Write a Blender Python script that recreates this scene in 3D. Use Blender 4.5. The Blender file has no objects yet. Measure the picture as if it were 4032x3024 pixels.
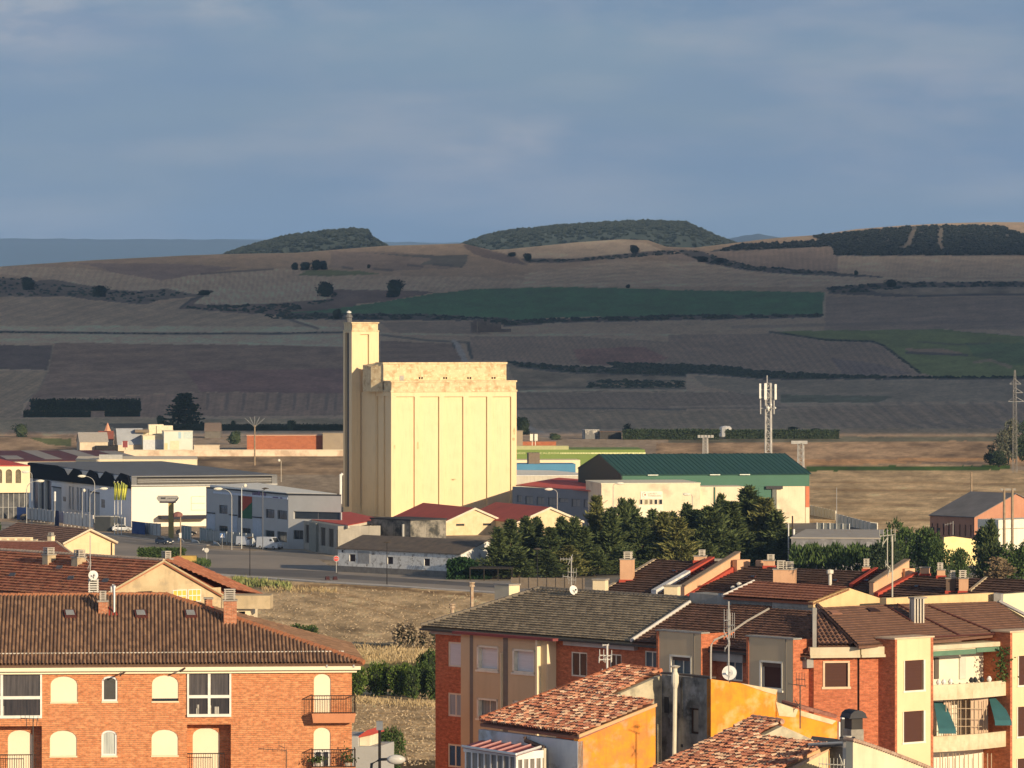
import bpy,bmesh,math,random
import numpy as np
from mathutils import Vector,Matrix
rnd = random.Random(7)
sc = bpy.context.scene
col = sc.collection
R = math.radians
# ---------------------------------------------------------------- camera, sky, sun, exposure
FPX,CAMH,YH = 4800.0,44.0,330.0          # focal length in pixels of a 1024 wide frame, eye height, eye-level row
cd = bpy.data.cameras.new('camera');cam = bpy.data.objects.new('camera',cd);col.objects.link(cam)
cd.sensor_width = 36;cd.lens = FPX/1024*36;cd.shift_y = -(384-YH)/1024
cd.clip_start = 1;cd.clip_end = 90000
cam.location = (0,0,CAMH);cam.rotation_euler = (R(90),0,0)
sc.camera = cam
SUN_AZ,SUN_EL = 38.0,14.0                   # azimuth measured from straight behind the camera towards its right
sdir = Vector((math.sin(R(SUN_AZ))*math.cos(R(SUN_EL)),-math.cos(R(SUN_AZ))*math.cos(R(SUN_EL)),math.sin(R(SUN_EL))))
sd = bpy.data.lights.new('sun','SUN');sun = bpy.data.objects.new('sun',sd);col.objects.link(sun)
sd.energy = 4.7;sd.angle = R(0.5);sd.color = (1.0,0.79,0.53)
sun.rotation_euler = sdir.to_track_quat('Z','Y').to_euler();sun.location = (200,-200,300)
w = bpy.data.worlds.new('World');sc.world = w;w.use_nodes = True
nt = w.node_tree;N = nt.nodes;L = nt.links
bg = N['Background']
sky = N.new('ShaderNodeTexSky');sky.sky_type = 'NISHITA';sky.sun_disc = False
sky.sun_elevation = R(SUN_EL);sky.sun_rotation = math.atan2(sdir.x,sdir.y)
sky.air_density = 1.0;sky.dust_density = 1.6;sky.ozone_density = 2.0
tc = N.new('ShaderNodeTexCoord')
mp = N.new('ShaderNodeMapping');mp.inputs['Scale'].default_value = (5,5,26);mp.inputs['Location'].default_value = (2.3,0.4,1.9)
L.new(tc.outputs['Generated'],mp.inputs['Vector'])
n1 = N.new('ShaderNodeTexNoise');n1.inputs['Scale'].default_value = 1.5;n1.inputs['Detail'].default_value = 5;n1.inputs['Roughness'].default_value = .5
L.new(mp.outputs[0],n1.inputs['Vector'])
cr = N.new('ShaderNodeValToRGB');cr.color_ramp.elements[0].position = .40;cr.color_ramp.elements[0].color = (.74,.74,.74,1)
cr.color_ramp.elements[1].position = .72;cr.color_ramp.elements[1].color = (.93,.93,.93,1)
L.new(n1.outputs['Fac'],cr.inputs[0])
sx = N.new('ShaderNodeSeparateXYZ');L.new(tc.outputs['Generated'],sx.inputs[0])
hz_ = N.new('ShaderNodeMapRange');hz_.interpolation_type = 'SMOOTHSTEP';hz_.inputs[1].default_value = .17;hz_.inputs[2].default_value = .55;L.new(sx.outputs['Z'],hz_.inputs[0])
n2 = N.new('ShaderNodeTexNoise');n2.inputs['Scale'].default_value = 2.1;n2.inputs['Detail'].default_value = 7;n2.inputs['Roughness'].default_value = .55
mp2 = N.new('ShaderNodeMapping');mp2.inputs['Scale'].default_value = (5,5,24);mp2.inputs['Location'].default_value = (5.1,1.7,3.3);L.new(tc.outputs['Generated'],mp2.inputs['Vector']);L.new(mp2.outputs[0],n2.inputs['Vector'])
cr2 = N.new('ShaderNodeMapRange');cr2.interpolation_type = 'SMOOTHSTEP';cr2.inputs[1].default_value = .45;cr2.inputs[2].default_value = .72;cr2.inputs[4].default_value = .75;L.new(n2.outputs['Fac'],cr2.inputs[0])
prev = cr2.outputs[0]                        # a few brighter cloud patches in fixed compass directions
for (cx_,cz_,rad,amt) in ((-.103,.066,.020,1.5),(-.06,.070,.02,.9),(.004,.041,.011,.8),(-.008,.036,.016,.5),(.07,.0375,.018,.35),(.09,.050,.03,.4),(-.03,.060,.03,.35),(.03,.068,.03,.5)):
    mq = N.new('ShaderNodeMapping');mq.inputs['Scale'].default_value = (1,0,2.4);L.new(tc.outputs['Generated'],mq.inputs['Vector'])
    ds = N.new('ShaderNodeVectorMath');ds.operation = 'DISTANCE';ds.inputs[1].default_value = (cx_,0,cz_*2.4);L.new(mq.outputs[0],ds.inputs[0])
    r_ = N.new('ShaderNodeMapRange');r_.interpolation_type = 'SMOOTHERSTEP';r_.inputs[1].default_value = rad*1.5;r_.inputs[2].default_value = 0;r_.inputs[4].default_value = amt;L.new(ds.outputs['Value'],r_.inputs[0])
    mu = N.new('ShaderNodeMath');mu.operation = 'MULTIPLY';L.new(r_.outputs[0],mu.inputs[0]);n3 = N.new('ShaderNodeTexNoise');n3.inputs['Scale'].default_value = 60;n3.inputs['Detail'].default_value = 5
    mp3 = N.new('ShaderNodeMapping');mp3.inputs['Scale'].default_value = (1,1,2.6);L.new(tc.outputs['Generated'],mp3.inputs['Vector']);L.new(mp3.outputs[0],n3.inputs['Vector'])
    r4 = N.new('ShaderNodeMapRange');r4.inputs[1].default_value = .38;r4.inputs[2].default_value = .66;L.new(n3.outputs['Fac'],r4.inputs[0]);L.new(r4.outputs[0],mu.inputs[1])
    ad = N.new('ShaderNodeMath');ad.operation = 'ADD';ad.use_clamp = True;L.new(prev,ad.inputs[0]);L.new(mu.outputs[0],ad.inputs[1]);prev = ad.outputs[0]
fr_ = N.new('ShaderNodeMixRGB');fr_.inputs[1].default_value = (1.22,1.90,3.1,1);fr_.inputs[2].default_value = (2.5,2.75,3.5,1);L.new(prev,fr_.inputs[0])
cc = N.new('ShaderNodeMixRGB');L.new(fr_.outputs[0],cc.inputs[1]);cc.inputs[2].default_value = (7.6,7.0,6.1,1);L.new(hz_.outputs[0],cc.inputs[0])
mx = N.new('ShaderNodeMixRGB');L.new(cc.outputs[0],mx.inputs[2])
L.new(cr.outputs[0],mx.inputs[0]);L.new(sky.outputs[0],mx.inputs[1])
L.new(mx.outputs[0],bg.inputs['Color']);bg.inputs['Strength'].default_value = 0.12
sc.view_settings.view_transform = 'Standard';sc.view_settings.look = 'None'
sc.view_settings.exposure = 0.42;sc.view_settings.gamma = 1
sc.render.engine = 'CYCLES'
sc.cycles.volume_bounces = 0;sc.cycles.max_bounces = 5;sc.cycles.transparent_max_bounces = 6
# ---------------------------------------------------------------- picture to place helpers
FR = {'K':(1950,1950,.5425),'F':(0,0,1.8228),'A':(0,1600,.4521),'B':(700,1600,.4521),'C':(1250,1200,.5425),'D':(1950,1600,.4521),
      'E':(2700,1450,.6022),'G1':(0,2050,.587),'G2':(850,2200,.4967),'G3':(1650,2200,.4973),
      'G4':(2350,2100,.5571),'G5':(3032,2050,.5872),'H1':(0,800,.6329),'H2':(1300,800,.6329),'H3':(2632,800,.6329),
      'P':(0,0,3.9375)}
def px(f,x,y):
    a,b,s = FR[f];return (a+x*s)/3.9375,(b+y*s)/3.9375
def ray(f,x,y):
    X,Y = px(f,x,y);return (X-512)/FPX,(YH-Y)/FPX
def PT(f,x,y,D):
    a,b = ray(f,x,y);return Vector((a*D,D,CAMH+b*D))
YB = 455.0
def gD(Y):                                     # distance of the land seen at picture row Y
    Y = np.asarray(Y,float)
    t = np.maximum(YB-Y,0)
    return np.where(Y >= YB,FPX*CAMH/np.maximum(Y-YH,1),FPX*CAMH/(YB-YH)+13.52*t+.05*t*t)
def GP(f,x,y):
    X,Y = px(f,x,y);D = float(gD(Y));return Vector(((X-512)/FPX*D,D,CAMH-(Y-YH)/FPX*D))
def GZ(f,x,y,z=0.0):
    a,b = ray(f,x,y);D = (z-CAMH)/b;return Vector((a*D,D,z))
def land(x,D):                                # height of the land at distance D
    if D < 300:return 8.0
    if D < 470:s = (D-300)/170;return 8*(1-s*s*(3-2*s))
    if D <= FPX*CAMH/(YB-YH):return 0.0
    c = FPX*CAMH/(YB-YH)-D;t = (-13.52+math.sqrt(13.52**2-4*.05*c))/.1
    return CAMH-(YB-t-YH)/FPX*D
# ---------------------------------------------------------------- mesh helpers
class MB:
    def __init__(s):s.v = [];s.f = [];s.c = [];s.cur = (1,1,1)
    def add(s,vs,fs):
        b = len(s.v);s.v.extend([tuple(v) for v in vs])
        for f in fs:s.f.append([b+i for i in f]);s.c.append(s.cur)
        return s
    def quad(s,*p):return s.add(p,[list(range(len(p)))])
    def hexa(s,b,t):                          # bottom ring b (4, counter clockwise), top ring t
        n = len(b)
        fs = [list(range(n))[::-1],list(range(n,2*n))]+[[i,(i+1) % n,n+(i+1) % n,n+i] for i in range(n)]
        return s.add(list(b)+list(t),fs)
    def box(s,c,sx,sy,z0,z1,rot=0,top=1.0):
        cx,cy = c[0],c[1];b = [];t = []
        for (i,j) in ((-1,-1),(1,-1),(1,1),(-1,1)):
            dx,dy = i*sx/2,j*sy/2
            b.append((cx+dx*math.cos(rot)-dy*math.sin(rot),cy+dx*math.sin(rot)+dy*math.cos(rot),z0))
            dx *= top;dy *= top
            t.append((cx+dx*math.cos(rot)-dy*math.sin(rot),cy+dx*math.sin(rot)+dy*math.cos(rot),z1))
        return s.hexa(b,t)
    def prism(s,pts,vec):
        p = [Vector(q) for q in pts];v = Vector(vec);return s.hexa(p,[q+v for q in p])
    def tube(s,pts,r,n=6,r2=None):
        pts = [Vector(p) for p in pts];rings = [];m = len(pts)
        for i,p in enumerate(pts):
            d = (pts[min(i+1,m-1)]-pts[max(i-1,0)]).normalized()
            a = d.cross(Vector((0,0,1)) if abs(d.z) < .9 else Vector((1,0,0))).normalized();b = d.cross(a)
            rr = r if r2 is None else r+(r2-r)*i/(m-1)
            rings += [p+(a*math.cos(2*math.pi*k/n)+b*math.sin(2*math.pi*k/n))*rr for k in range(n)]
        fs = [[i*n+k,i*n+(k+1) % n,(i+1)*n+(k+1) % n,(i+1)*n+k] for i in range(m-1) for k in range(n)]
        fs += [list(range(n))[::-1],list(range((m-1)*n,m*n))]
        return s.add(rings,fs)
    def lathe(s,c,prof,n=10,ax=None):
        c = Vector(c);ax = Vector(ax or (0,0,1)).normalized()
        a = ax.cross(Vector((0,0,1)) if abs(ax.z) < .9 else Vector((1,0,0))).normalized();b = ax.cross(a)
        vs = [c+ax*h+(a*math.cos(2*math.pi*k/n)+b*math.sin(2*math.pi*k/n))*max(r,1e-3) for (r,h) in prof for k in range(n)]
        m = len(prof)
        fs = [[i*n+k,i*n+(k+1) % n,(i+1)*n+(k+1) % n,(i+1)*n+k] for i in range(m-1) for k in range(n)]
        fs += [list(range(n))[::-1],list(range((m-1)*n,m*n))]
        return s.add(vs,fs)
    def blob(s,c,rx,ry,rz,seed=0,rough=.25,n=7,m=5):
        r = random.Random(seed);c = Vector(c);vs = []
        for i in range(m+1):
            th = math.pi*i/m
            for k in range(n):
                q = 1+r.uniform(-rough,rough);ph = 2*math.pi*k/n+i*.4
                vs.append((c.x+rx*q*math.sin(th)*math.cos(ph),c.y+ry*q*math.sin(th)*math.sin(ph),c.z+rz*q*math.cos(th)))
        return s.add(vs,[[i*n+k,(i+1)*n+k,(i+1)*n+(k+1) % n,i*n+(k+1) % n] for i in range(m) for k in range(n)])
    def build(s,name,mat,parent=None,smooth=False,colors=False,fix=True):
        off = parent['_o'] if parent is not None and '_o' in parent else (0,0,0)
        me = bpy.data.meshes.new(name)
        v = np.array(s.v,float)-np.array(list(off))
        me.from_pydata(v.tolist(),[],s.f)
        if fix:
            bm = bmesh.new();bm.from_mesh(me);bmesh.ops.recalc_face_normals(bm,faces=bm.faces[:]);bm.to_mesh(me);bm.free()
        auto_uv(me)
        if colors:
            ca = me.color_attributes.new('tint','FLOAT_COLOR','CORNER')
            arr = []
            for p in me.polygons:
                cc = s.c[p.index];arr += [cc[0],cc[1],cc[2],1]*p.loop_total
            ca.data.foreach_set('color',arr)
        if smooth:me.polygons.foreach_set('use_smooth',[True]*len(me.polygons))
        if mat is not None:me.materials.append(mat)
        o = bpy.data.objects.new(name,me);col.objects.link(o)
        if parent is not None:
            o.parent = parent;o['_o'] = off
        return o
def auto_uv(me):
    n = len(me.polygons)
    if not n:return
    nr = np.empty(n*3);me.polygons.foreach_get('normal',nr);nr = nr.reshape(-1,3)
    lt = np.empty(n,int);me.polygons.foreach_get('loop_total',lt)
    li = np.empty(len(me.loops),int);me.loops.foreach_get('vertex_index',li)
    co = np.empty(len(me.vertices)*3);me.vertices.foreach_get('co',co);co = co.reshape(-1,3)
    h = np.stack([-nr[:,1],nr[:,0],np.zeros(n)],1);ln = np.linalg.norm(h,axis=1);bad = ln < .05
    h[bad] = (1,0,0);ln[bad] = 1;h /= ln[:,None]
    vv = np.cross(nr,h)
    fi = np.repeat(np.arange(n),lt);p = co[li]
    uv = np.stack([(p*h[fi]).sum(1),(p*vv[fi]).sum(1)],1)
    me.uv_layers.new(name='uv').data.foreach_set('uv',uv.ravel())
def tag(o,label=None,cat=None,group=None,kind=None):
    if label:o['label'] = label
    if cat:o['category'] = cat
    if group:o['group'] = group
    if kind:o['kind'] = kind
    return o
def thing(name,label,cat,loc,group=None,rz=0):
    o = bpy.data.objects.new(name,None);col.objects.link(o);o.location = loc;o.rotation_euler.z = rz
    o.empty_display_size = .3;o['_o'] = tuple(loc);return tag(o,label,cat,group)
def proto(name,label,cat,group=None):       # parts are built round the origin, then the thing is moved
    o = thing(name,label,cat,(0,0,0),group);return o
def dup(root,loc,rz=0,label=None,group=None,sc_=None,lab=None):
    def cp(o,par):
        c = o.copy();col.objects.link(c)
        if par:c.parent = par
        for ch in [q for q in bpy.data.objects if q.parent == o]:cp(ch,c)
        return c
    r = cp(root,None);r.location = loc;r.rotation_euler = (0,0,rz)
    if sc_ is not None:r.scale = (sc_,)*3 if isinstance(sc_,(int,float)) else sc_
    if label:r['label'] = label
    if group:r['group'] = group
    return r
class Spawner:                                  # first call moves the prototype itself, later calls copy it
    def __init__(s,root):s.root = root;s.used = False
    def __call__(s,loc,rz=0,label=None,sc_=None,group=None):
        if s.used:return dup(s.root,loc,rz,label,group,sc_)
        s.used = True;r = s.root;r.location = loc;r.rotation_euler = (0,0,rz)
        if sc_ is not None:r.scale = (sc_,)*3 if isinstance(sc_,(int,float)) else sc_
        if label:r['label'] = label
        if group:r['group'] = group
        return r
# vertical wall plane: origin on plan, dir turned so that a positive angle brings its right end nearer
class Wall:
    def __init__(s,x,y,ang):
        s.o = Vector((x,y,0));a = R(ang);s.a = a
        s.u = Vector((math.cos(a),-math.sin(a),0));s.n = Vector((-math.sin(a),-math.cos(a),0))
    def hit(s,f,x,y,off=0):
        a,b = ray(f,x,y);o = s.o+s.n*off
        t = (a*o.y-o.x)/(s.u.x-a*s.u.y);D = o.y+s.u.y*t
        return t,CAMH+b*D
    def p(s,t,z,off=0):v = s.o+s.u*t+s.n*off;v.z = z;return v
    def at(s,t):v = s.o+s.u*t;return v
    def turn(s,t,ang):v = s.at(t);return Wall(v.x,v.y,math.degrees(s.a)+ang)
def wbox(mb,w,t0,t1,z0,z1,o0,o1):
    mb.hexa([w.p(t0,z0,o0),w.p(t1,z0,o0),w.p(t1,z0,o1),w.p(t0,z0,o1)],
            [w.p(t0,z1,o0),w.p(t1,z1,o0),w.p(t1,z1,o1),w.p(t0,z1,o1)]);return mb
def arc(t0,t1,z1,rise,n=8):
    c = (t0+t1)/2;h = (t1-t0)/2
    return [(c+h*math.cos(math.pi*k/n),z1-rise+rise*math.sin(math.pi*k/n)) for k in range(n+1)]   # right to left
def wall_face(mb,w,t0,t1,z0,z1,holes,depth=.18,off=0):
    """front face of a wall with openings (t0,t1,z0,z1[,arch rise]) and their reveals"""
    holes = [tuple(h)+(0,)*(5-len(h)) for h in holes]
    ts = sorted(set([t0,t1]+[min(max(v,t0),t1) for h in holes for v in h[:2]]))
    zs = sorted(set([z0,z1]+[min(max(v,z0),z1) for h in holes for v in h[2:4]]))
    for i in range(len(ts)-1):
        for j in range(len(zs)-1):
            a,b,c,d = ts[i],ts[i+1],zs[j],zs[j+1]
            m,k = (a+b)/2,(c+d)/2
            if b-a < 1e-6 or d-c < 1e-6 or any(h[0] < m < h[1] and h[2] < k < h[3] for h in holes):continue
            mb.quad(w.p(a,c,off),w.p(b,c,off),w.p(b,d,off),w.p(a,d,off))
    for h in holes:
        a,b,c,d,r = h
        i = off-depth
        if r:
            A = arc(a,b,d,r);n = len(A);half = n//2
            mb.quad(w.p(b,d,off),*[w.p(t,z,off) for t,z in A[:half+1]])
            mb.quad(w.p(a,d,off),*[w.p(t,z,off) for t,z in A[half:]][::-1])
            ring = [(a,c),(b,c)]+A
        else:ring = [(a,c),(b,c),(b,d),(a,d)]
        for q in range(len(ring)):
            (p1,q1),(p2,q2) = ring[q],ring[(q+1) % len(ring)]
            mb.quad(w.p(p1,q1,off),w.p(p2,q2,off),w.p(p2,q2,i),w.p(p1,q1,i))
    return mb
def clip_grid(pts,prof,du,dv,up=None,mat=None,name='roof',parent=None,dvs=None,colfn=None,solid=.12):
    """roof skin over a convex planar polygon; prof(u,v)->height above the plane; u runs level, v up the slope"""
    P = [Vector(p) for p in pts]
    nrm = Vector((0,0,0))
    for i in range(len(P)):
        nrm += (P[i]-P[0]).cross(P[(i+1) % len(P)]-P[0])
    nrm.normalize()
    if nrm.z < 0:nrm = -nrm
    u = Vector((0,0,1)).cross(nrm)
    u = u.normalized() if u.length > 1e-4 else Vector((1,0,0))
    v = nrm.cross(u)
    O = P[0]
    if v.z < 0:v = -v;u = -u
    U = [(p-O).dot(u) for p in P];V = [(p-O).dot(v) for p in P]
    us = np.arange(min(U)-.01,max(U)+du,du);vs_ = dvs(min(V),max(V)) if dvs else list(np.arange(min(V)-.01,max(V)+dv,dv))
    vs_ = list(vs_);nu,nv = len(us),len(vs_)
    verts = []
    for j,vv in enumerate(vs_):
        for uu in us:verts.append(O+u*float(uu)+v*float(vv)+nrm*prof(float(uu),float(vv),j))
    bm = bmesh.new();bv = [bm.verts.new(p) for p in verts]
    cl = bm.loops.layers.float_color.new('tint') if colfn else None
    for j in range(nv-1):
        for i in range(nu-1):
            f = bm.faces.new((bv[j*nu+i],bv[j*nu+i+1],bv[(j+1)*nu+i+1],bv[(j+1)*nu+i]))
            if cl:
                c = colfn(us[i]+du*.5,(vs_[j]+vs_[j+1])*.5)
                for l in f.loops:l[cl] = (*c,1)
    cen = sum(P,Vector())/len(P)
    for i in range(len(P)):
        a,b = P[i],P[(i+1) % len(P)]
        e = (b-a)
        if e.length < 1e-4:continue
        pn = e.cross(nrm).normalized()
        if (cen-a).dot(pn) > 0:pn = -pn
        bmesh.ops.bisect_plane(bm,geom=bm.verts[:]+bm.edges[:]+bm.faces[:],plane_co=a,plane_no=pn,clear_outer=True)
    # underside slab so the roof has thickness
    b0 = [bm.verts.new(p-nrm*.02) for p in P];b1 = [bm.verts.new(p-nrm*solid) for p in P]
    n = len(P)
    fl = [bm.faces.new(b0),bm.faces.new(b1[::-1])]
    for i in range(n):fl.append(bm.faces.new((b0[i],b1[i],b1[(i+1) % n],b0[(i+1) % n])))
    if cl:
        for f in fl:
            for l in f.loops:l[cl] = (*colfn(0.0,0.0),1)
    off = Vector(parent['_o']) if parent is not None and '_o' in parent else Vector()
    for q in bm.verts:q.co -= off
    me = bpy.data.meshes.new(name);bm.to_mesh(me);bm.free();auto_uv(me)
    if mat:me.materials.append(mat)
    o = bpy.data.objects.new(name,me);col.objects.link(o)
    if parent is not None:o.parent = parent;o['_o'] = tuple(off)
    return o
# tile profiles
def hsh(a,b,s=0):return random.Random(int(a)*7919+int(b)*104729+s).random()
def barrel(pitch,row,amp,jit=.0,ra=.45):
    def f(u,v,j=0):
        k = math.floor(v/row);fr = v/row-k
        q = math.floor(u/pitch)
        return amp*abs(math.sin(math.pi*u/pitch))*1.3+(1-fr)*amp*ra+jit*(hsh(q,k,3)-.5)+.05
    return f
def lapped(pitch,row,amp,jit=.0):
    def f(u,v,j=0):
        k = math.floor(v/row+1e-4);fr = v/row-k;q = math.floor(u/pitch)
        return (1-fr)*amp+.25*amp*abs(math.sin(math.pi*u/pitch))+jit*(hsh(q,k,3)-.5)+.03
    return f
def rows(row):
    def f(a,b):
        out = [];k = math.floor(a/row)
        while k*row < b+row:out += [k*row+.001,(k+1)*row-.004];k += 1
        return out
    return f
def tint_fn(pitch,row,cols,jit=.12,seed=1):
    def f(u,v):
        q,k = math.floor(u/pitch),math.floor(v/row);c = cols[int(hsh(q,k,seed)*len(cols)) % len(cols)];m = 1+jit*(hsh(q,k,seed+5)*2-1)
        return (c[0]*m,c[1]*m,c[2]*m)
    return f
# ---------------------------------------------------------------- materials
def lin(r,g,b):
    f = lambda c:(c/255/12.92) if c/255 <= .04045 else ((c/255+.055)/1.055)**2.4
    return (f(r),f(g),f(b))
MC = {}
def M(name,c,rough=.8,c2=None,scale=1.5,spec=.3,bump=0,bscale=20,metal=0,attr=False,stretch=None,mixlo=.35,mixhi=.65,c3=None,s3=.4,stain=.0):
    if name in MC:return MC[name]
    m = bpy.data.materials.new(name);m.use_nodes = True;nt = m.node_tree;N = nt.nodes;L = nt.links
    b = N['Principled BSDF'];b.inputs['Roughness'].default_value = rough;b.inputs['Metallic'].default_value = metal
    b.inputs['Specular IOR Level'].default_value = spec
    uv = N.new('ShaderNodeUVMap');vec = uv.outputs[0]
    if stretch:
        mp = N.new('ShaderNodeMapping');mp.inputs['Scale'].default_value = stretch;L.new(vec,mp.inputs['Vector']);vec = mp.outputs[0]
    out = None
    base = N.new('ShaderNodeRGB');base.outputs[0].default_value = (*c,1);out = base.outputs[0]
    if attr:
        a = N.new('ShaderNodeAttribute');a.attribute_name = 'tint';out = a.outputs['Color']
    c2 = c2 or tuple(x*.82 for x in c)
    def layer(out,colr,scale,lo,hi,det=5):
        n = N.new('ShaderNodeTexNoise');n.inputs['Scale'].default_value = scale;n.inputs['Detail'].default_value = det;n.inputs['Roughness'].default_value = .65
        L.new(vec,n.inputs['Vector'])
        r = N.new('ShaderNodeMapRange');r.inputs[1].default_value = lo;r.inputs[2].default_value = hi;L.new(n.outputs['Fac'],r.inputs[0])
        x = N.new('ShaderNodeMixRGB');L.new(r.outputs[0],x.inputs[0]);L.new(out,x.inputs[1])
        if attr:
            x.blend_type = 'MULTIPLY';x.inputs[2].default_value = (*[min(1,q) for q in colr],1)
        else:x.inputs[2].default_value = (*colr,1)
        return x.outputs[0]
    out = layer(out,c2 if not attr else (.72,.70,.68),scale,mixlo,mixhi)
    if c3:out = layer(out,c3,s3,.52,.66)
    if stain:
        n = N.new('ShaderNodeTexNoise');n.inputs['Scale'].default_value = 1;n.inputs['Detail'].default_value = 6
        mp = N.new('ShaderNodeMapping');mp.inputs['Scale'].default_value = (3.0,.22,1);L.new(uv.outputs[0],mp.inputs['Vector']);L.new(mp.outputs[0],n.inputs['Vector'])
        r = N.new('ShaderNodeMapRange');r.inputs[1].default_value = .52;r.inputs[2].default_value = .75;r.inputs[4].default_value = stain;L.new(n.outputs['Fac'],r.inputs[0])
        x = N.new('ShaderNodeMixRGB');L.new(r.outputs[0],x.inputs[0]);L.new(out,x.inputs[1]);x.inputs[2].default_value = (*[q*.45 for q in c],1);out = x.outputs[0]
    L.new(out,b.inputs['Base Color'])
    if bump:
        n = N.new('ShaderNodeTexNoise');n.inputs['Scale'].default_value = bscale;n.inputs['Detail'].default_value = 4;L.new(uv.outputs[0],n.inputs['Vector'])
        bp = N.new('ShaderNodeBump');bp.inputs['Strength'].default_value = bump;bp.inputs['Distance'].default_value = .05
        L.new(n.outputs['Fac'],bp.inputs['Height']);L.new(bp.outputs[0],b.inputs['Normal'])
    MC[name] = m;return m
def brick_mat(name,c,c2,mortar,row=.075,width=.26,mort=.012,rough=.9,blotch=None,bump=.6):
    if name in MC:return MC[name]
    m = bpy.data.materials.new(name);m.use_nodes = True;nt = m.node_tree;N = nt.nodes;L = nt.links
    b = N['Principled BSDF'];b.inputs['Roughness'].default_value = rough;b.inputs['Specular IOR Level'].default_value = .15
    uv = N.new('ShaderNodeUVMap')
    br = N.new('ShaderNodeTexBrick');L.new(uv.outputs[0],br.inputs['Vector'])
    br.inputs['Scale'].default_value = 1;br.inputs['Row Height'].default_value = row;br.inputs['Brick Width'].default_value = width
    br.inputs['Mortar Size'].default_value = mort;br.inputs['Mortar Smooth'].default_value = .4
    br.inputs['Color1'].default_value = (*c,1);br.inputs['Color2'].default_value = (*c2,1);br.inputs['Mortar'].default_value = (*mortar,1)
    n = N.new('ShaderNodeTexNoise');n.inputs['Scale'].default_value = 3.4;n.inputs['Detail'].default_value = 6;n.inputs['Roughness'].default_value = .75
    mpp = N.new('ShaderNodeMapping');mpp.inputs['Scale'].default_value = (1,1.9,1);L.new(uv.outputs[0],mpp.inputs['Vector']);L.new(mpp.outputs[0],n.inputs['Vector'])
    r = N.new('ShaderNodeMapRange');r.inputs[1].default_value = .36;r.inputs[2].default_value = .66;r.inputs[3].default_value = .62;r.inputs[4].default_value = 1.22;L.new(n.outputs['Fac'],r.inputs[0])
    x = N.new('ShaderNodeVectorMath');x.operation = 'SCALE';L.new(br.outputs['Color'],x.inputs[0]);L.new(r.outputs[0],x.inputs['Scale'])
    L.new(x.outputs[0],b.inputs['Base Color'])
    bp = N.new('ShaderNodeBump');bp.inputs['Strength'].default_value = bump;bp.inputs['Distance'].default_value = .03
    ad = N.new('ShaderNodeMath');ad.operation = 'SUBTRACT';L.new(n.outputs['Fac'],ad.inputs[0]);L.new(br.outputs['Fac'],ad.inputs[1]);L.new(ad.outputs[0],bp.inputs['Height'])
    L.new(bp.outputs[0],b.inputs['Normal'])
    MC[name] = m;return m
def leaf_mat(name,c,c2,rough=.75):
    if name in MC:return MC[name]
    m = bpy.data.materials.new(name);m.use_nodes = True;nt = m.node_tree;N = nt.nodes;L = nt.links
    b = N['Principled BSDF'];b.inputs['Roughness'].default_value = rough;b.inputs['Specular IOR Level'].default_value = .2
    g = N.new('ShaderNodeNewGeometry');x = N.new('ShaderNodeMixRGB');x.inputs[1].default_value = (*c,1);x.inputs[2].default_value = (*c2,1)
    L.new(g.outputs['Random Per Island'],x.inputs[0]);L.new(x.outputs[0],b.inputs['Base Color'])
    MC[name] = m;return m
# ---------------------------------------------------------------- the land
def vnoise(x,y,seed=0):                       # smooth value noise on arrays
    rs = np.random.RandomState(seed);T = rs.rand(256,256)
    xi = np.floor(x).astype(int);yi = np.floor(y).astype(int);fx = x-xi;fy = y-yi
    fx = fx*fx*(3-2*fx);fy = fy*fy*(3-2*fy)
    g = lambda i,j:T[i % 256,j % 256]
    return (g(xi,yi)*(1-fx)+g(xi+1,yi)*fx)*(1-fy)+(g(xi,yi+1)*(1-fx)+g(xi+1,yi+1)*fx)*fy
def fbm(x,y,seed=0,o=4):
    r = 0;a = .5
    for i in range(o):r = r+a*vnoise(x*2**i,y*2**i,seed+i);a *= .5
    return r
def inpoly(X,Y,poly):
    res = np.zeros(X.shape,bool);n = len(poly)
    for i in range(n):
        x1,y1 = poly[i];x2,y2 = poly[(i+1) % n]
        if y1 == y2:continue
        c = ((y1 > Y) != (y2 > Y)) & (X < (x2-x1)*(Y-y1)/(y2-y1)+x1)
        res ^= c
    return res
def pl(f,*c):return [px(f,*q) for q in c]
crest_pts = pl('F',(-700,590),(0,576),(40,573),(200,562),(400,552),(480,549),(640,546),(830,531),(930,528),(1000,526),(1060,540),(1100,538),(1250,523),(1340,517),(1400,519),(1440,533),(1500,535),(1560,528),(1640,518),(1700,512),(1760,508),(1850,495),(1950,487),(2050,482),(2130,480),(2212,480),(2900,470))
cxs = [p[0] for p in crest_pts];cys = [p[1] for p in crest_pts]
xc = np.arange(-300,1326,1.5)
crest = np.interp(xc,cxs,cys)
yrows = np.concatenate([np.array([2000,1500,1200,1050,950,900,860,820,790]),np.arange(775,YB,-1.4)])
S = np.linspace(0,1,215)
X = np.concatenate([np.tile(xc,(len(yrows),1)),np.tile(xc,(len(S),1))])
Y = np.concatenate([np.repeat(yrows[:,None],len(xc),1),YB-S[:,None]*(YB-crest[None,:])])
D = gD(Y)
Z = CAMH-(Y-YH)/FPX*D
nflat = len(yrows)
Dn = D[:nflat];sm = np.clip((Dn-300)/170,0,1);Zt = 8*(1-sm*sm*(3-2*sm))
Z[:nflat] = Zt
WX = (X-512)/FPX*D
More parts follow.
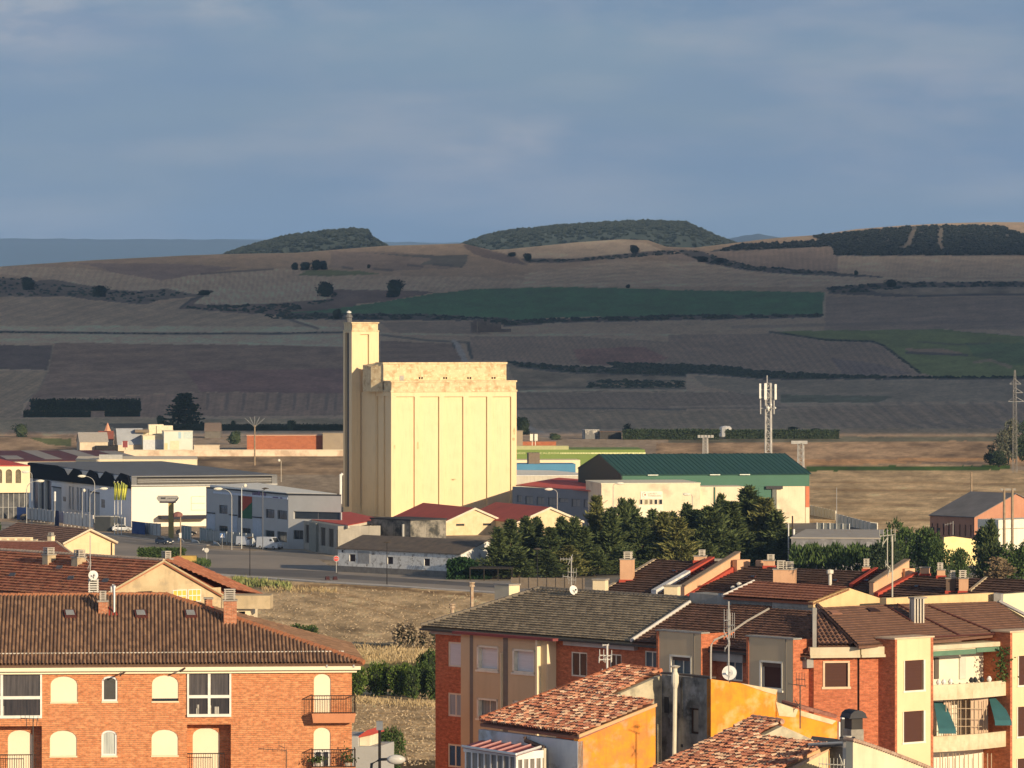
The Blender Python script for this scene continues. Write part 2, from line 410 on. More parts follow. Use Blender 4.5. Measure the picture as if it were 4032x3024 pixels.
# colours of soil and crops: sRGB picks turned to albedo
def A(r,g,b):return np.array(lin(r,g,b))
C = np.zeros(X.shape+(3,));C[:] = A(158,142,122)
n1_ = fbm(X/60,Y/6,3);n2_ = fbm(X/9,Y/1.6,9)
def paint(poly,c,soft=0,stripe=None,amt=.12,var=.1,seed=1):
    jx = (fbm(X/7,Y/4,40,3)-.5)*3.0;jy = (fbm(X/9,Y/4,50,3)-.5)*1.6
    m = inpoly(X+jx,Y+jy,poly)
    base = np.array(c)[None,:]*(1+var*(fbm(X[m]/25+seed,Y[m]/5,seed)-.5)*4)[:,None]
    if stripe:
        kx,ky = stripe;s = np.sin((X[m]*kx+Y[m]*ky)+3*vnoise(X[m]/30,Y[m]/10,seed))
        s2 = np.sin((X[m]*kx+Y[m]*ky)*2.7+1)
        base = base*(1+1.5*amt*s*(.4+1.2*n1_[m])+1.2*amt*s2)[:,None]
    C[m] = base
def line(pts,c,wdt=1.2,a=1.0,jag=.6):
    global C
    for i in range(len(pts)-1):
        (x1,y1),(x2,y2) = pts[i],pts[i+1];dx,dy = x2-x1,y2-y1;l2 = dx*dx+dy*dy
        t = np.clip(((X-x1)*dx+(Y-y1)*dy)/l2,0,1);d = np.hypot(X-x1-t*dx,Y-y1-t*dy)
        ww = wdt*(1+jag*(n2_-.5)*2)
        k = np.clip((ww-d)/.8+.5,0,1)[...,None]*a;C = C*(1-k)+np.array(c)*k
stub = A(166,150,130);stub2 = A(152,138,122);purp = A(132,118,112);scrub = A(74,76,72);brown = A(122,104,92);redb = A(128,96,88)
green = A(46,103,68);lgreen = A(103,118,70);dk = A(62,66,66);straw = A(196,170,130);light = A(180,166,146)
C *= (1+.35*(n1_-.5))[...,None]
paint(pl('H1',(-900,380),(0,400),(100,392),(500,400),(700,430),(1000,480),(1050,530),(860,545),(700,540),(560,515),(350,475),(0,440),(-900,440)),light*.93,stripe=(.9,.5),amt=.05)
paint(pl('H1',(440,372),(1130,376),(1480,400),(1240,440),(1000,478),(700,430),(560,385)),purp)
paint(pl('H1',(1000,480),(1240,440),(1750,405),(2212,460),(2212,590),(1500,630),(1200,625),(1260,578),(1180,560),(1040,530)),light*.95,stripe=(1.3,.25),amt=.07)
paint(pl('H1',(-900,470),(100,463),(230,485),(350,475),(560,515),(700,540),(860,545),(1040,530),(1180,560),(1310,575),(1100,590),(1000,600),(900,630),(700,615),(400,580),(-900,590)),A(92,88,82),var=.35)
paint(pl('H1',(-900,595),(400,590),(700,620),(900,635),(1120,600),(1250,585),(1190,605),(1120,655),(1250,665),(1500,690),(1750,710),(2130,800),(-900,800)),A(150,138,120),stripe=(.25,.9),amt=.05)
paint(pl('H1',(-900,765),(600,760),(2130,770),(2130,803),(-900,800)),light*.9)
paint(pl('H1',(1120,655),(1150,630),(1190,600),(1260,578),(1200,625),(1500,632),(1750,620),(2100,590),(2212,590),(2212,650),(1760,695),(1500,685),(1250,665)),A(98,88,82),var=.3)
paint(pl('H1',(-900,815),(2130,815),(2130,890),(340,868),(-900,872)),light*.85)
paint(pl('H1',(340,868),(2200,890),(2200,1180),(1200,1175),(180,1225),(250,1130),(300,1040)),brown,stripe=(.05,1.1),amt=.05,var=.2)
paint(pl('H1',(1150,1040),(2200,1030),(2200,1185),(1250,1172)),A(118,92,88),var=.2)
paint(pl('H1',(-900,875),(335,885),(295,1035),(-900,1030)),A(84,74,72),var=.3)
paint(pl('H1',(-900,1040),(290,1045),(230,1170),(150,1230),(130,1335),(-900,1330)),A(140,126,106),stripe=(.4,.7),amt=.06)
paint(pl('H1',(180,1228),(1200,1178),(2200,1182),(2200,1320),(860,1330),(130,1335)),A(132,112,98),stripe=(.5,.1),amt=.05)
paint(pl('H1',(-900,1340),(2200,1340),(2200,1420),(-900,1420)),A(140,128,104),var=.2)
paint(pl('H1',(610,1368),(1240,1372),(1240,1400),(700,1395)),A(80,76,66))
for k,(sx,sl) in enumerate([(1290,8),(1410,14),(1515,18),(1660,12),(1735,30),(1830,10),(1915,12),(2030,18),(2085,8)]):
    line(pl('H1',(sx+6,1190),(sx-sl*.3,1280)),A(96,86,80),.9+sl/22,.8)
line(pl('H1',(-900,800),(0,800),(1000,812),(1700,812),(2130,803)),dk,1.1)
line(pl('H1',(600,858),(1200,862),(2130,890)),light,.7,.7)
line(pl('H1',(330,880),(320,950),(290,1060),(240,1160),(150,1240)),A(120,110,96),.7)
line(pl('H1',(1250,440),(1480,425),(1700,410)),dk,.9,.8)
line(pl('H1',(1740,700),(1850,740),(1980,780)),dk,1.2,.8)
line(pl('H1',(1780,700),(1880,735),(2010,775)),light,.9,.8)
line(pl('H1',(1120,655),(1150,630),(1190,600),(1260,578)),dk,1.2)
paint(pl('H1',(1850,415),(2212,420),(2212,450),(2000,440)),lgreen*.9)
paint(pl('H2',(-150,420),(160,420),(330,440),(0,452),(-200,450)),lgreen*.9)
# middle of the hills
paint(pl('H2',(0,300),(380,300),(700,330),(860,340),(820,400),(400,420),(0,400)),A(138,124,112),var=.15)
paint(pl('H2',(200,305),(600,325),(860,320),(830,400),(700,390),(560,380),(640,345)),A(90,92,86),var=.3)
for q in ((110,400,60),(330,410,110),(530,385,90),(700,380,120)):line(pl('H2',(q[0]-q[2]/2,q[1]),(q[0]+q[2]/2,q[1]+8)),dk,1.3,.7)
paint(pl('H2',(0,450),(1000,460),(1480,500),(1500,515),(880,530),(600,560),(400,590),(0,590)),light*.9,stripe=(.9,.8),amt=.05)
paint(pl('H2',(0,535),(560,545),(640,555),(350,610),(0,640)),A(104,90,84),var=.3)
paint(pl('H2',(930,268),(1700,222),(1960,245),(2080,295),(1700,335),(1260,350),(1150,330)),light*.97)
paint(pl('H2',(880,255),(960,285),(1150,335),(1230,385),(1100,370),(900,320),(820,260)),A(104,92,86))
line(pl('H2',(1220,358),(1500,358),(1800,330),(2060,305),(2212,300)),A(64,66,68),2.0,.9)
line(pl('H2',(1200,350),(1400,350)),dk,1.2,.9)
for k in range(5):line(pl('H2',(1100+150*k,450-6*k),(1700+160*k,480-14*k),(2400+60*k,470-18*k)),light*(.8 if k % 2 else 1.05),1.0,.6)
paint(pl('H2',(-400,690),(0,660),(350,610),(650,560),(880,535),(1500,520),(2212,540),(3080,553),(3075,700),(2212,705),(1600,705),(1100,728),(600,705),(0,690)),green,var=.16)
paint(pl('H2',(-300,680),(600,690),(1100,715),(1100,765),(900,730),(-300,722)),A(66,68,66),var=.3)
paint(pl('H2',(1040,730),(1500,715),(2212,695),(3070,690),(3050,712),(2212,728),(1500,740),(1080,768)),A(72,68,66),var=.3)
paint(pl('H2',(300,740),(880,735),(880,800),(1000,815),(400,805)),A(136,122,108))
line(pl('H2',(200,808),(900,822),(1700,816),(2212,822)),light*.9,.8,.7)
line(pl('H2',(320,820),(620,855),(880,868)),dk,1.0,.8)
paint(pl('H2',(310,855),(760,875),(830,992),(310,992)),brown*.95,stripe=(.05,1.2),amt=.05)
paint(pl('H2',(870,830),(1500,825),(2212,870),(2212,1000),(2000,1020),(1500,1010),(880,975)),A(134,118,104),stripe=(1.0,-.55),amt=.07)
paint(pl('H2',(1500,910),(1950,890),(2100,960),(2000,1010),(1560,1000)),A(128,98,90),var=.2,stripe=(1.0,-.55),amt=.05)
line(pl('H2',(770,865),(800,900),(830,960),(850,995)),A(150,148,146),3.0)
line(pl('H2',(860,880),(870,920),(880,960)),dk,1.8)
line(pl('H2',(760,870),(775,900)),dk,1.2)
paint(pl('H2',(1100,985),(1500,1015),(2212,1055),(2212,1170),(1500,1170),(1160,1165)),A(128,116,98),var=.35)
paint(pl('H2',(1095,980),(1500,1015),(1900,1020),(2212,1000),(2212,1080),(1900,1070),(1450,1055),(1160,1020)),A(64,66,66),var=.3)
for q in ((1600,1110,1900),(1900,1130,2200),(1700,1145,2000),(1950,1100,2180),(1160,1145,2212)):line(pl('H2',(q[0],q[1]),(q[2],q[1]+6)),A(76,76,72),.9,.75)
line(pl('H2',(1160,1170),(1700,1162),(2212,1165)),light,.7,.7)
paint(pl('H2',(1160,1175),(2600,1175),(2900,1280),(1160,1280)),A(126,112,98),stripe=(.8,-.7),amt=.08)
line(pl('H2',(1160,1280),(1700,1278),(2212,1285)),dk,.8,.8)
paint(pl('H2',(1160,1285),(3400,1290),(3400,1400),(1500,1410),(1250,1400)),A(138,124,104),stripe=(.55,-.5),amt=.07)
line(pl('H2',(1240,1405),(1400,1470)),A(150,145,138),2.5,.8)
# right hand side
paint(pl('H3',(0,290),(230,300),(1000,268),(1060,330),(2212,330),(3000,330),(3000,455),(1330,460),(1080,450),(550,415),(350,380),(0,350)),A(146,132,120),stripe=(1.1,.1),amt=.05)
paint(pl('H3',(1050,330),(3000,330),(3000,458),(1330,458),(1060,440)),light*.95,stripe=(1.5,.4),amt=.04)
paint(pl('H3',(-900,440),(-300,350),(180,365),(500,425),(900,450),(1500,462),(3000,470),(3000,520),(-900,518)),light*.93,stripe=(.05,1.6),amt=.06)
for k in range(4):line(pl('H3',(0,400+28*k),(700,450+14*k),(1800,480+8*k)),light*(.82 if k % 2 else 1.06),.9,.6)
paint(pl('H3',(50,285),(200,300),(330,345),(540,395),(900,420),(1330,455),(1330,462),(800,445),(500,420),(250,375),(90,320)),A(62,66,68),var=.3)
paint(pl('H3',(420,262),(950,232),(890,205),(1330,158),(1600,140),(2060,140),(2212,195),(3000,260),(3000,325),(1040,328),(1020,268),(700,285),(250,302),(300,285)),A(58,66,66),var=.25)
paint(pl('H3',(1520,160),(1550,160),(1500,270),(1440,300),(1480,250)),A(98,94,84))
paint(pl('H3',(1690,150),(1710,160),(1700,250),(1720,295),(1690,290),(1670,240)),A(102,98,88))
paint(pl('H3',(1100,255),(1130,270),(1200,275),(1180,300),(1120,290)),A(140,132,116))
paint(pl('H3',(980,525),(1300,500),(1400,490),(3000,485),(3000,565),(1400,582),(1000,562)),A(80,78,74),var=.4)
paint(pl('H3',(1250,535),(1500,525),(3000,510),(3000,548),(1500,570),(1300,555)),A(132,122,108),var=.5)
paint(pl('H3',(975,575),(1400,590),(3000,570),(3000,780),(970,790),(970,700)),A(138,124,112),stripe=(.05,.8),amt=.04)
line(pl('H3',(975,565),(965,700)),light*.9,1.4,.8)
line(pl('H3',(400,770),(1700,740),(3000,740)),A(110,98,92),1.6,.5)
paint(pl('H3',(630,800),(1000,790),(1700,785),(3000,900),(3000,1080),(1680,1085),(1560,1055),(1430,950),(1330,880),(1270,860),(980,850)),lgreen,var=.18)
paint(pl('H3',(1850,870),(3000,870),(3000,1010),(2100,1010),(1900,950)),A(80,106,66),var=.2)
paint(pl('H3',(1470,905),(1700,900),(1840,935),(1780,948),(1500,930)),A(140,122,102))
line(pl('H3',(1480,930),(1780,942),(1860,945)),dk,1.3,.9)
line(pl('H3',(1550,862),(1800,880),(2000,870)),A(70,78,62),1.0,.7)
line(pl('H3',(1900,990),(2000,975),(2130,1020)),A(140,124,104),1.6,.7)
line(pl('H3',(630,800),(980,850),(1270,860),(1340,885),(1440,960),(1570,1058)),A(52,60,52),1.1)
paint(pl('H3',(0,820),(630,810),(980,858),(1270,868),(1330,890),(1430,970),(1540,1055),(1680,1090),(600,1070),(0,1000)),A(134,118,104),stripe=(.85,-.7),amt=.08)
paint(pl('H3',(1010,960),(1300,1000),(1520,1060),(1080,1068)),A(116,104,100),stripe=(.9,-.8),amt=.1)
for k in range(5):line(pl('H3',(40+k*190,870),(130+k*190,920),(210+k*190,1010),(260+k*190,1040)),A(112,100,92),.8,.55)
paint(pl('H3',(-400,985),(0,1000),(330,1010),(600,1045),(1100,1070),(1680,1085),(3000,1065),(3000,1095),(600,1098),(300,1070),(-300,1040)),A(62,64,66),var=.3)
paint(pl('H3',(150,1075),(600,1100),(3000,1098),(3000,1230),(700,1240),(220,1135)),A(134,124,108),var=.15,stripe=(.05,.8),amt=.03)
paint(pl('H3',(700,1190),(1400,1200),(1300,1240),(700,1238)),A(92,96,80),var=.2)
paint(pl('H3',(700,1250),(3000,1235),(3000,1400),(900,1400)),A(138,122,104),stripe=(.5,-.6),amt=.09)
line(pl('H3',(0,1268),(3000,1232)),light*.8,.8,.6)
for k in range(6):line(pl('H3',(1280+k*150,1240),(1350+k*150,1290),(1430+k*150,1360),(1580+k*160,1400)),A(106,96,88),1.6,.6)
paint(pl('H3',(0,1400),(3000,1400),(3000,1460),(0,1460)),A(150,132,106),var=.15)
paint(pl('H3',(0,1455),(3000,1455),(3000,1530),(0,1500)),A(112,110,92),var=.3)
# plain in front of the hills
paint(pl('E',(-200,490),(2600,470),(2600,640),(-200,640)),A(168,142,112),var=.45)
paint(pl('E',(700,600),(2600,575),(2600,612),(1900,606),(700,640)),A(190,150,108),var=.2)
paint(pl('E',(780,640),(1900,636),(2120,628),(2120,668),(1300,672),(780,672)),A(72,96,44),var=.3)
paint(pl('E',(780,672),(3000,660),(3000,1500),(780,1500)),A(190,166,128),var=.28,stripe=(.02,1.3),amt=.06)
for q in ((700,1900,790),(1000,2300,800),(820,1500,880),(900,1700,985),(820,2212,745)):line(pl('E',(q[0],q[2]),(q[1],q[2]+12)),A(140,112,76),.9,.55)
paint(pl('A',(-900,250),(1200,380),(5200,380),(5200,700),(-900,700)),A(152,132,106),var=.35)
paint(pl('B',(0,420),(1450,405),(1450,690),(0,690)),A(156,134,106),var=.4,stripe=(.02,.9),amt=.08)
paint(pl('A',(-900,110),(600,250),(1300,230),(1300,380),(-900,380)),A(158,136,110),var=.3)
paint(pl('A',(250,270),(620,280),(620,350),(400,330)),A(98,104,66),var=.3)
paint(pl('D',(-2000,600),(2640,600),(2660,1000),(3300,1130),(5000,1300),(5000,1700),(-2000,1600)),A(150,136,116),var=.2)
paint(pl('P',(-300,545),(640,545),(640,600),(-300,580)),A(150,138,120),var=.15)
# stubble field behind the flats
paint(pl('G2',(-2000,-50),(0,130),(1000,190),(2100,255),(6000,480),(6000,3000),(-2000,3000)),A(188,164,126),var=.26)
mfield = inpoly(X,Y,pl('G2',(-2000,0),(0,130),(1000,190),(2100,255),(3000,300),(6000,3000),(-2000,3000)))
st = fbm(X/22+Y/30,Y/1.6-X/9,77,4);C[mfield] *= (1+1.1*(st[mfield]-.48))[:,None]
line(pl('G2',(400,215),(1000,215),(1500,250),(2100,290)),A(120,96,66),1.6,.8,1.0)
line(pl('G2',(700,190),(1100,300),(1500,390),(1700,440)),A(150,118,80),.8,.6)
line(pl('G2',(560,240),(1000,330),(1400,450)),A(150,118,80),.8,.6)
line(pl('G2',(900,700),(1300,692),(1750,700)),A(96,82,58),1.8,.9,1.2)
paint(pl('G2',(1050,720),(1750,720),(1750,825),(1050,825)),A(200,172,118),var=.5)
paint(pl('G2',(1050,825),(1750,825),(1750,880),(1050,890)),A(110,104,70),var=.3)
for k in range(12):line(pl('G2',(1080,1140+k*42),(1740,1150+k*42)),A(160,128,84)*(.9 if k % 2 else 1.15),.8,.5)
paint(pl('G2',(1290,1585),(1740,1600),(1740,1800),(1290,1800)),A(92,78,58),var=.3)
C *= (1+.5*(n2_-.47)+.3*(fbm(X/3,Y/.9,21)-.47))[...,None]
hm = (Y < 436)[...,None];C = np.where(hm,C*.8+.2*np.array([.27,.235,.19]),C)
C *= np.array([1.22,1.17,1.12])*np.where((Y < 436)[...,None],np.array([1.52,1.37,1.22])*(1+.3*np.clip((Y-270)/60,0,1))[...,None],1.0);C = np.clip(C,.01,.8)  # hills' base colour raised to make up for weak light under the cloud
nr_,nc_ = X.shape
# land behind the crest drops away, then runs on to the far plain
back = [(300,-12),(900,-60),(2500,-140),(16000,-150),(30000,-150)]
ex = []
for (dd,dz) in back:ex.append(np.stack([WX[-1]*(1+dd/D[-1]),D[-1]+dd,Z[-1]+dz],1))
V = np.stack([WX,D,Z],-1).reshape(-1,3)
V = np.concatenate([V]+ex);nr2 = nr_+len(back)
CC = np.concatenate([C.reshape(-1,3),np.tile(A(120,112,100),(nc_*len(back),1))])
idx = np.arange(nr2*nc_).reshape(nr2,nc_)
Fq = np.stack([idx[:-1,:-1],idx[:-1,1:],idx[1:,1:],idx[1:,:-1]],-1).reshape(-1,4)
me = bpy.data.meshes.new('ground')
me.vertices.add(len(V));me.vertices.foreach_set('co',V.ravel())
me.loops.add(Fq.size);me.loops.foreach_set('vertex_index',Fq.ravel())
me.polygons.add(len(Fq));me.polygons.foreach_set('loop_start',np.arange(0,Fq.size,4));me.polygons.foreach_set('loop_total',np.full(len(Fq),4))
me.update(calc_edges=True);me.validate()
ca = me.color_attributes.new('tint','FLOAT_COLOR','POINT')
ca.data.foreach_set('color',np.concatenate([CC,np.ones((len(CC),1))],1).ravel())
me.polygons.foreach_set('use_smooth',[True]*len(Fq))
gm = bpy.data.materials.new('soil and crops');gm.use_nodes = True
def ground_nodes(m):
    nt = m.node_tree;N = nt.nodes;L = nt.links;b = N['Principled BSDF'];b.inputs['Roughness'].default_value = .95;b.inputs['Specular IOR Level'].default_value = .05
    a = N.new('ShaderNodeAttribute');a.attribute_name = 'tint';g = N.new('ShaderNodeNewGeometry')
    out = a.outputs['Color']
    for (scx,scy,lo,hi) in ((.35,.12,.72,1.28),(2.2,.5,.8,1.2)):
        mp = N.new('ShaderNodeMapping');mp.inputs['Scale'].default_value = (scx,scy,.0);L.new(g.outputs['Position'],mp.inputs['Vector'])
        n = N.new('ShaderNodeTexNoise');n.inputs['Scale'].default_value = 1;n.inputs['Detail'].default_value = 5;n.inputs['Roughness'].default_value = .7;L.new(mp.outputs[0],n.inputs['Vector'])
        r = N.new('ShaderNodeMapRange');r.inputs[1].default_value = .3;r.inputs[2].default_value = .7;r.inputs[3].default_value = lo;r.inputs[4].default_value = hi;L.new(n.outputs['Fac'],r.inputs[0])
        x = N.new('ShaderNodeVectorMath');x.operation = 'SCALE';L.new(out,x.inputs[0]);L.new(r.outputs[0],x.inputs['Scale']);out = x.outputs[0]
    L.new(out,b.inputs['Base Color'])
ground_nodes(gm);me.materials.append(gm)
go = bpy.data.objects.new('ground',me);col.objects.link(go);tag(go,kind='structure')
# far country: three wooded heights and blue ranges
woodm = leaf_mat('far wood',(.045,.06,.045),(.10,.115,.075))
hillm = M('far hillside',(.10,.12,.09),c2=(.06,.08,.06),scale=.01,rough=.95)
def ridge(name,pts,D0,depth,base,mat,n=60):
    xs = [p[0] for p in pts];ys = [p[1] for p in pts];m = MB()
    xx = np.linspace(xs[0],xs[-1],n);prof = np.interp(xx,xs,ys);vs = []
    for (fr,hh) in ((0,0),(.25,.45),(.6,.85),(1,1),(1.3,.9),(1.8,.3),(2.0,0)):
        for i,x_ in enumerate(xx):
            Dd = D0+depth*fr;zt = CAMH+(YH-prof[i])/FPX*(D0+depth);zz = base+(zt-base)*hh+(rnd.random()-.5)*depth*.003
            vs.append(((x_-512)/FPX*Dd,Dd,zz))
    m.add(vs,[[j*n+i,j*n+i+1,(j+1)*n+i+1,(j+1)*n+i] for j in range(6) for i in range(n-1)])
    return m.build(name,mat,None,smooth=True),xx,prof
hA = pl('F',(470,560),(490,549),(540,533),(620,512),(700,502),(760,497),(795,499),(800,514),(830,530),(850,545))
hB = pl('F',(980,540),(1000,527),(1060,508),(1100,500),(1200,490),(1320,482),(1400,479),(1480,482),(1520,500),(1560,517),(1600,532),(1640,545))
hillo,_,_ = ridge('hill',hA,7600,500,60,hillm);tag(hillo,kind='structure')
hillo,_,_ = ridge('hill',hB,8000,600,60,hillm);tag(hillo,kind='structure')
mtm = M('mountain',(.035,.055,.075),rough=1)  # blue base colour stands in for haze over the far ranges
o,_,_ = ridge('mountain',pl('F',(-900,514),(0,515),(150,516),(300,517),(500,517),(700,521),(1000,524),(1400,528)),21000,1500,-120,mtm,90);tag(o,kind='structure')
o,_,_ = ridge('mountain',pl('F',(1540,530),(1580,513),(1640,505),(1680,512),(1760,530)),16000,1200,-100,mtm,30);tag(o,kind='structure')
o,_,_ = ridge('mountain',pl('F',(1200,540),(1700,528),(2212,524),(3000,515)),22000,1500,-100,mtm,30);tag(o,kind='structure')
def tuft(m,p,r,h,rr,n=5):                    # small rough cone or dome used for a far tree
    vs = [(p[0]+r*math.cos(2*math.pi*k/n+rr)*rnd.uniform(.8,1.2),p[1]+r*math.sin(2*math.pi*k/n+rr),p[2]) for k in range(n)]
    vs += [(p[0]+r*.8*math.cos(2*math.pi*k/n+rr+.3)*rnd.uniform(.7,1.1),p[1]+r*.8*math.sin(2*math.pi*k/n+rr),p[2]+h*.65) for k in range(n)]
    vs += [(p[0]+rnd.uniform(-.3,.3)*r,p[1],p[2]+h)]
    m.add(vs,[[k,(k+1) % n,n+(k+1) % n,n+k] for k in range(n)]+[[n+k,n+(k+1) % n,2*n] for k in range(n)])
def wood_on_ridge(pts,D0,depth,base,num,lab):
    xs = [p[0] for p in pts];ys = [p[1] for p in pts];m = MB()
    for k in range(num):
        x_ = rnd.uniform(xs[0],xs[-1]);fr = rnd.choice([rnd.uniform(0,1.05),rnd.uniform(.8,1.05)])
        zt = CAMH+(YH-np.interp(x_,xs,ys))/FPX*(D0+depth);hh = np.interp(fr,(0,.25,.6,1,1.3),(0,.45,.85,1,.9))
        Dd = D0+depth*fr;h = rnd.uniform(4,9);tuft(m,((x_-512)/FPX*Dd,Dd,base+(zt-base)*hh-2.5),rnd.uniform(4,8),h,rnd.random()*6)
    o = m.build('woodland',woodm,fix=False);tag(o,lab,'wood',kind='stuff')
wood_on_ridge(hA,7600,500,60,2600,'dark wood covering the smaller flat topped hill on the horizon')
wood_on_ridge(hB,8000,600,60,4200,'blue green wood covering the larger hill on the skyline')
def scatter(polys,num,r,h,lab,name='scrub',mat=None,cat='scrub',cond=None):
    m = MB();allp = [(poly,max(p[0] for p in poly)-min(p[0] for p in poly)) for poly in polys]
    tot = sum(a for _,a in allp)
    for poly,wd in allp:
        x0,x1 = min(p[0] for p in poly),max(p[0] for p in poly);y0,y1 = min(p[1] for p in poly),max(p[1] for p in poly)
        c = 0;tr = 0
        while c < num*wd/tot and tr < 40*num:
            tr += 1
            x_ = rnd.uniform(x0,x1);y_ = rnd.uniform(y0,y1)
            if not inpoly(np.array([x_]),np.array([y_]),poly)[0]:continue
            if cond and not cond(x_,y_):continue
            c += 1;g = GP('P',x_,y_);q = rnd.uniform(.6,1.3);tuft(m,(g.x,g.y,g.z-.3),r*q,h*q*rnd.uniform(.7,1.2),rnd.random()*6)
    return tag(m.build(name,mat or woodm,fix=False),lab,cat,kind='stuff')
gap = lambda x_,y_:fbm(np.array([x_/7.]),np.array([y_/3.]),5)[0] > .38
scatter([pl('H3',(440,262),(950,234),(900,208),(1330,160),(1600,142),(2060,142),(2212,195),(3000,260),(3000,322),(1040,325),(1020,268),(700,282),(300,298)),
         ],5600,3.0,3.4,'dark plantation of trees covering the right hill','woodland',cat='wood',cond=lambda a,b:not (inpoly(np.array([a]),np.array([b]),pl('H3',(1515,150),(1555,150),(1510,270),(1440,300),(1475,240)))[0] or inpoly(np.array([a]),np.array([b]),pl('H3',(1685,150),(1712,160),(1705,250),(1725,295),(1685,290),(1670,240)))[0]))
scatter([pl('H3',(60,288),(200,300),(330,345),(540,395),(900,420),(1100,440),(800,440),(500,415),(250,372),(100,320)),
         pl('H1',(-900,470),(100,463),(230,495),(560,530),(860,560),(1040,540),(1180,565),(1000,595),(900,625),(700,610),(400,575),(-900,585)),
         pl('H1',(1120,650),(1200,640),(1500,640),(1760,630),(2100,600),(1760,690),(1500,680),(1250,662)),
         pl('H2',(-400,690),(600,695),(1100,725),(1100,760),(900,728),(-400,720)),
         pl('H2',(1040,735),(1500,717),(2212,700),(3070,695),(3050,708),(2212,724),(1500,736),(1080,762)),
         pl('H3',(980,528),(1300,503),(1400,493),(3000,488),(3000,515),(1500,525),(1250,555),(1000,558)),
         pl('H2',(1220,352),(1500,352),(1800,326),(2060,300),(2212,296),(2212,312),(1800,345),(1500,365),(1240,368))],
        2400,2.3,2.0,'dark bushes in ragged bands between the upper hill fields',cond=gap)
scatter([pl('H2',(1095,985),(1500,1018),(1900,1025),(2212,1005),(2212,1075),(1900,1065),(1450,1050),(1160,1015)),
         pl('H3',(-400,990),(0,1003),(330,1013),(600,1048),(1100,1073),(1680,1085),(3000,1070),(3000,1088),(600,1092),(300,1065),(-300,1030)),
         pl('H2',(1600,1105),(2200,1110),(2200,1150),(1600,1150))],
        1800,1.8,1.5,'dark scrub along the gully across the lower hill fields')
scatter([pl('H1',(-900,796),(0,797),(1000,808),(1700,808),(2130,800),(2130,806),(1000,815),(-900,803)),
         pl('H3',(630,798),(980,848),(1270,857),(1340,882),(1440,957),(1570,1055),(1560,1062),(1430,965),(1330,890),(1270,865),(980,856))],
        900,1.2,.8,'thin dark hedge lines bordering the hillside fields')
# cloud bank that keeps the sun off the hills (stands well to the right, behind and above the camera)
cm = M('cloud',(.8,.8,.82),rough=1)
off = Vector((sdir.x,sdir.y,0))/sdir.z*1000
clb = MB()
for k in range(9):
    for j in range(7):
        cx_ = -3600+k*900;cy_ = 2560+j*1150
        if j == 0:cy_ += 80*math.sin(k*2.1)-.0*k
        clb.box((cx_+off.x,cy_+off.y),1000,1300,1000,1120+rnd.random()*120,top=.8)
tag(clb.build('clouds',cm),kind='structure')
hz = bpy.data.materials.new('haze');hz.use_nodes = True;nt = hz.node_tree;nt.nodes.remove(nt.nodes['Principled BSDF'])
pv = nt.nodes.new('ShaderNodeVolumePrincipled');pv.inputs['Density'].default_value = 4.0e-5;pv.inputs['Color'].default_value = (.34,.58,.98,1);pv.inputs['Anisotropy'].default_value = 0
nt.links.new(pv.outputs[0],nt.nodes['Material Output'].inputs['Volume'])
hb = MB();hb.hexa([(-12000,-2500,-260),(12000,-2500,-260),(12000,25000,-260),(-12000,25000,-260)],[(-12000,-2500,640),(12000,-2500,640),(12000,25000,640),(-12000,25000,640)])
ho = hb.build('haze',hz);tag(ho,kind='stuff')
# ---------------------------------------------------------------- builders shared by the sheds and the houses
def wl(f,x,y,ang,D=None):                    # wall through the ground point seen at x,y (or the point of that column at distance D)
    a,b = ray(f,x,y)
    if D is None:D = float(gD(px(f,x,y)[1]))
    return Wall(a*D,D,ang)
def rect(w,f,x0,y0,x1,y1,off=0):
    t0,z1 = w.hit(f,x0,y0,off);t1,z0 = w.hit(f,x1,y1,off);return min(t0,t1),max(t0,t1),min(z0,z1),max(z0,z1)
def base(w,t,z=0):v = w.at(t);return (v.x,v.y,z)
def blk(root,name,mat,w,t0,t1,o0,o1,z0,z1):
    return wbox(MB(),w,t0,t1,z0,z1,o0,o1).build(name,mat,root)
def gable_walls(root,w,t0,t1,dep,z0,ze,zr,mode,mat,holes=(),name='wall'):
    m = MB();P = w.p
    wall_face(m,w,t0,t1,z0,ze,holes,.2)
    m.quad(P(t1,z0),P(t1,z0,-dep),P(t1,ze,-dep),P(t1,ze));m.quad(P(t0,z0,-dep),P(t0,z0),P(t0,ze),P(t0,ze,-dep))
    m.quad(P(t1,z0,-dep),P(t0,z0,-dep),P(t0,ze,-dep),P(t1,ze,-dep))
    if mode == 'n':
        c = (t0+t1)/2
        m.quad(P(t0,ze),P(t1,ze),P(c,zr));m.quad(P(t0,ze,-dep),P(t1,ze,-dep),P(c,zr,-dep))
    elif mode == 'u':
        m.quad(P(t0,ze),P(t0,zr,-dep/2),P(t0,ze,-dep));m.quad(P(t1,ze),P(t1,zr,-dep/2),P(t1,ze,-dep))
    if holes:
        wbox(m,w,t0+.2,t1-.2,z0,ze-.05,-.5,-.45)
    return m.build(name,mat,root)
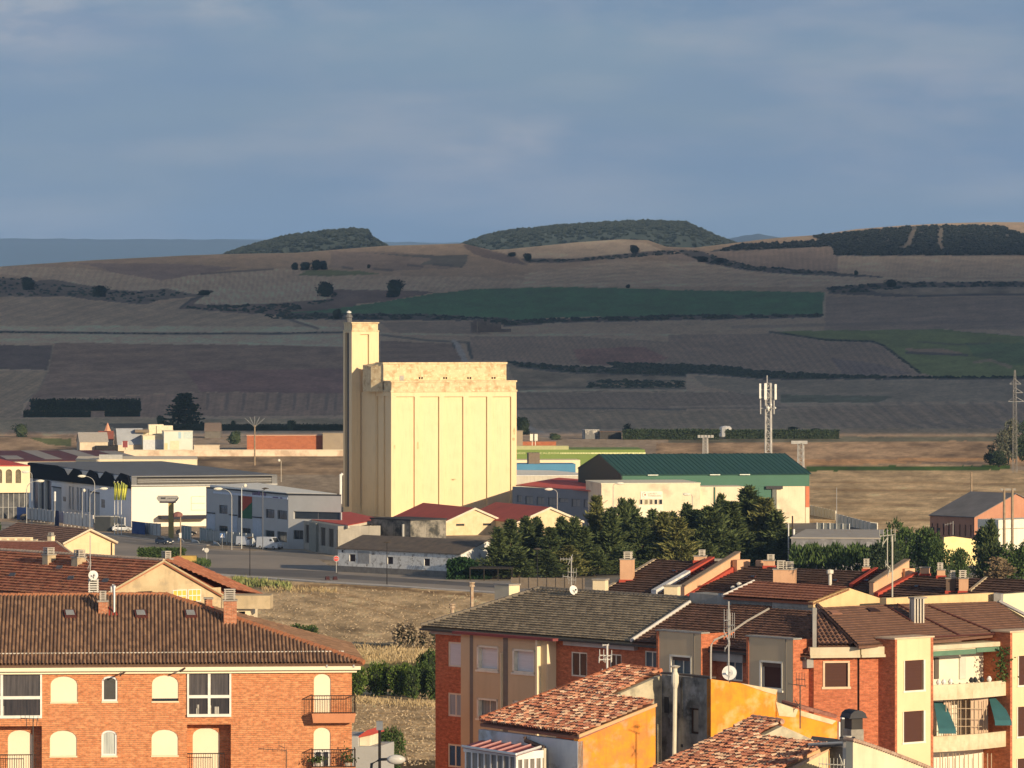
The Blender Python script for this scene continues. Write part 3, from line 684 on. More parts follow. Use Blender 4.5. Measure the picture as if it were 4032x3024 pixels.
def gable_roof(root,w,t0,t1,dep,ze,zr,mode,mat,ov=.4,th=.14,name='roof',prof=None):
    P = w.p;m = MB()
    if mode == 'n':
        c = (t0+t1)/2;k = (zr-ze)/(c-t0);a,b = t0-ov,t1+ov;za = ze-ov*k
        for (s,e) in (((a,za),(c,zr)),((c,zr),(b,za))):
            m.hexa([P(s[0],s[1],ov),P(e[0],e[1],ov),P(e[0],e[1],-dep-ov),P(s[0],s[1],-dep-ov)],
                   [P(s[0],s[1]+th,ov),P(e[0],e[1]+th,ov),P(e[0],e[1]+th,-dep-ov),P(s[0],s[1]+th,-dep-ov)])
    else:
        k = (zr-ze)/(dep/2);za = ze-ov*k
        for (s,e) in (((ov,za),(-dep/2,zr)),((-dep/2,zr),(-dep-ov,za))):
            m.hexa([P(t0-ov,s[1],s[0]),P(t1+ov,s[1],s[0]),P(t1+ov,e[1],e[0]),P(t0-ov,e[1],e[0])],
                   [P(t0-ov,s[1]+th,s[0]),P(t1+ov,s[1]+th,s[0]),P(t1+ov,e[1]+th,e[0]),P(t0-ov,e[1]+th,e[0])])
    return m.build(name,mat,root)
def window(root,w,r,mat_frame,mat_pane,fr=.07,off=-.12,mull=1,rise=0,name='window',pane='pane',label=None,hbar=0):
    """frame as the part, pane as its sub-part"""
    t0,t1,z0,z1 = r;m = MB()
    wbox(m,w,t0,t0+fr,z0,z1,off-.03,off+.05);wbox(m,w,t1-fr,t1,z0,z1,off-.03,off+.05)
    wbox(m,w,t0+fr,t1-fr,z0,z0+fr,off-.03,off+.05)
    if not rise:wbox(m,w,t0+fr,t1-fr,z1-fr,z1,off-.03,off+.05)
    for k in range(mull):
        c = t0+(t1-t0)*(k+1)/(mull+1);wbox(m,w,c-fr/2,c+fr/2,z0+fr,z1-fr,off-.02,off+.04)
    if hbar:wbox(m,w,t0+fr,t1-fr,z0+hbar-fr/2,z0+hbar+fr/2,off-.022,off+.038)
    if rise:
        A = arc(t0,t1,z1,rise);B = arc(t0+fr,t1-fr,z1-fr,max(rise-fr,.02))
        for k in range(len(A)-1):
            m.hexa([w.p(*A[k],off-.03),w.p(*A[k+1],off-.03),w.p(*A[k+1],off+.05),w.p(*A[k],off+.05)],
                   [w.p(*B[k],off-.03),w.p(*B[k+1],off-.03),w.p(*B[k+1],off+.05),w.p(*B[k],off+.05)])
    o = m.build(name,mat_frame,root)
    if label:o['label'] = label
    g = MB()
    if rise:
        B = arc(t0+fr*.5,t1-fr*.5,z1-fr*.5,rise*.95);g.prism([w.p(t0+fr*.5,z0+.02,off-.02),w.p(t1-fr*.5,z0+.02,off-.02)]+[w.p(t,z,off-.02) for t,z in B],w.n*.03)
    else:wbox(g,w,t0+.02,t1-.02,z0+.02,z1-.02,off-.015,off+.015)
    g.build(pane,mat_pane,o);return o
def shutter(root,w,r,mat,off=-.1,rise=0,name='shutter',gap=0):
    t0,t1,z0,z1 = r;z0 += gap;m = MB()
    if rise:
        A = arc(t0,t1,z1,rise,10);m.prism([w.p(t0,z0,off-.04),w.p(t1,z0,off-.04)]+[w.p(t,z,off-.04) for t,z in A],w.n*.05)
    else:wbox(m,w,t0,t1,z0,z1,off-.04,off)
    return m.build(name,mat,root)
def text_mesh(s,w,t0,t1,z0,z1,off,mat,root,name='lettering',bold=.0):
    c = bpy.data.curves.new(name,'FONT');c.body = s;c.extrude = .02;c.offset = bold;c.size = 1
    o = bpy.data.objects.new('tmp',c);col.objects.link(o);dg = bpy.context.evaluated_depsgraph_get()
    me = bpy.data.meshes.new_from_object(o.evaluated_get(dg));bpy.data.objects.remove(o)
    xs = [v.co.x for v in me.vertices];ys = [v.co.y for v in me.vertices]
    x0,x1,y0,y1 = min(xs),max(xs),min(ys),max(ys);off0 = Vector(root['_o'])
    for v in me.vertices:
        v.co = w.p(t0+(v.co.x-x0)/(x1-x0)*(t1-t0),z0+(v.co.y-y0)/(y1-y0)*(z1-z0),off+v.co.z+.02)-off0
    me.materials.append(mat);o = bpy.data.objects.new(name,me);col.objects.link(o);o.parent = root;return o
glass = M('dark glass',(.02,.025,.03),rough=.12,spec=.6,c2=(.035,.04,.045),scale=.6)
metal_g = M('galvanised metal',(.42,.42,.40),rough=.55)
metal_d = M('dark metal',(.035,.035,.04),rough=.6)
whitep = M('white paint',(.74,.73,.69),rough=.6,c2=(.66,.65,.61))
conc = M('concrete',(.36,.33,.28),c2=(.24,.22,.19),scale=.8,stain=.5)
# ---------------------------------------------------------------- grain silo
cream_silo = M('silo render',(.80,.635,.385),c2=(.74,.585,.35),scale=.22,rough=.9,mixlo=.5,mixhi=.75,bump=.25,bscale=3,stain=.22)
peel = M('silo peeling render',(.66,.53,.32),c2=(.46,.33,.18),scale=.55,mixlo=.46,mixhi=.64,c3=(.78,.67,.42),s3=1.3,rough=.95)
stainm = M('rust stain',(.50,.33,.16),c2=(.70,.55,.32),scale=1.3,rough=.95)
W = wl('C',535,1535,-21,1123);ws = Wall(W.o.x,W.o.y,69)
T = W.hit('C',1445,700)[0];zc = W.hit('C',535,632)[1];zt = W.hit('C',535,563)[1]
silo = thing('grain_silo','tall cream grain silo with slim lift tower towering over the town','silo',base(W,0))
m = MB();pr = []
for (a,b) in ((572,706),(743,884),(921,1059),(1099,1232),(1271,1406)):
    t0,t1,z0,z1 = rect(W,'C',a,667,b,1500);pr.append((t0,t1,-.5,z1))
wall_face(m,W,0,T,0,zc,[(a,b,.3,d) for (a,b,c,d) in pr],.45)
DP = 10.8
m.quad(W.p(T,0),W.p(T,0,-DP),W.p(T,zc,-DP),W.p(T,zc));m.quad(W.p(0,zc),W.p(T,zc),W.p(T,zc,-DP),W.p(0,zc,-DP))
m.quad(W.p(T,0,-DP),W.p(0,0,-DP),W.p(0,zc,-DP),W.p(T,zc,-DP))
wbox(m,W,.5,T-.5,0,zc-.1,-.46,-.5)
sh = []
for (a,b) in ((429,470),(480,524)):
    t0,t1,z0,z1 = rect(ws,'C',a,662,b,1500);sh.append((t0,t1,.3,z1))
wall_face(m,ws,-DP,0,0,zc,sh,.35);wbox(m,ws,-DP+.5,-.5,0,zc-.2,-.5,-.36)
m.build('bin_block',cream_silo,silo)
m = MB();wbox(m,W,-.15,T+.15,zc-.1,zc+.35,-DP-.1,.18);wbox(m,W,.1,T-.1,zc+.35,zt,-DP,-.08);wbox(m,W,-.15,T+.1,zt,zt+.35,-DP-.1,.1)
m.build('cornice',peel,silo)
g0 = Wall(W.p(0,0,-4.9).x,W.p(0,0,-4.9).y,-21)
ga,_ = g0.hit('C',479,500);gb,_ = g0.hit('C',1371,500);gz = g0.hit('C',600,432)[1]
m = MB();zt2 = zt+.35
hw = []
for c in (750,927,1102,1278):
    for (a,b) in ((c-15,c-3),(c+3,c+15)):t0,t1,z0,z1 = rect(g0,'C',a,541,b,562);hw.append((t0,t1,zt2+.3,z1+.55))
wall_face(m,g0,ga,gb,zt2,gz,hw,.3);P = g0.p
m.quad(P(gb,zt2),P(gb,zt2,-5),P(gb,gz,-5),P(gb,gz));m.quad(P(ga,zt2,-5),P(ga,zt2),P(ga,gz),P(ga,gz,-5));m.quad(P(ga,zt2,-5),P(gb,zt2,-5),P(gb,gz,-5),P(ga,gz,-5))
wbox(m,g0,ga-.2,gb+.2,gz,gz+.45,-5.2,.2)
m.build('gallery',peel,silo)
for h in hw:blk(silo,'window',M('black opening',(.02,.018,.016)),g0,h[0],h[1],-.33,-.29,h[2],h[3])
r = rect(g0,'C',596,514,627,556);blk(silo,'vent_panel',M('grey panel',(.42,.40,.36)),g0,r[0],r[1],.0,.06,r[2],r[3])
# end bay of the gallery that joins the tower, and the stair block
m = MB();a = ga-1.2
m.hexa([P(ga-2.0,zc,-3.2),P(ga,zc,-.6),P(ga,zc,-5),P(ga-2.0,zc,-9)],[P(ga-2.0,gz-.6,-3.2),P(ga,gz+.3,-.6),P(ga,gz+.3,-5),P(ga-2.0,gz-.2,-9)])
m.build('gallery_end',peel,silo)
m = MB();b0 = [W.p(-.1,0,-10.8),W.p(5,0,-10.8),W.p(5,0,-16.3),W.p(-1.75,0,-16.3)]
z1 = CAMH+ray('C',385,592)[1]*1134;z2 = CAMH+ray('C',320,638)[1]*1140
m.hexa(b0,[Vector((b0[0].x,b0[0].y,z1+1)),Vector((b0[1].x,b0[1].y,z1+1)),Vector((b0[2].x,b0[2].y,z2)),Vector((b0[3].x,b0[3].y,z2))])
m.build('stair_block',cream_silo,silo)
wt = Wall(W.p(0,0,-16.1).x,W.p(0,0,-16.1).y,-21)
ta,_ = wt.hit('C',249,600);tb,_ = wt.hit('C',445,300);tz = wt.hit('C',300,185)[1];tz2 = wt.hit('C',300,126)[1]
r = rect(wt,'C',312,215,374,1490)
m = MB();wall_face(m,wt,ta,tb,0,tz,[(r[0],r[1],2,r[3])],.5);P = wt.p
wbox(m,wt,ta+.4,tb-.4,1,tz-.4,-.55,-.5)
tl = Wall(P(ta,0).x,P(ta,0).y,69);td = 6.2
r2 = rect(tl,'C',196,203,224,1480);wall_face(m,tl,-td,0,0,tz,[(-td*.8,-td*.32,2,r2[3])],.6)
m.quad(P(tb,0),P(tb,0,-td),P(tb,tz,-td),P(tb,tz));m.quad(P(ta,0,-td),P(tb,0,-td),P(tb,tz,-td),P(ta,tz,-td));m.quad(P(ta,tz),P(tb,tz),P(tb,tz,-td),P(ta,tz,-td))
m.build('lift_tower',cream_silo,silo)
m = MB();wbox(m,wt,ta+.15,tb-.15,tz,tz2-.3,-td+.2,-.15);wbox(m,wt,ta-.1,tb+.1,tz2-.3,tz2,-td,.1);wbox(m,wt,ta-.08,tb+.08,tz-.35,tz,-td-.05,.12);m.build('tower_cap',peel,silo)
wbox(MB(),tl,-td*.8,-td*.32,2,r2[3],-.7,-.62).build('slot_shade',M('dark recess',(.09,.09,.10)),silo)
p = PT('C',228,180,1146);m = MB();z0 = tz2-3.2
m.lathe((p.x,p.y,tz),[(1.1,0),(1.1,1.6),(.75,1.7),(.75,3.0),(1.0,3.1),(.7,3.7),(.2,4.1)],12);m.build('roof_cowl',M('grey weathered metal',(.17,.17,.17),c2=(.10,.10,.10)),silo)
m = MB();m.lathe((p.x,p.y,tz+4.0),[(.2,0),(.6,.15),(.6,.4),(.1,.7)],10);m.build('cowl_lid',whitep,silo)
m = MB()
for q in ([('B',1436,583),('B',1414,610)],[('B',1418,590),('B',1418,850)],[('B',1418,840),('B',1310,912)],[('B',1338,893),('B',1338,950)]):
    m.tube([PT(*q[0],1105),PT(*q[1],1105)],.3,8)
m.build('loading_chute',M('white steel',(.80,.80,.76),rough=.45),silo)
for (a,b,c,d) in ((552,1015,568,1050),(722,985,736,1055),(1410,960,1437,990),(1420,885,1436,950),(978,1262,1008,1271),(668,628,705,640)):
    r = rect(W,'C',a,b,c,d);oo = -.44 if 572 < a < 706 else .03
    mm = MB();c0,c1 = (r[0]+r[1])/2,(r[2]+r[3])/2;rr = random.Random(a)
    pts = [W.p(c0+(r[1]-r[0])/2*math.cos(k*.785)*rr.uniform(.6,1),c1+(r[3]-r[2])/2*math.sin(k*.785)*rr.uniform(.7,1),.004) for k in range(8)]
    mm.prism(pts,W.n*.02).build('render_scar',stainm,silo)
# ---------------------------------------------------------------- annexes of the silo
red_sheet = M('red sheet roof',(.56,.09,.06),c2=(.46,.075,.05),scale=.3,rough=.6,bump=.3,bscale=4)
cream = M('cream render',(.74,.62,.40),c2=(.62,.49,.29),scale=.5,rough=.95,stain=.3)
pale = M('pale render',(.70,.63,.50),c2=(.62,.55,.42),scale=.5,rough=.95,stain=.25)
def gable_annex(fx,ax,ay,lx,ly,rx,D,label,length):
    w_ = wl(fx,ax,ay,-21,D);t0,ze = w_.hit(fx,lx,ly);t1,_ = w_.hit(fx,rx,ly);_,zr = w_.hit(fx,ax,ay);h = max(abs(t0),abs(t1));h = (abs(t0)+abs(t1))/2
    o = thing('silo_annex',label,'warehouse',base(w_,0),'gabled silo annexes')
    hs = [(-h*.55,-h*.3,2.0,3.8),(h*.25,h*.5,2.0,3.8)]
    gable_walls(o,w_,-h,h,length,0,ze,zr,'n',cream,hs)
    for q in hs:window(o,w_,q,M('brown wood',(.09,.05,.03)),glass,.1,-.2)
    gable_roof(o,w_,-h,h,length,ze,zr,'n',red_sheet,.3)
    m = MB();k = (zr-ze)/h
    for s in (-1,1):m.hexa([w_.p(s*(h+.3),ze-.3*k-.25,.3),w_.p(0,zr-.25,.3),w_.p(0,zr-.25,.5),w_.p(s*(h+.3),ze-.3*k-.25,.5)],[w_.p(s*(h+.3),ze-.3*k+.2,.3),w_.p(0,zr+.2,.3),w_.p(0,zr+.2,.5),w_.p(s*(h+.3),ze-.3*k+.2,.5)])
    m.build('verge',pale,o)
gable_annex('C',1140,1478,885,1592,1372,1030,'cream gabled annex with red roof directly in front of the silo',32)
gable_annex('D',475,883,200,1010,765,1022,'cream gabled annex with red roof to the right, half hidden by conifers',32)
# low cream block and the dirty grey block
w_ = wl('C',675,1700,-21,990);r = rect(w_,'C',675,1556,868,1700)
o = thing('low_store','low cream rendered store between the grey block and the gabled annex','outbuilding',base(w_,0));blk(o,'wall',cream,w_,0,r[1],-8,0,0,r[3]-.3);blk(o,'parapet',peel,w_,-.1,r[1]+.1,-8.1,.1,r[3]-.3,r[3])
w_ = wl('B',1765,1100,50,950);t1,z1 = w_.hit('B',2027,985)
o = thing('concrete_block','dirty grey concrete annex with black mould under the silo','outbuilding',base(w_,0))
blk(o,'wall',M('mouldy concrete',(.28,.26,.22),c2=(.05,.05,.045),scale=.35,mixlo=.42,mixhi=.58,stain=.7),w_,-3,t1,-9,0,0,z1-.25);blk(o,'roof',metal_d,w_,-3.2,t1+.2,-9.2,.2,z1-.25,z1)
m = MB();m.tube([w_.p(t1*.78,1,.2),w_.p(t1*.78,z1-1,.2)],.25,8);m.build('drainpipe',metal_g,o)
# red roofed office wing
w_ = Wall(GZ('B',1395,1300).x,GZ('B',1395,1300).y,74)
gs = M('grey green render',(.40,.37,.31),c2=(.30,.28,.24),scale=.4,stain=.5)
o = thing('silo_office','low grey building with red flat roof and tall shutters beside the silo','building',base(w_,0))
t0,ze = w_.hit('B',1096,1003);ze = w_.hit('B',1395,1043)[1]
hs = []
for (a,b,c,d) in ((1112,1075,1150,1208),(1245,1092,1285,1230),(1315,1102,1357,1243),(1385,1110,1394,1205)):
    q = rect(w_,'B',a,b,c,d);hs.append((q[0],q[1],1.4,5.0))
m = MB();wall_face(m,w_,t0,0,0,ze,hs,.35);P = w_.p
wf = Wall(P(0,0).x,P(0,0).y,-16);tw,_ = wf.hit('B',1765,1000);m2 = wf.p
m.quad(P(0,0),m2(tw,0),m2(tw,ze),P(0,ze));m.quad(P(t0,0),P(t0,0,-14),P(t0,ze,-14),P(t0,ze));m.build('wall',gs,o)
for h in hs:blk(o,'shutter',M('brown shutter',(.08,.06,.045)),w_,h[0],h[1],-.36,-.3,h[2],h[3])
q = rect(w_,'B',1163,1015,1224,1290);blk(o,'pilaster',M('grey green render dark',(.28,.28,.24),stain=.6),w_,q[0],q[1],-.01,.5,0,ze-.1)
m = MB()
pp = [GZ('B',1040,972,ze+.1),GZ('B',1482,1040,ze+.1),GZ('B',1768,985,ze+.1),GZ('B',1500,925,ze+.1),GZ('B',1300,930,ze+.1)]
m.hexa([p_ for p_ in pp],[p_+Vector((0,0,.15)) for p_ in pp]);m.build('roof',red_sheet,o)
m = MB();m.hexa([p_-Vector((0,0,.5)) for p_ in pp],[p_-Vector((0,0,.003)) for p_ in pp]);m.build('fascia',pale,o)
# shabby white warehouse
w_ = wl('B',1395,1440,45);t1 = w_.hit('D',-300,1300)[0];ze = w_.hit('B',1395,1235)[1]
o = thing('old_warehouse','long low white warehouse with peeling walls and brown sheet roof','warehouse',base(w_,0))
wp = M('peeling whitewash',(.78,.78,.74),c2=(.66,.66,.63),c3=(.25,.23,.20),s3=.9,scale=2,stain=.4)
hs = []
for (a,b,c,d) in ((1425,1250,1440,1272),(1495,1287,1546,1352),(1826,1310,1875,1375),(2145,1325,2195,1390)):hs.append(rect(w_,'B',a,b,c,d))
dp = 13;gable_walls(o,w_,0,t1,dp,1.1,ze,ze+2.1,'u',wp,hs)
blk(o,'stone_base',M('grey stone base',(.22,.21,.19),c2=(.15,.14,.13),scale=.8,stain=.5),w_,-.05,t1+.05,-dp-.05,.05,-.1,1.1)
for h in hs:window(o,w_,h,M('dark wood',(.05,.035,.03)),M('dark maroon pane',(.05,.03,.035)),.08,-.2)
q = rect(w_,'B',1568,1260,1672,1368);blk(o,'door',M('grey door',(.36,.37,.37),c2=(.28,.28,.28)),w_,q[0],q[1],-.01,.06,q[2],q[3])
gable_roof(o,w_,0,t1,dp,ze,ze+2.1,'u',M('brown cement sheet',(.16,.125,.095),c2=(.10,.085,.07),scale=.7,rough=.95,bump=.5,bscale=2),.35)
q = rect(w_,'B',2000,1380,2140,1430)
m = MB()
for k in range(7):
    a = q[0]+(q[1]-q[0])*k/7;m.tube([w_.p(a,q[2]+.1,.01),w_.p(a+.5,q[3]-.2*(k % 3)*.3,.012),w_.p(a+.9,q[2]+.3,.01)],.05,4)
m.build('graffiti',M('blue grey spray',(.20,.23,.30)),o)
# ---------------------------------------------------------------- grey two storey building with the banners
gw = M('blue grey panel',(.46,.47,.47),c2=(.42,.43,.43),scale=.3,rough=.8)
w_ = wl('B',962,1240,65);t0,_ = w_.hit('B',247,800);ze = w_.hit('B',962,772)[1];hs = []
for q in ((360,845,434,932),(764,893,841,978),(867,903,952,991),(762,1045,841,1110),(865,1067,950,1157),(360,995,434,1075),(560,1018,634,1100)):
    hs.append(rect(w_,'B',*q))
for i in (0,1,2):hs[i] = (hs[i][0],hs[i][1],hs[1][2],hs[1][3])
for i in (3,4,5,6):hs[i] = (hs[i][0],hs[i][1],1.2,3.3)
o = thing('office_building','blue grey two storey building with white flat roof left of the silo','building',base(w_,0))
m = MB();wall_face(m,w_,t0,0,0,ze,hs,.3)
wf = Wall(w_.o.x,w_.o.y,30);tw,_ = wf.hit('B',1424,900)
h2 = [rect(wf,'B',1008,914,1420,990),rect(wf,'B',1008,1078,1092,1160)]
wall_face(m,wf,0,tw,0,ze,h2,.5)
m.quad(w_.p(t0,0),wf.p(tw,0)+w_.u*t0,wf.p(tw,ze)+w_.u*t0,w_.p(t0,ze));m.quad(wf.p(tw,0),wf.p(tw,0)+w_.u*t0,wf.p(tw,ze)+w_.u*t0,wf.p(tw,ze))
m.build('wall',gw,o)
for h in hs:window(o,w_,h,M('grey frame',(.20,.20,.21)),glass,.08,-.28)
for h in h2:window(o,wf,h,M('grey frame',(.2,.2,.2)),glass,.08,-.45,mull=0 if h[1]-h[0] > 12 else 1)
m = MB();rr = [w_.p(t0,ze),w_.p(0,ze,.2),wf.p(tw,ze),wf.p(tw,ze)+w_.u*t0]
m.hexa(rr,[p_+Vector((0,0,.3)) for p_ in rr]);m.build('roof',M('dark edge',(.05,.05,.055)),o)
m = MB();ce = sum(rr,Vector())/4;b_ = [ce+(p_-ce)*.94+Vector((0,0,.304)) for p_ in rr];m.hexa(b_,[p_+Vector((0,0,h_)) for p_,h_ in zip(b_,(.5,.1,.1,1.1))]);m.build('roof_deck',M('white roof sheet',(.90,.88,.78),rough=.5),o)
q = rect(w_,'B',312,716,960,812);lo = q[3];zb = w_.hit('B',960,812)[1]
blk(o,'sign_band',M('sign band pale',(.60,.66,.76)),w_,w_.hit('B',312,760)[0],-.2,.0,.12,zb,ze-.5)
for (a,b,nm,mt) in ((528,648,'banner',None),):
    ta_,tb_ = w_.hit('B',a,850)[0],w_.hit('B',b,850)[0];z1_,z0_ = w_.hit('B',590,768)[1],w_.hit('B',590,975)[1]
    blk(o,'banner',M('banner green',(.035,.13,.06)),w_,ta_+(tb_-ta_)*.2,tb_,.02,.06,z0_,z1_)
    blk(o,'banner',M('banner dark',(.035,.02,.02)),w_,ta_,ta_+(tb_-ta_)*.2,.02,.06,z0_,z1_)
    m = MB();m.prism([w_.p(ta_+(tb_-ta_)*.2,z1_,.065),w_.p(tb_,z1_,.065),w_.p(tb_,z0_+(z1_-z0_)*.7,.065),w_.p(ta_+(tb_-ta_)*.35,z0_+(z1_-z0_)*.3,.065),w_.p(ta_+(tb_-ta_)*.2,z0_+(z1_-z0_)*.32,.065)],w_.n*.02);m.build('banner_emblem',M('banner red',(.42,.07,.035)),o)
pk = M('mauve print',(.20,.14,.24));
for (a,b,c,d) in ((595,724,640,772),(833,755,880,803),(896,760,916,808)):q = rect(w_,'B',a,b,c,d);blk(o,'sign_panel',pk,w_,q[0],q[1],.12,.16,max(q[2],zb+.1),min(q[3],ze-.6))
q = (w_.hit('B',655,770)[0],w_.hit('B',800,770)[0]);m = MB();rr_ = random.Random(4)
t_ = q[0]
while t_ < q[1]-2:wd = rr_.uniform(.8,1.8);wbox(m,w_,t_,t_+wd*.6,zb+.35,zb+.35+rr_.uniform(.5,.9),.12,.15);t_ += wd
m.build('lettering',pk,o)
for q in ((262,873,326,970),(655,920,733,1002),(455,895,520,985)):
    r = rect(w_,'B',*q);blk(o,'wall_panel',M('pale blue panel',(.50,.56,.64)),w_,r[0],r[1],.0,.08,1.2,5.6)
    blk(o,'door_lintel',metal_d,w_,r[0],r[1],.0,.3,5.65,5.85)
# ---------------------------------------------------------------- big grey hall with zigzag fascia
w_ = wl('A',1145,1110,73,1072);t0,_ = w_.hit('A',250,620);ze = w_.hit('A',1145,606)[1]
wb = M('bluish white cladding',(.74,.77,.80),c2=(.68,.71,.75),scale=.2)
o = thing('distribution_hall','big hall with grey roof, black zigzag fascia and sunlit white front','industrial hall',base(w_,0))
wf = Wall(w_.o.x,w_.o.y,-17);tw,_ = wf.hit('B',866,650)
hs = []
for (a,b) in ((600,614),(628,641),(670,684),(697,712),(737,750),(765,778)):q = rect(w_,'A',a,720,b,880);hs.append((q[0],q[1],1.6,7.0))
q = rect(w_,'A',287,690,448,900);hs.append((q[0],q[1],.1,7.6))
m = MB();zl = w_.hit('A',1145,716)[1]
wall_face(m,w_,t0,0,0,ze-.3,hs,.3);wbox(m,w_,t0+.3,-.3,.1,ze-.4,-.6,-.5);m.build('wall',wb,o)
ent = hs[-1];dkblue = M('dark blue glass',(.015,.02,.06),rough=.2,spec=.5)
for h in hs[:-1]:blk(o,'window',glass,w_,h[0],h[1],-.32,-.25,h[2],h[3])
eo = blk(o,'entrance',dkblue,w_,ent[0],ent[1],-.4,-.3,ent[2],ent[3])
for k in (.3,.42,.62,.74):a = ent[0]+(ent[1]-ent[0])*k;blk(eo,'column',M('pale column',(.55,.52,.46)),w_,a,a+(1.9 if k in (.3,.62) else .5),-.25,.1,.1,ent[3])
zz = ((250,490),(500,515),(560,545),(590,598),(606,598),(650,540),(700,560),(722,600),(750,612),(790,552),(840,575),(865,627),(882,625),(925,565),(975,590),(1000,640),(1016,640),(1060,580),(1120,600),(1145,716),(250,622))
m = MB();m.prism([w_.p(*w_.hit('A',*q,.3),.3) for q in zz],w_.n*.3)
fo = m.build('fascia',M('black cladding',(.012,.012,.016),rough=.95,spec=.03),o)
for i in (3,8,12,16):
    a,b = zz[i],zz[i+1] if i+1 < len(zz) else zz[i]
    a1 = w_.hit('A',zz[i-1][0],zz[i-1][1]);b1 = w_.hit('A',zz[i+1][0]+40,zz[i+1][1]-45)
    blk(o,'roof_light',M('white roof light',(.66,.66,.62)),w_,min(a1[0],b1[0]),max(a1[0],b1[0]),-.1,.25,ze-3.6,ze-.4)
P = w_.p;br = wf.p(tw,0);back = w_.u*t0
m = MB();zl2 = wf.hit('A',1400,700)[1]
wall_face(m,wf,0,tw,0,zl2,[],0)
m.quad(br,br+back,br+back+Vector((0,0,ze-.3)),br+Vector((0,0,ze-.3)));m.quad(P(t0,0),br+back,br+back+Vector((0,0,ze-.3)),P(t0,ze-.3))
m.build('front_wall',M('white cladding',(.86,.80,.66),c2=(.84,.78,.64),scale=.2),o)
m = MB();rr = [P(t0,ze),P(0,ze),wf.p(tw,ze),br+back+Vector((0,0,ze))]
m.hexa([p_-Vector((0,0,.3)) for p_ in rr],rr);m.build('roof',M('grey roof sheet',(.17,.175,.18),c2=(.14,.145,.15),scale=.15,rough=.6,bump=.2,bscale=1),o)
m = MB();t1_ = wf.hit('A',1195,650)[0];t2_ = wf.hit('B',815,650)[0]
lo_ = blk(o,'louvre_band',M('dark louvre',(.07,.065,.06),rough=.5),wf,t1_,t2_,-.3,.12,zl2+.6,ze-.55)
for k in (.33,.66):blk(lo_,'louvre_rail',metal_g,wf,t1_,t2_,.12,.2,zl2+.6+(ze-.55-zl2-.6)*k,zl2+.72+(ze-.55-zl2-.6)*k)
blk(o,'gutter',metal_g,wf,-.1,tw,-.2,.3,zl2+.15,zl2+.5)
blk(o,'band_end',M('grey roof sheet',(.2,.2,.2)),wf,t2_+.1,tw,-.3,.1,zl2+.5,ze-.35);blk(o,'band_end',M('grey roof sheet',(.2,.2,.2)),wf,0,t1_-.1,-.3,.1,zl2+.5,ze-.35)
q = rect(wf,'A',1668,787,1785,905);m = MB()
for z_ in (q[2],(q[2]+q[3])/2,q[3]):wbox(m,wf,q[0],q[1],z_,z_+.12,0,.06)
wbox(m,wf,q[0]-.12,q[0],q[2],q[3],0,.06);m.build('panel_trim',M('beige trim',(.62,.56,.44)),o)
q = rect(wf,'A',1380,950,1790,975);blk(o,'canopy',M('navy canopy',(.03,.03,.045)),wf,q[0],q[1],0,3.0,q[2],q[3])
for (a,b,c,d) in ((551,785,574,828),(884,808,914,885)):q = rect(w_,'A',a,b,c,d);blk(o,'poster',M('brown poster',(.16,.12,.10),c2=(.45,.42,.38),scale=1.5),w_,q[0],q[1],0,.05,q[2],q[3])
for (a,b,c,d) in ((462,703,535,900),(795,748,868,930)):
    q = rect(w_,'A',a,b,c,d);blk(o,'door',M('pale shutter door',(.44,.47,.50)),w_,q[0],q[1],.0,.06,.2,q[3]);blk(o,'door_lintel',metal_d,w_,q[0],q[1],.0,.35,q[3],q[3]+.25)
# ---------------------------------------------------------------- far left halls
w_ = wl('A',262,960,-14,1120);t0 = w_.hit('A',-160,600)[0];zt_ = w_.hit('A',100,520)[1];zb_ = w_.hit('A',100,752)[1]
o = thing('cream_hall','cream fronted hall with arched dark windows at the left edge','industrial hall',base(w_,0));hs = []
for (a,b) in ((-10,18),(50,104),(135,183)):q = rect(w_,'A',a,548,b,668);hs.append((q[0],q[1],q[2],q[3],.7))
m = MB();wall_face(m,w_,t0,0,zb_,zt_,hs,.3);wbox(m,w_,t0,0,zb_,zt_-.05,-20,-.5);m.build('wall',M('cream cladding',(.84,.72,.48),c2=(.80,.66,.43),scale=.15),o)
for h in hs:window(o,w_,h[:4],M('olive frame',(.13,.11,.06)),M('olive pane',(.10,.09,.05),c2=(.2,.17,.1),rough=.3),.15,-.25,0,h[4])
blk(o,'ground_floor',M('shop glazing',(.035,.04,.05),c2=(.12,.12,.12),scale=.5,rough=.3),w_,t0,-.3,-19,-1.0,0,zb_)
m = MB()
for k in range(9):wbox(m,w_,t0+(0-t0)*k/9,t0+(0-t0)*k/9+.15,0,zb_,-1.0,-.9)
wbox(m,w_,t0,0,2.6,2.7,-1.0,-.88);m.build('mullions',metal_g,o)
m = MB();m.hexa([w_.p(t0,zt_,.3),w_.p(-.1,zt_,.3),w_.p(-4,zt_+.9,-20),w_.p(t0,zt_+2.4,-20)],[w_.p(t0,zt_+.25,.3),w_.p(-.1,zt_+.15,.3),w_.p(-4,zt_+1.1,-20),w_.p(t0,zt_+2.7,-20)]);m.build('roof',red_sheet,o)
maroon = M('maroon roof sheet',(.15,.045,.045),c2=(.09,.03,.033),scale=.1,rough=.7)
w_ = wl('A',680,520,-8,1300);t0 = w_.hit('A',-260,480)[0];ze = w_.hit('A',300,472)[1]
o = thing('maroon_hall','long hall with dark maroon roof and pale skylight strips','industrial hall',base(w_,0))
t1 = w_.hit('A',1200,480)[0];dp = 90
zr_ = CAMH+ray('A',500,382)[1]*(1300+dp)
blk(o,'wall',M('cream parapet',(.80,.70,.52)),w_,t0,t1,-dp,0,0,ze-.2)
m = MB();t1b = (GZ('A',1000,383,zr_)-w_.o).dot(w_.u)
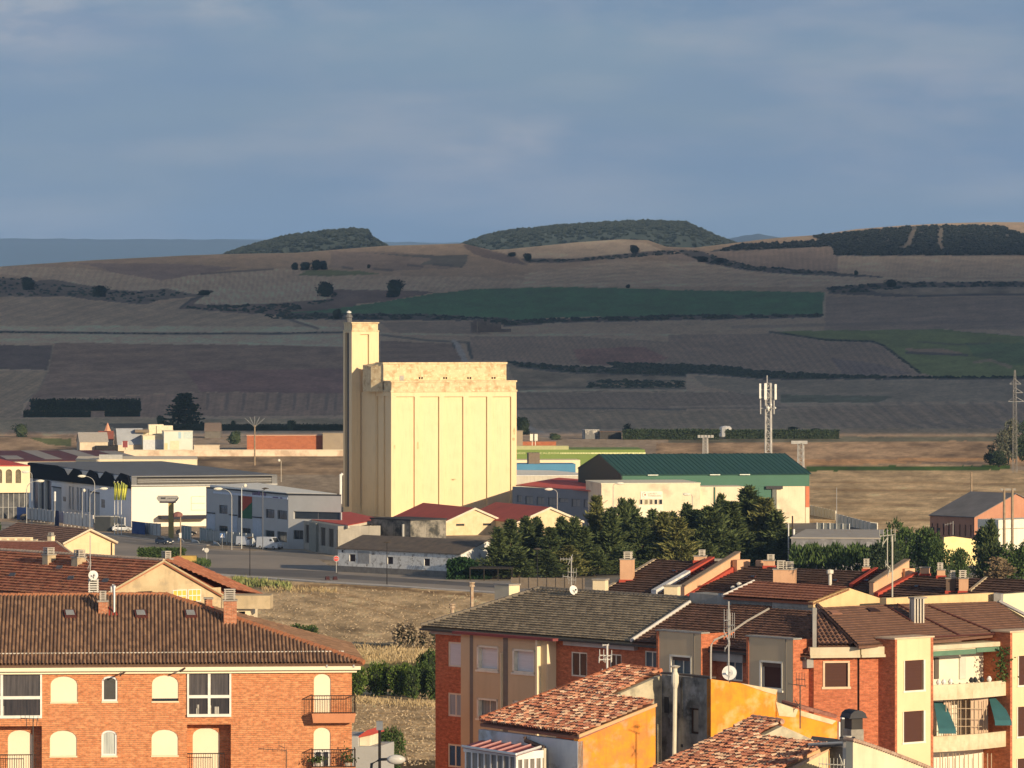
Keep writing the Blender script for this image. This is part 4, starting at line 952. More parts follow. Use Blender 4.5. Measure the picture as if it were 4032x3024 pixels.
ra = [w_.p(t0,ze,.5),w_.p(t1+.3,ze,.5),w_.p(t1b,zr_,-dp),w_.p(t0,zr_,-dp)]
m.hexa([p_-Vector((0,0,.18)) for p_ in ra],ra);ro = m.build('roof',maroon,o)
for (a,b,c,d) in ((-5,430,55,460),(180,385,390,460),(505,380,765,460),(862,390,1045,440)):
    pa = [PT('A',a,b,1375 if b < 400 else 1318),PT('A',c,d,1308)]
    def onroof(f,x,y):
        a_,b_ = ray(f,x,y);n_ = (ra[1]-ra[0]).cross(ra[3]-ra[0]);dd = Vector((a_,1,b_));c0 = Vector((0,0,CAMH));k = (ra[0]-c0).dot(n_)/dd.dot(n_);return c0+dd*k
    q0,q1 = onroof('A',a,b),onroof('A',c,d);sd_ = w_.u*1.6;up = Vector((0,0,.06))
    m = MB();m.hexa([q0+up*.2,q0+sd_*3+up*.2,q1+sd_*3+up*.2,q1+up*.2],[q0+up,q0+sd_*3+up,q1+sd_*3+up,q1+up]);m.build('skylight_strip',M('grey skylight',(.34,.31,.28)),ro)
w_ = wl('A',1718,520,-4,1240);t0 = w_.hit('A',250,480)[0];zt_ = w_.hit('A',1000,462)[1]
o = thing('long_low_hall','low cream hall showing only its parapet behind the grey roof','industrial hall',base(w_,0));blk(o,'wall',M('cream cladding',(.84,.72,.48)),w_,t0*.72,0,-30,0,0,zt_-.15);blk(o,'coping',M('cream parapet',(.80,.70,.52)),w_,t0*.72-.1,.1,-30.1,.1,zt_-.15,zt_+.05)
q = w_.hit('A',862,470)[0];blk(o,'roof_vent',metal_g,w_,q,q+6,-6,-1,zt_+.05,zt_+1.2)
# ---------------------------------------------------------------- halls right of the silo
w_ = wl('D',922,960,58,1060);t0 = w_.hit('D',150,700)[0];ze = w_.hit('D',922,738)[1]
o = thing('blue_grey_office','blue grey building with red roof and a row of square windows','building',base(w_,0));hs = []
for (a,b,c,d) in ((190,775,230,835),(262,783,327,855),(360,790,428,860),(460,797,528,865),(556,806,638,842),(665,817,738,878),(770,825,847,888)):
    q = rect(w_,'D',a,b,c,d);hs.append((q[0],q[1],q[2] if c-a == 82 else hs[1][2] if len(hs) > 1 else q[2],hs[1][3] if len(hs) > 1 else q[3]))
m = MB();wall_face(m,w_,t0,0,0,ze,hs,.3);wbox(m,w_,t0,-.1,0,ze-.1,-2,-.5);m.build('wall',M('slate blue render',(.24,.26,.29),c2=(.21,.23,.26),scale=.3),o)
for h in hs:window(o,w_,h,M('slate frame',(.18,.19,.21)),M('grey blind',(.34,.34,.33),c2=(.26,.26,.25),stretch=(9,.6,1)),.1,-.28)
m = MB();rr = [GZ('D',178,684,ze+.1),GZ('D',925,740,ze+.1),GZ('D',1120,655,ze+.8),GZ('D',555,618,ze+.8)];rr[2] = PT('D',1120,662,1150);rr[3] = PT('D',555,620,1165)
m.hexa([p_-Vector((0,0,.2)) for p_ in rr],rr);m.build('roof',M('bright red roof',(.66,.11,.07),c2=(.56,.09,.06),scale=.3,rough=.6),o)
w_ = wl('D',925,980,-8,1046);t1 = w_.hit('D',1785,700)[0];zt_ = w_.hit('D',1300,667)[1]
stc = M('stained cream render',(.78,.68,.49),c2=(.72,.61,.43),scale=.35,c3=(.56,.47,.34),s3=.16,stain=.15)
o = thing('funeral_hall','cream hall front with small crescent sign above a row of five panes','industrial hall',base(w_,0))
blk(o,'wall',stc,w_,0,t1,-22,0,0,zt_-.2);blk(o,'coping',M('light coping',(.82,.76,.58)),w_,-.1,t1+.1,-22.1,.1,zt_-.2,zt_)
q = rect(w_,'D',1265,741,1456,806);sg = blk(o,'sign',M('cream sign',(.88,.84,.70)),w_,q[0],q[1],.0,.12,q[2],q[3])
sg['_o'] = tuple(silo['_o']) if False else sg['_o']
cx_,cz_ = w_.hit('D',1300,770);m = MB()
for k in range(9):
    a0 = R(75+k*23);a1 = R(75+(k+1)*23);R0 = .55
    m.hexa([w_.p(cx_+R0*math.cos(a0),cz_+R0*math.sin(a0),.13),w_.p(cx_+R0*math.cos(a1),cz_+R0*math.sin(a1),.13),w_.p(cx_+R0*.86*math.cos(a1),cz_+R0*.86*math.sin(a1),.13),w_.p(cx_+R0*.86*math.cos(a0),cz_+R0*.86*math.sin(a0),.13)],
           [w_.p(cx_+R0*math.cos(a0),cz_+R0*math.sin(a0),.16),w_.p(cx_+R0*math.cos(a1),cz_+R0*math.sin(a1),.16),w_.p(cx_+R0*.86*math.cos(a1),cz_+R0*.86*math.sin(a1),.16),w_.p(cx_+R0*.86*math.cos(a0),cz_+R0*.86*math.sin(a0),.16)])
m.build('emblem',M('sign grey',(.34,.32,.27)),o)
m = MB();m.prism([w_.p(cx_+.12+.2*math.cos(k*1.05),cz_+.0+.22*math.sin(k*1.05),.13) for k in range(6)],w_.n*.03);m.build('emblem_dot',M('sign dull red',(.40,.18,.12)),o)
a,_ = w_.hit('D',1328,770);b,_ = w_.hit('D',1405,770);c,_ = w_.hit('D',1448,770);zz1 = w_.hit('D',1300,752)[1];zz2 = w_.hit('D',1300,766)[1];zz3 = w_.hit('D',1300,771)[1];zz4 = w_.hit('D',1300,786)[1]
text_mesh('LUIS PEO',w_,a,b,zz2,zz1,.12,M('sign text',(.42,.38,.30)),o);text_mesh('TORRES DIAZ',w_,a,c,zz4,zz3,.12,M('sign text',(.58,.54,.42)),o)
for (a,b,mt) in ((1258,1284,glass),(1299,1331,M('olive curtain',(.30,.26,.16))),(1342,1372,M('half curtain',(.24,.2,.14),c2=(.05,.045,.04),scale=1)),(1384,1413,glass),(1424,1456,glass)):
    q = rect(w_,'D',a,809,b,855);window(o,w_,q,M('white frame',(.8,.76,.62)),mt,.08,.08,0)
q = rect(w_,'D',1246,858,1460,980);blk(o,'roller_door',M('pale roller door',(.86,.80,.62)),w_,q[0],q[1],0,.06,0,q[3])
q = rect(w_,'D',1003,876,1105,930);window(o,w_,q,M('brown wood',(.09,.05,.03)),glass,.1,.05)
q = rect(w_,'D',948,815,978,842);m = MB();m.prism([w_.p(q[0],q[2],.02),w_.p(q[0]+.5,q[3]-.2,.02),w_.p(q[1],q[3],.02),w_.p(q[1],q[2]+.6,.02)],w_.n*.2);m.build('wall_box',M('brown box',(.25,.16,.12)),o)
w2 = Wall(w_.p(t1,0,-1.5).x,w_.p(t1,0,-1.5).y,-8);ta_,tb_ = 0,w2.hit('D',2175,800)[0];zt2_ = w2.hit('D',2000,699)[1]
o = thing('panel_annex','cream panelled annex between the sign front and the green doors','outbuilding',base(w2,0))
blk(o,'wall',stc,w2,.02,tb_,-10,0,0,zt2_);a = w2.hit('D',1910,800)[0];blk(o,'drainpipe',M('green pipe',(.06,.14,.09)),w2,a-.15,a+.15,.0,.2,0,zt2_-.1)
# green warehouse
w_ = wl('E',808,1012,-10);w_ = Wall(w_.o.x,w_.o.y,-10);t0 = w_.hit('D',1108,600)[0];ze = w_.hit('D',1600,591)[1];zb_ = w_.hit('E',400,773)[1]
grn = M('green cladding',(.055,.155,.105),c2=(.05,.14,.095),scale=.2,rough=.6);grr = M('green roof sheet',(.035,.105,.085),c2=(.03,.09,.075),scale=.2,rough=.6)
o = thing('green_warehouse','large warehouse with dark green roof and cream panel walls','warehouse',base(w_,0));dp = 52
zr_ = CAMH+ray('D',856,416)[1]*(w_.p(t0,0,-dp/2).y)
m = MB();P = w_.p
wbox(m,w_,t0,0,zb_,ze,-dp,0);m.build('cladding',grn,o)
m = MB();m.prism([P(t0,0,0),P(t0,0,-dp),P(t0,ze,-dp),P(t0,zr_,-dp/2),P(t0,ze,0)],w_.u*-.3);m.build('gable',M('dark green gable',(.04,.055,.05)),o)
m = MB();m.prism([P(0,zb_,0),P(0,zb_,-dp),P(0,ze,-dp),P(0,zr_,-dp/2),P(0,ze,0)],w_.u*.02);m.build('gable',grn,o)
wbox(MB(),w_,t0+.1,-.1,0,zb_,-dp+.1,-.2).build('wall',stc,o)
def gr_prof(u,v,j=0):k = (u/1.1) % 1;return .12 if k < .18 else 0
rp = [P(t0-.4,ze-.05,.5),P(.4,ze-.05,.5),P(.4,zr_,-dp/2),P(t0-.4,zr_,-dp/2)]
clip_grid(rp,gr_prof,.2,60,mat=grr,parent=o);clip_grid([P(t0-.4,zr_,-dp/2),P(.4,zr_,-dp/2),P(.4,ze-.05,-dp-.5),P(t0-.4,ze-.05,-dp-.5)],gr_prof,.6,60,mat=grr,parent=o)
a,b = w_.hit('E',388,900)[0],w_.hit('E',565,900)[0];do = blk(o,'sliding_door',grn,w_,a,b,-.1,.12,0,zb_-.02);blk(do,'door_joint',M('dark green',(.03,.07,.05)),w_,(a+b)/2-.06,(a+b)/2+.06,.12,.15,0,zb_-.3)
a2,b2 = w_.hit('E',593,900)[0],w_.hit('E',780,900)[0];blk(o,'wall_panel',stc,w_,a2,b2,-.1,.1,0,zb_-.02)
blk(o,'pilaster',M('orange render',(.62,.20,.10)),w_,b2+.1,0,-.1,.15,3.6,zb_-.02);blk(o,'pilaster',stc,w_,b2+.1,0,-.1,.152,0,3.6)
blk(o,'drain_stack',M('grey stack',(.16,.17,.15),stain=.5),w_,w_.hit('E',563,900)[0],w_.hit('E',592,900)[0],.121,.5,0,zb_-.02);a = w_.hit('E',520,770)[0];b = w_.hit('E',630,770)[0];blk(o,'rainwater_box',metal_d,w_,a,b,.5,.8,zb_-.6,zb_+.1)
for (x,y) in ((1370,594),(1910,592),(2170,595)):a = w_.hit('D',x,y)[0];blk(o,'gutter_strip',M('bright sheet',(.8,.85,.75)),w_,a-1.2,a+1.2,.52,.6,ze-.25,ze-.05)  # short pale strips fixed along the eave
# low halls behind: white, blue, green sign hall
w_ = wl('D',972,680,-6,1180);r = rect(w_,'D',60,606,972,700);o = thing('white_low_hall','low white walled hall behind the red roofed office','industrial hall',base(w_,0));blk(o,'wall',M('dirty white wall',(.60,.56,.47),c2=(.52,.48,.40),scale=.3,stain=.4),w_,r[0],r[1],-15,0,0,r[3]-.1)
m = MB();m.hexa([w_.p(r[0],r[3]-.1,.2),w_.p(r[1],r[3]-.1,.2),w_.p(r[1]-12,r[3]+.7,-15),w_.p(r[0],r[3]+.9,-15)],[w_.p(r[0],r[3]+.1,.2),w_.p(r[1],r[3]+.1,.2),w_.p(r[1]-12,r[3]+.9,-15),w_.p(r[0],r[3]+1.1,-15)]);m.build('roof',M('white roof sheet',(.78,.77,.70)),o)
w_ = wl('D',700,600,-4,1340);r = rect(w_,'D',60,503,700,572);o = thing('blue_hall','low bright blue hall wall between white roof and cream strip','industrial hall',base(w_,0));blk(o,'wall',M('blue cladding',(.09,.26,.42),c2=(.08,.23,.38),scale=.2),w_,r[0],r[1],-12,0,0,r[3])
blk(o,'roof_monitor',M('brown sheet',(.22,.17,.12)),w_,w_.hit('D',300,500)[0],w_.hit('D',398,500)[0],-10,-4,r[3],r[3]+3)
w_ = wl('D',740,560,-4,1420);r = rect(w_,'D',60,468,740,500);o = thing('cream_low_hall','thin cream hall front below the green sign wall','industrial hall',base(w_,0));blk(o,'wall',M('cream cladding',(.84,.72,.48)),w_,r[0],r[1],-12,0,0,r[3])
w_ = wl('D',1305,470,-3,1500);r = rect(w_,'D',40,378,1305,500);o = thing('green_sign_hall','long lime green hall wall carrying pale lettering behind the silo','industrial hall',base(w_,0));blk(o,'wall',M('lime green cladding',(.19,.27,.07),c2=(.17,.24,.06),scale=.1),w_,r[0],r[1],-30,0,0,r[3])
blk(o,'parapet',M('pale lime trim',(.46,.47,.24)),w_,w_.hit('D',180,380)[0],w_.hit('D',640,380)[0],-3,-.5,r[3],r[3]+1.2)
ly = M('pale yellow letters',(.78,.80,.42));zA,zB = w_.hit('D',200,400)[1],w_.hit('D',200,415)[1]
text_mesh('SANTO DOMINGO DE LA CALZADA',w_,w_.hit('D',-60,400)[0],w_.hit('D',560,400)[0],zB,zA,.1,ly,o)
m = MB();xx = 566
while xx < 1285:
    a,b = w_.hit('D',xx,408)[0],w_.hit('D',xx+(10 if xx < 820 else 30),408)[0];wbox(m,w_,a,b,zB,zA-.1,.0,.12);xx += 14 if xx < 820 else 32
m.build('pale_band',ly,o)
# ---------------------------------------------------------------- plants
def spray(m,p,d,L_,wd,r):                  # one leafy spray: folded kite of two triangles pairs
    d = Vector(d).normalized();s = d.cross(Vector((r.uniform(-1,1),r.uniform(-1,1),r.uniform(-.3,1)))).normalized();up = d.cross(s)
    p = Vector(p);a = p+d*L_
    m.add([p,p+d*L_*.45+s*wd+up*wd*.3,a,p+d*L_*.45-s*wd+up*wd*.3],[[0,1,2],[0,2,3]])
def conifer_mesh(h,r,seed,n=330,spread=1.0,tip=.55,columnar=False):
    q = random.Random(seed);m = MB();t = MB()
    t.tube([(0,0,0),(.1,0,h*.5),(0,0,h*.97)],h*.022,7,h*.004)
    lead = [(0,0)]+[(q.uniform(-.5,.5)*r,q.uniform(-.5,.5)*r) for _ in range(2)]
    for i in range(n):
        li = q.choice((0,0,1,2));hl = (1,.84,.74)[li];fr = q.random()**.8;z = h*hl*(.05+.95*fr);lx,ly = lead[li]
        if fr > .5:lx *= 1/max(.3,1-fr)*.5;ly *= 1/max(.3,1-fr)*.5
        prof = (1-fr)**.62 if columnar else (1-fr)**1.0
        rr = r*prof*(1+.45*math.sin(z*1.7+seed))*q.choice((.5,.8,1,1.25))*q.uniform(.85,1.15)+.12;ph = q.uniform(0,2*math.pi)
        tipx = Vector((lx*(1-fr)+math.cos(ph)*rr,ly*(1-fr)+math.sin(ph)*rr,z+rr*.35*spread));root = Vector((lx*(1-fr)*.4,ly*(1-fr)*.4,z-rr*.15))
        if i % 3 == 0:t.tube([root,tipx],.05,3,.015)
        k = 7
        for j in range(k):
            f = .35+.65*(j+q.random()*.6)/k;p = root.lerp(tipx,f)+Vector((q.gauss(0,.12),q.gauss(0,.12),q.gauss(0,.1)))*r*.5
            d = (tipx-root).normalized()*.7+Vector((q.gauss(0,.45),q.gauss(0,.45),tip+q.gauss(0,.3)))
            spray(m,p,d,q.uniform(.55,1.15)*(.75+.35*f),q.uniform(.10,.2),q)
    for j in range(30):spray(m,(q.gauss(0,.1),q.gauss(0,.1),h*(.84+.15*j/30)),(q.gauss(0,.25),q.gauss(0,.25),1),.8,.1,q)
    return t,m
def broad_mesh(h,r,seed,n=1600,lumps=9,leaf=.34,low=.15,flat=1.0):
    q = random.Random(seed);m = MB();t = MB()
    t.tube([(0,0,0),(q.uniform(-.1,.1),0,h*.5)],h*.03,7,h*.018)
    L_ = []
    for i in range(lumps):
        a = q.uniform(0,6.28);rr = r*q.uniform(.2,.72);z = h*q.uniform(low+.15,.82)*flat
        L_.append((math.cos(a)*rr,math.sin(a)*rr,z,r*q.uniform(.32,.55)));t.tube([(0,0,h*.3),(L_[-1][0],L_[-1][1],z)],h*.012,5,.02)
    L_.append((0,0,h*.78,r*.42))
    for i in range(n):
        c = L_[q.randrange(len(L_))];d = Vector((q.gauss(0,1),q.gauss(0,1),q.gauss(.15,1))).normalized();rad = c[3]*q.uniform(.55,1.12)
        p = Vector((c[0],c[1],c[2]))+Vector((d.x*rad,d.y*rad,d.z*rad*.85))
        if p.z < .05:p.z = .05+q.random()*.3
        spray(m,p,d+Vector((q.gauss(0,.6),q.gauss(0,.6),q.gauss(0,.6))),leaf*q.uniform(.7,1.5),leaf*q.uniform(.25,.45),q)
    return t,m
bark = M('bark',(.09,.065,.045),c2=(.05,.04,.03),scale=3)
dark_con = leaf_mat('conifer green',(.025,.045,.018),(.12,.15,.05));olive_con = leaf_mat('olive conifer green',(.05,.07,.02),(.22,.21,.07))
leafg = leaf_mat('leaf green',(.025,.05,.014),(.085,.13,.035));dryleaf = leaf_mat('dry twig',(.16,.11,.06),(.26,.20,.12));farleaf = leaf_mat('far leaf green',(.02,.04,.02),(.055,.075,.035))
def tree(name,label,cat,meshes,mat,group=None):
    o = proto(name,label,cat,group);t,m = meshes
    t.build('trunk',bark,o,fix=False);m.build('crown',mat,o,fix=False);return o
ctrees = [Spawner(tree('conifer_tree','x','conifer',conifer_mesh(14,2.6,s,640,tip=tp,columnar=c),mt)) for (s,tp,c,mt) in ((1,.5,False,dark_con),(2,.8,True,dark_con),(3,.6,True,olive_con),(4,.35,False,dark_con))]
# picture column, top row, depth, kind, width factor
CL = [(20,245,850,0,1.0),(110,190,858,3,1.1),(222,172,868,0,1.1),(298,168,880,1,.8),(400,245,862,3,1.1),(482,172,874,0,1.0),(572,170,868,1,.9),(640,240,860,0,1.1),(738,28,872,2,.95),(838,112,866,0,1.2),(925,38,884,1,.8),
      (987,40,889,1,.75),(1062,172,870,3,1.2),(1140,118,884,0,1.0),(1222,140,874,2,1.1),(1288,130,890,1,.8),(1330,180,866,2,1.2),(1392,76,893,0,1.1),(1470,120,896,3,1.2),(1560,92,890,1,1.5),(1640,2,905,1,.75),(1720,62,893,3,1.3),
      (1838,-42,905,0,1.75),(1962,42,898,2,1.5),(2040,130,893,0,1.35),(2100,255,884,3,1.2)]
cdesc = ['broad dark','slim pointed','olive tinted','ragged dark']
wherec = ['at the left end of the row beside the shabby warehouse','second from the left end, touching the ivy corner','before the right foot of the first gabled annex','before the valley between the two annex gables','before the middle of the second annex, low and squat','under the peak of the second annex gable','before the right eave of the second annex','in the dip right of the second annex','tallest of the left half, before the blue grey wall','before the left edge of the cream sign hall','thin spire left of the crescent sign','thin spire just left of the roller door','squat under the roller door','below the right end of the five panes','in the low stretch right of the roller door','small spire in the low stretch of the row','low and bushy in front of the two leaning spires','with a leaning top before the cream hall right end','in the notch below the annex panels','rounded column before the panelled annex','lone spire against the green drainpipe panels','beside the big pair before the panels','tallest of all, before the green doors','right of the tallest before the green doors','sloping down at the right end of the row','last and lowest at the right end of the row']
for i,(x,y,D_,k,wf_) in enumerate(CL):
    p = PT('K',x,y,D_);hgt = p.z
    ctrees[k]((p.x,p.y,0),rnd.random()*6,'%s conifer %s' % (cdesc[k],wherec[i]),(wf_*1.15,wf_*1.15,hgt/14),'conifers in the row before the halls')
# lower shrubs, hedges and broad trees
bt = [Spawner(tree('bushy_tree','unused','tree',broad_mesh(6,3,s,2600,10),mt)) for s,mt in ((11,leafg),(12,leafg),(13,farleaf))]
def place_tree(k,f,x,ytop,D_,halfw,label,group=None,sink=0,sp=None):
    p = PT(f,x,ytop,D_);z0 = land(p.x,D_);h = p.z-z0;r_ = 1.35*halfw*FR[f][2]/3.9375/FPX*D_
    return (sp or bt)[k]((p.x,p.y,z0-sink),rnd.random()*6,label,(r_/3,r_/3,max(h,.5)/6*1.08),group)
place_tree(0,'E',1370,1010,840,105,'leafy tree behind the roof aerial, left of the green thicket','trees beyond the brown roofs')
place_tree(1,'E',1560,1060,820,110,'bushy green tree left of the yellow sunlit wall','trees beyond the brown roofs')
place_tree(0,'E',1650,1130,815,80,'low bushy tree in front of the yellow sunlit wall','trees beyond the brown roofs')
place_tree(1,'E',1960,1050,815,90,'bushy tree between the yellow wall and the white gate','trees beyond the brown roofs')
place_tree(1,'E',1800,1190,800,60,'small bushy tree covering the lower part of the yellow wall','trees beyond the brown roofs')
place_tree(0,'E',2110,1160,810,110,'dark tree in front of the white gate','trees beyond the brown roofs')
place_tree(1,'E',2240,1140,810,100,'dark tree cut by the right edge of the photo','trees beyond the brown roofs')
place_tree(2,'E',1330,1150,800,90,'low green tree under the roof aerial','trees beyond the brown roofs')
o = tree('dry_tree','brown dry twiggy tree among the dark trees at the right','tree',broad_mesh(6,1.6,21,900,6),dryleaf);sp_dry = Spawner(o)
p = PT('E',2030,1230,800);sp_dry((p.x,p.y,0),1,'brown dry twiggy tree among the dark trees at the right',(1.8,1.8,p.z/5.5))
p = PT('E',1995,1000,812);ctrees[1]((p.x,p.y,0),2,'pointed conifer poking up left of the white gate',(.8,.8,p.z/14),'conifers in the row before the halls')
m = MB();q = random.Random(5)                   # tall reed like screen under the concrete platform
for i in range(2600):
    x = q.uniform(690,1290);yb = 1310;g = PT('E',x,1180+q.random()*110+10*math.sin(x/23),835+q.random()*14);spray(m,g,(q.gauss(0,.4),q.gauss(0,.4),1),q.uniform(.6,1.5),.2,q)
for i in range(900):
    x = q.uniform(690,1290);p = PT('E',x,1250,845);spray(m,(p.x,p.y+q.random()*6-3,q.uniform(0,3)),(q.gauss(0,.5),q.gauss(0,.5),1),1.1,.25,q)
h_ = m.build('hedge',leafg,fix=False);tag(h_,'tall leafy green hedge below the concrete platform wall','hedge')
# far trees on the fields
fsp = [Spawner(tree('field_tree','x','tree',(lambda tm:(tm[0],tm[1].blob((0,0,2.9),2.35,2.35,2.7,5,.12,10,7)))(broad_mesh(6,3,31+i,1100,12,.5,low=-.1)),farleaf)) for i in range(2)]
FT = [('H1',175,462,540,50,'round dark tree on the scrub bank at the far left'),('H1',622,512,582,55,'round dark tree on the scrub bank right of the leftmost one'),
      ('H1',1835,370,415,25,'leftmost tree of the clump on the upper stubble'),('H1',1900,366,415,38,'second tree of the clump on the upper stubble'),('H1',1968,354,415,38,'third and tallest tree of the clump on the upper stubble'),('H1',2012,358,413,28,'rightmost tree of the clump on the upper stubble'),
      ('H1',2030,492,582,62,'big round tree in the bushy bank above the silo tower'),('H2',400,478,585,56,'big round tree on the red bank right above the silo tower'),('H2',1130,305,332,30,'small dark tree on the ridge edge'),
      ('H2',1230,312,360,28,'small dark tree beside the dark hedge on the ridge'),('H2',1893,262,312,34,'lone tree on the pale field under the large wooded hill'),('H2',240,380,405,12,'tiny lone bush on the upper slope'),('H2',1853,505,528,16,'tiny bush at the upper edge of the green field'),
      ('H3',1385,474,522,42,'wide dark tree at the start of the stony bank'),('H3',1167,418,448,15,'small dark tree on the striped right field'),('H3',210,330,365,45,'round tree in the valley hedge under the plantation'),('H3',320,340,372,38,'second round tree in the valley hedge under the plantation'),
      ('H1',1272,540,572,48,'low dark bush above the curved track'),('H1',2095,660,722,35,'dark bush at the left tip of the green field'),('H2',1200,1330,1440,48,'round dark tree just right of the silo'),('H2',1400,1430,1472,42,'low dark bush by the track right of the silo'),
      ('B',985,118,212,42,'round tree rising from the long dark hedge left of the silo'),('B',495,215,330,65,'dark spreading bush left of the orange wall'),('A',182,150,268,65,'olive coloured round bush on the bare ground at the left'),('A',1400,78,160,45,'dark bush at the left foot of the cedar'),
      ('E',700,378,405,40,'dark tree top behind the right part of the dark hedge'),('E',850,388,405,35,'second tree top behind the right part of the dark hedge'),('A',2030,120,210,25,'slim dark tree in the hedge left of the wooden pole')]
for i,(f,x,yt,yb,hw,lab) in enumerate(FT):
    g = GP(f,x,yb);D_ = g.y;p = PT(f,x,yt,D_);s = FR[f][2]/3.9375/FPX*D_
    fsp[i % 2]((g.x,g.y,g.z-.3),i*1.3,lab,(hw*s/2.9,hw*s/2.9,(p.z-g.z)/5.6),'trees scattered over the fields')
# cedar: tiers of flat branches
g = GP('H1',1150,1410);top = PT('H1',1145,1185,g.y);hC = top.z-g.z;q = random.Random(8);m = MB();t = MB()
o = thing('cedar_tree','tall layered dark cedar behind the white sheds','cedar',(g.x,g.y,g.z));t.tube([g,(g.x,g.y,g.z+hC*.95)],.6,7,.08)
sW = .6329/3.9375/FPX*g.y
for lv in range(15):
    fr = lv/14;z = g.z+hC*(.08+.9*fr);rad = (150*(1-fr)**.8+16)*sW*q.uniform(.75,1.15)
    for b in range(11):
        ph = q.uniform(0,6.28);rr = rad*q.uniform(.55,1.15);e = Vector((g.x+math.cos(ph)*rr,g.y+math.sin(ph)*rr,z+rr*.05));r0 = Vector((g.x,g.y,z-.2))
        t.tube([r0,e],.12,3,.04)
        for j in range(16):f = q.uniform(.15,1);p = r0.lerp(e,f);spray(m,(p.x+q.gauss(0,.7),p.y+q.gauss(0,.7),p.z+q.gauss(0,.16)),(math.cos(ph)+q.gauss(0,.5),math.sin(ph)+q.gauss(0,.5),.1),q.uniform(1,2),.5,q)
t.build('trunk',bark,o,fix=False);m.build('crown',farleaf,o,fix=False)
# tree clump by the pylon (right)
pt_ = [Spawner(tree('poplar_tree','x','tree',broad_mesh(10,3,61+i,1700,14,.55,low=.0),mt)) for i,mt in enumerate((farleaf,leaf_mat('grey green leaf',(.06,.07,.045),(.17,.17,.12))))]
for (x,yt,hw,k,dd,lab) in ((1995,500,45,0,1560,'dark low tree at the left of the clump by the pylon'),(2060,410,60,1,1555,'middle grey green tree of the clump by the pylon'),(2110,335,55,1,1570,'tallest grey green tree of the clump just left of the pylon'),(2050,540,80,0,1540,'dark undergrowth tree at the foot of the pylon clump'),(2160,345,45,0,1580,'dark tree right behind the pylon'),(2230,350,60,0,1560,'dark tree at the right edge beyond the pylon')):
    p = PT('E',x,yt,dd);s = .6022/3.9375/FPX*dd;pt_[k]((p.x,p.y,0),x*.1,lab,(hw*s/3,hw*s/3,p.z/9.3),'trees by the pylon')
def hedge_box(name,label,f,x0,x1,ytop,yb,wid,dens,mat=farleaf,cat='hedge',D_=None):
    g0,g1 = GP(f,x0,yb),GP(f,x1,yb)
    if D_:g0,g1 = [Vector((ray(f,x,yb)[0]*D_,D_,0)) for x in (x0,x1)]
    zt_ = PT(f,x0,ytop,g0.y).z;q = random.Random(int(x0));m = MB();dv = (g1-g0);n = Vector((0,0,1)).cross(dv.normalized())
    h = zt_-g0.z;o = thing(name,label,cat,(g0+g1)/2);c = MB()
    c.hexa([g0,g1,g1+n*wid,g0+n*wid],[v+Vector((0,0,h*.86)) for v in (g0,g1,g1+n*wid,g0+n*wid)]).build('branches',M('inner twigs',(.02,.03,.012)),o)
    for i in range(dens):
        p = g0.lerp(g1,q.random())
        if q.random() < .5:p = p+n*wid*q.random();p.z += h*q.uniform(.8,.98)
        else:p = p-n*.1;p.z += h*q.uniform(0,1)
        spray(m,p,(q.gauss(0,1),q.gauss(0,.6)-.3,q.gauss(.4,.6)),h*q.uniform(.1,.28)+.2,h*.07,q)
    m.build('leaves',mat,o,fix=False);return o
hedge_box('hedge','long dark hedge crossing the fields left of the silo','B',-40,1500,158,212,4,2600)
hedge_box('hedge','very long dark clipped hedge behind the green warehouse','D',1110,1950,207,290,5,2400)
hedge_box('hedge','right continuation of the clipped hedge crossing behind the telecom mast','E',262,1003,406,462,5,2400)
hedge_box('hedge','front side of the dark hedged garden with a gateway gap','H1',145,560,1290,1332,5,1000);hedge_box('hedge','right front side of the dark hedged garden','H1',652,868,1290,1328,5,600)
hedge_box('hedge','rear side of the dark hedged garden on the slope','H1',190,872,1222,1292,6,1500)
g = GP('D',1150,205);p = PT('D',1150,157,g.y);sp_dry  # pointed tree on the hedge
c_ = tree('cypress_tree','small dark cone shaped tree rising from the long hedge','tree',conifer_mesh(10,3.2,44,160,tip=.7,columnar=True),farleaf);c_.location = (g.x,g.y,g.z-3);c_.scale = (.95,.95,(p.z-g.z+3)/10)
# stubble field edge plants near the flats
def leaf_row(name,label,cat,f,pts,mat,num,h0,h1,seed,jw=2.5,leafw=.12,zfix=None):
    q = random.Random(seed);m = MB()
    for i in range(num):
        k = q.randrange(len(pts)-1);f_ = q.random();x = pts[k][0]+(pts[k+1][0]-pts[k][0])*f_;y = pts[k][1]+(pts[k+1][1]-pts[k][1])*f_
        g = GP(f,x,y+q.gauss(0,jw));b = max(0,q.gauss(.5,.35))*h0
        spray(m,(g.x,g.y,g.z+b*q.random()),(q.gauss(0,.4),q.gauss(0,.4),1),q.uniform(h0,h1),leafw*q.uniform(.7,1.6),q)
    return tag(m.build(name,mat,fix=False),label,cat,kind='stuff' if cat in ('weeds','crop','stubble','grass') else None)
cornm = leaf_mat('maize green',(.13,.17,.05),(.30,.30,.12))
leaf_row('crop','strip of pale green maize along the pavement','crop','G2',[(140,200),(300,215),(590,245)],cornm,900,.7,1.3,3,9)
leaf_row('stubble','dry straw stalks at the field edge right of the maize','stubble','G2',[(360,250),(700,260),(960,265)],leaf_mat('straw stalks',(.28,.20,.10),(.45,.36,.2)),500,.4,.9,4,10,.06)
leaf_row('weeds','patch of rough green weeds round the round road sign','weeds','A',[(1640,1385),(1740,1370),(1830,1385)],leafg,500,.4,1.1,6,12)
leaf_row('weeds','bleached dry weeds on the bank between the two brick blocks','weeds','G2',[(1080,760),(1400,770),(1740,790)],leaf_mat('bleached weeds',(.30,.22,.11),(.55,.44,.26)),2600,.25,.8,8,28,.05)
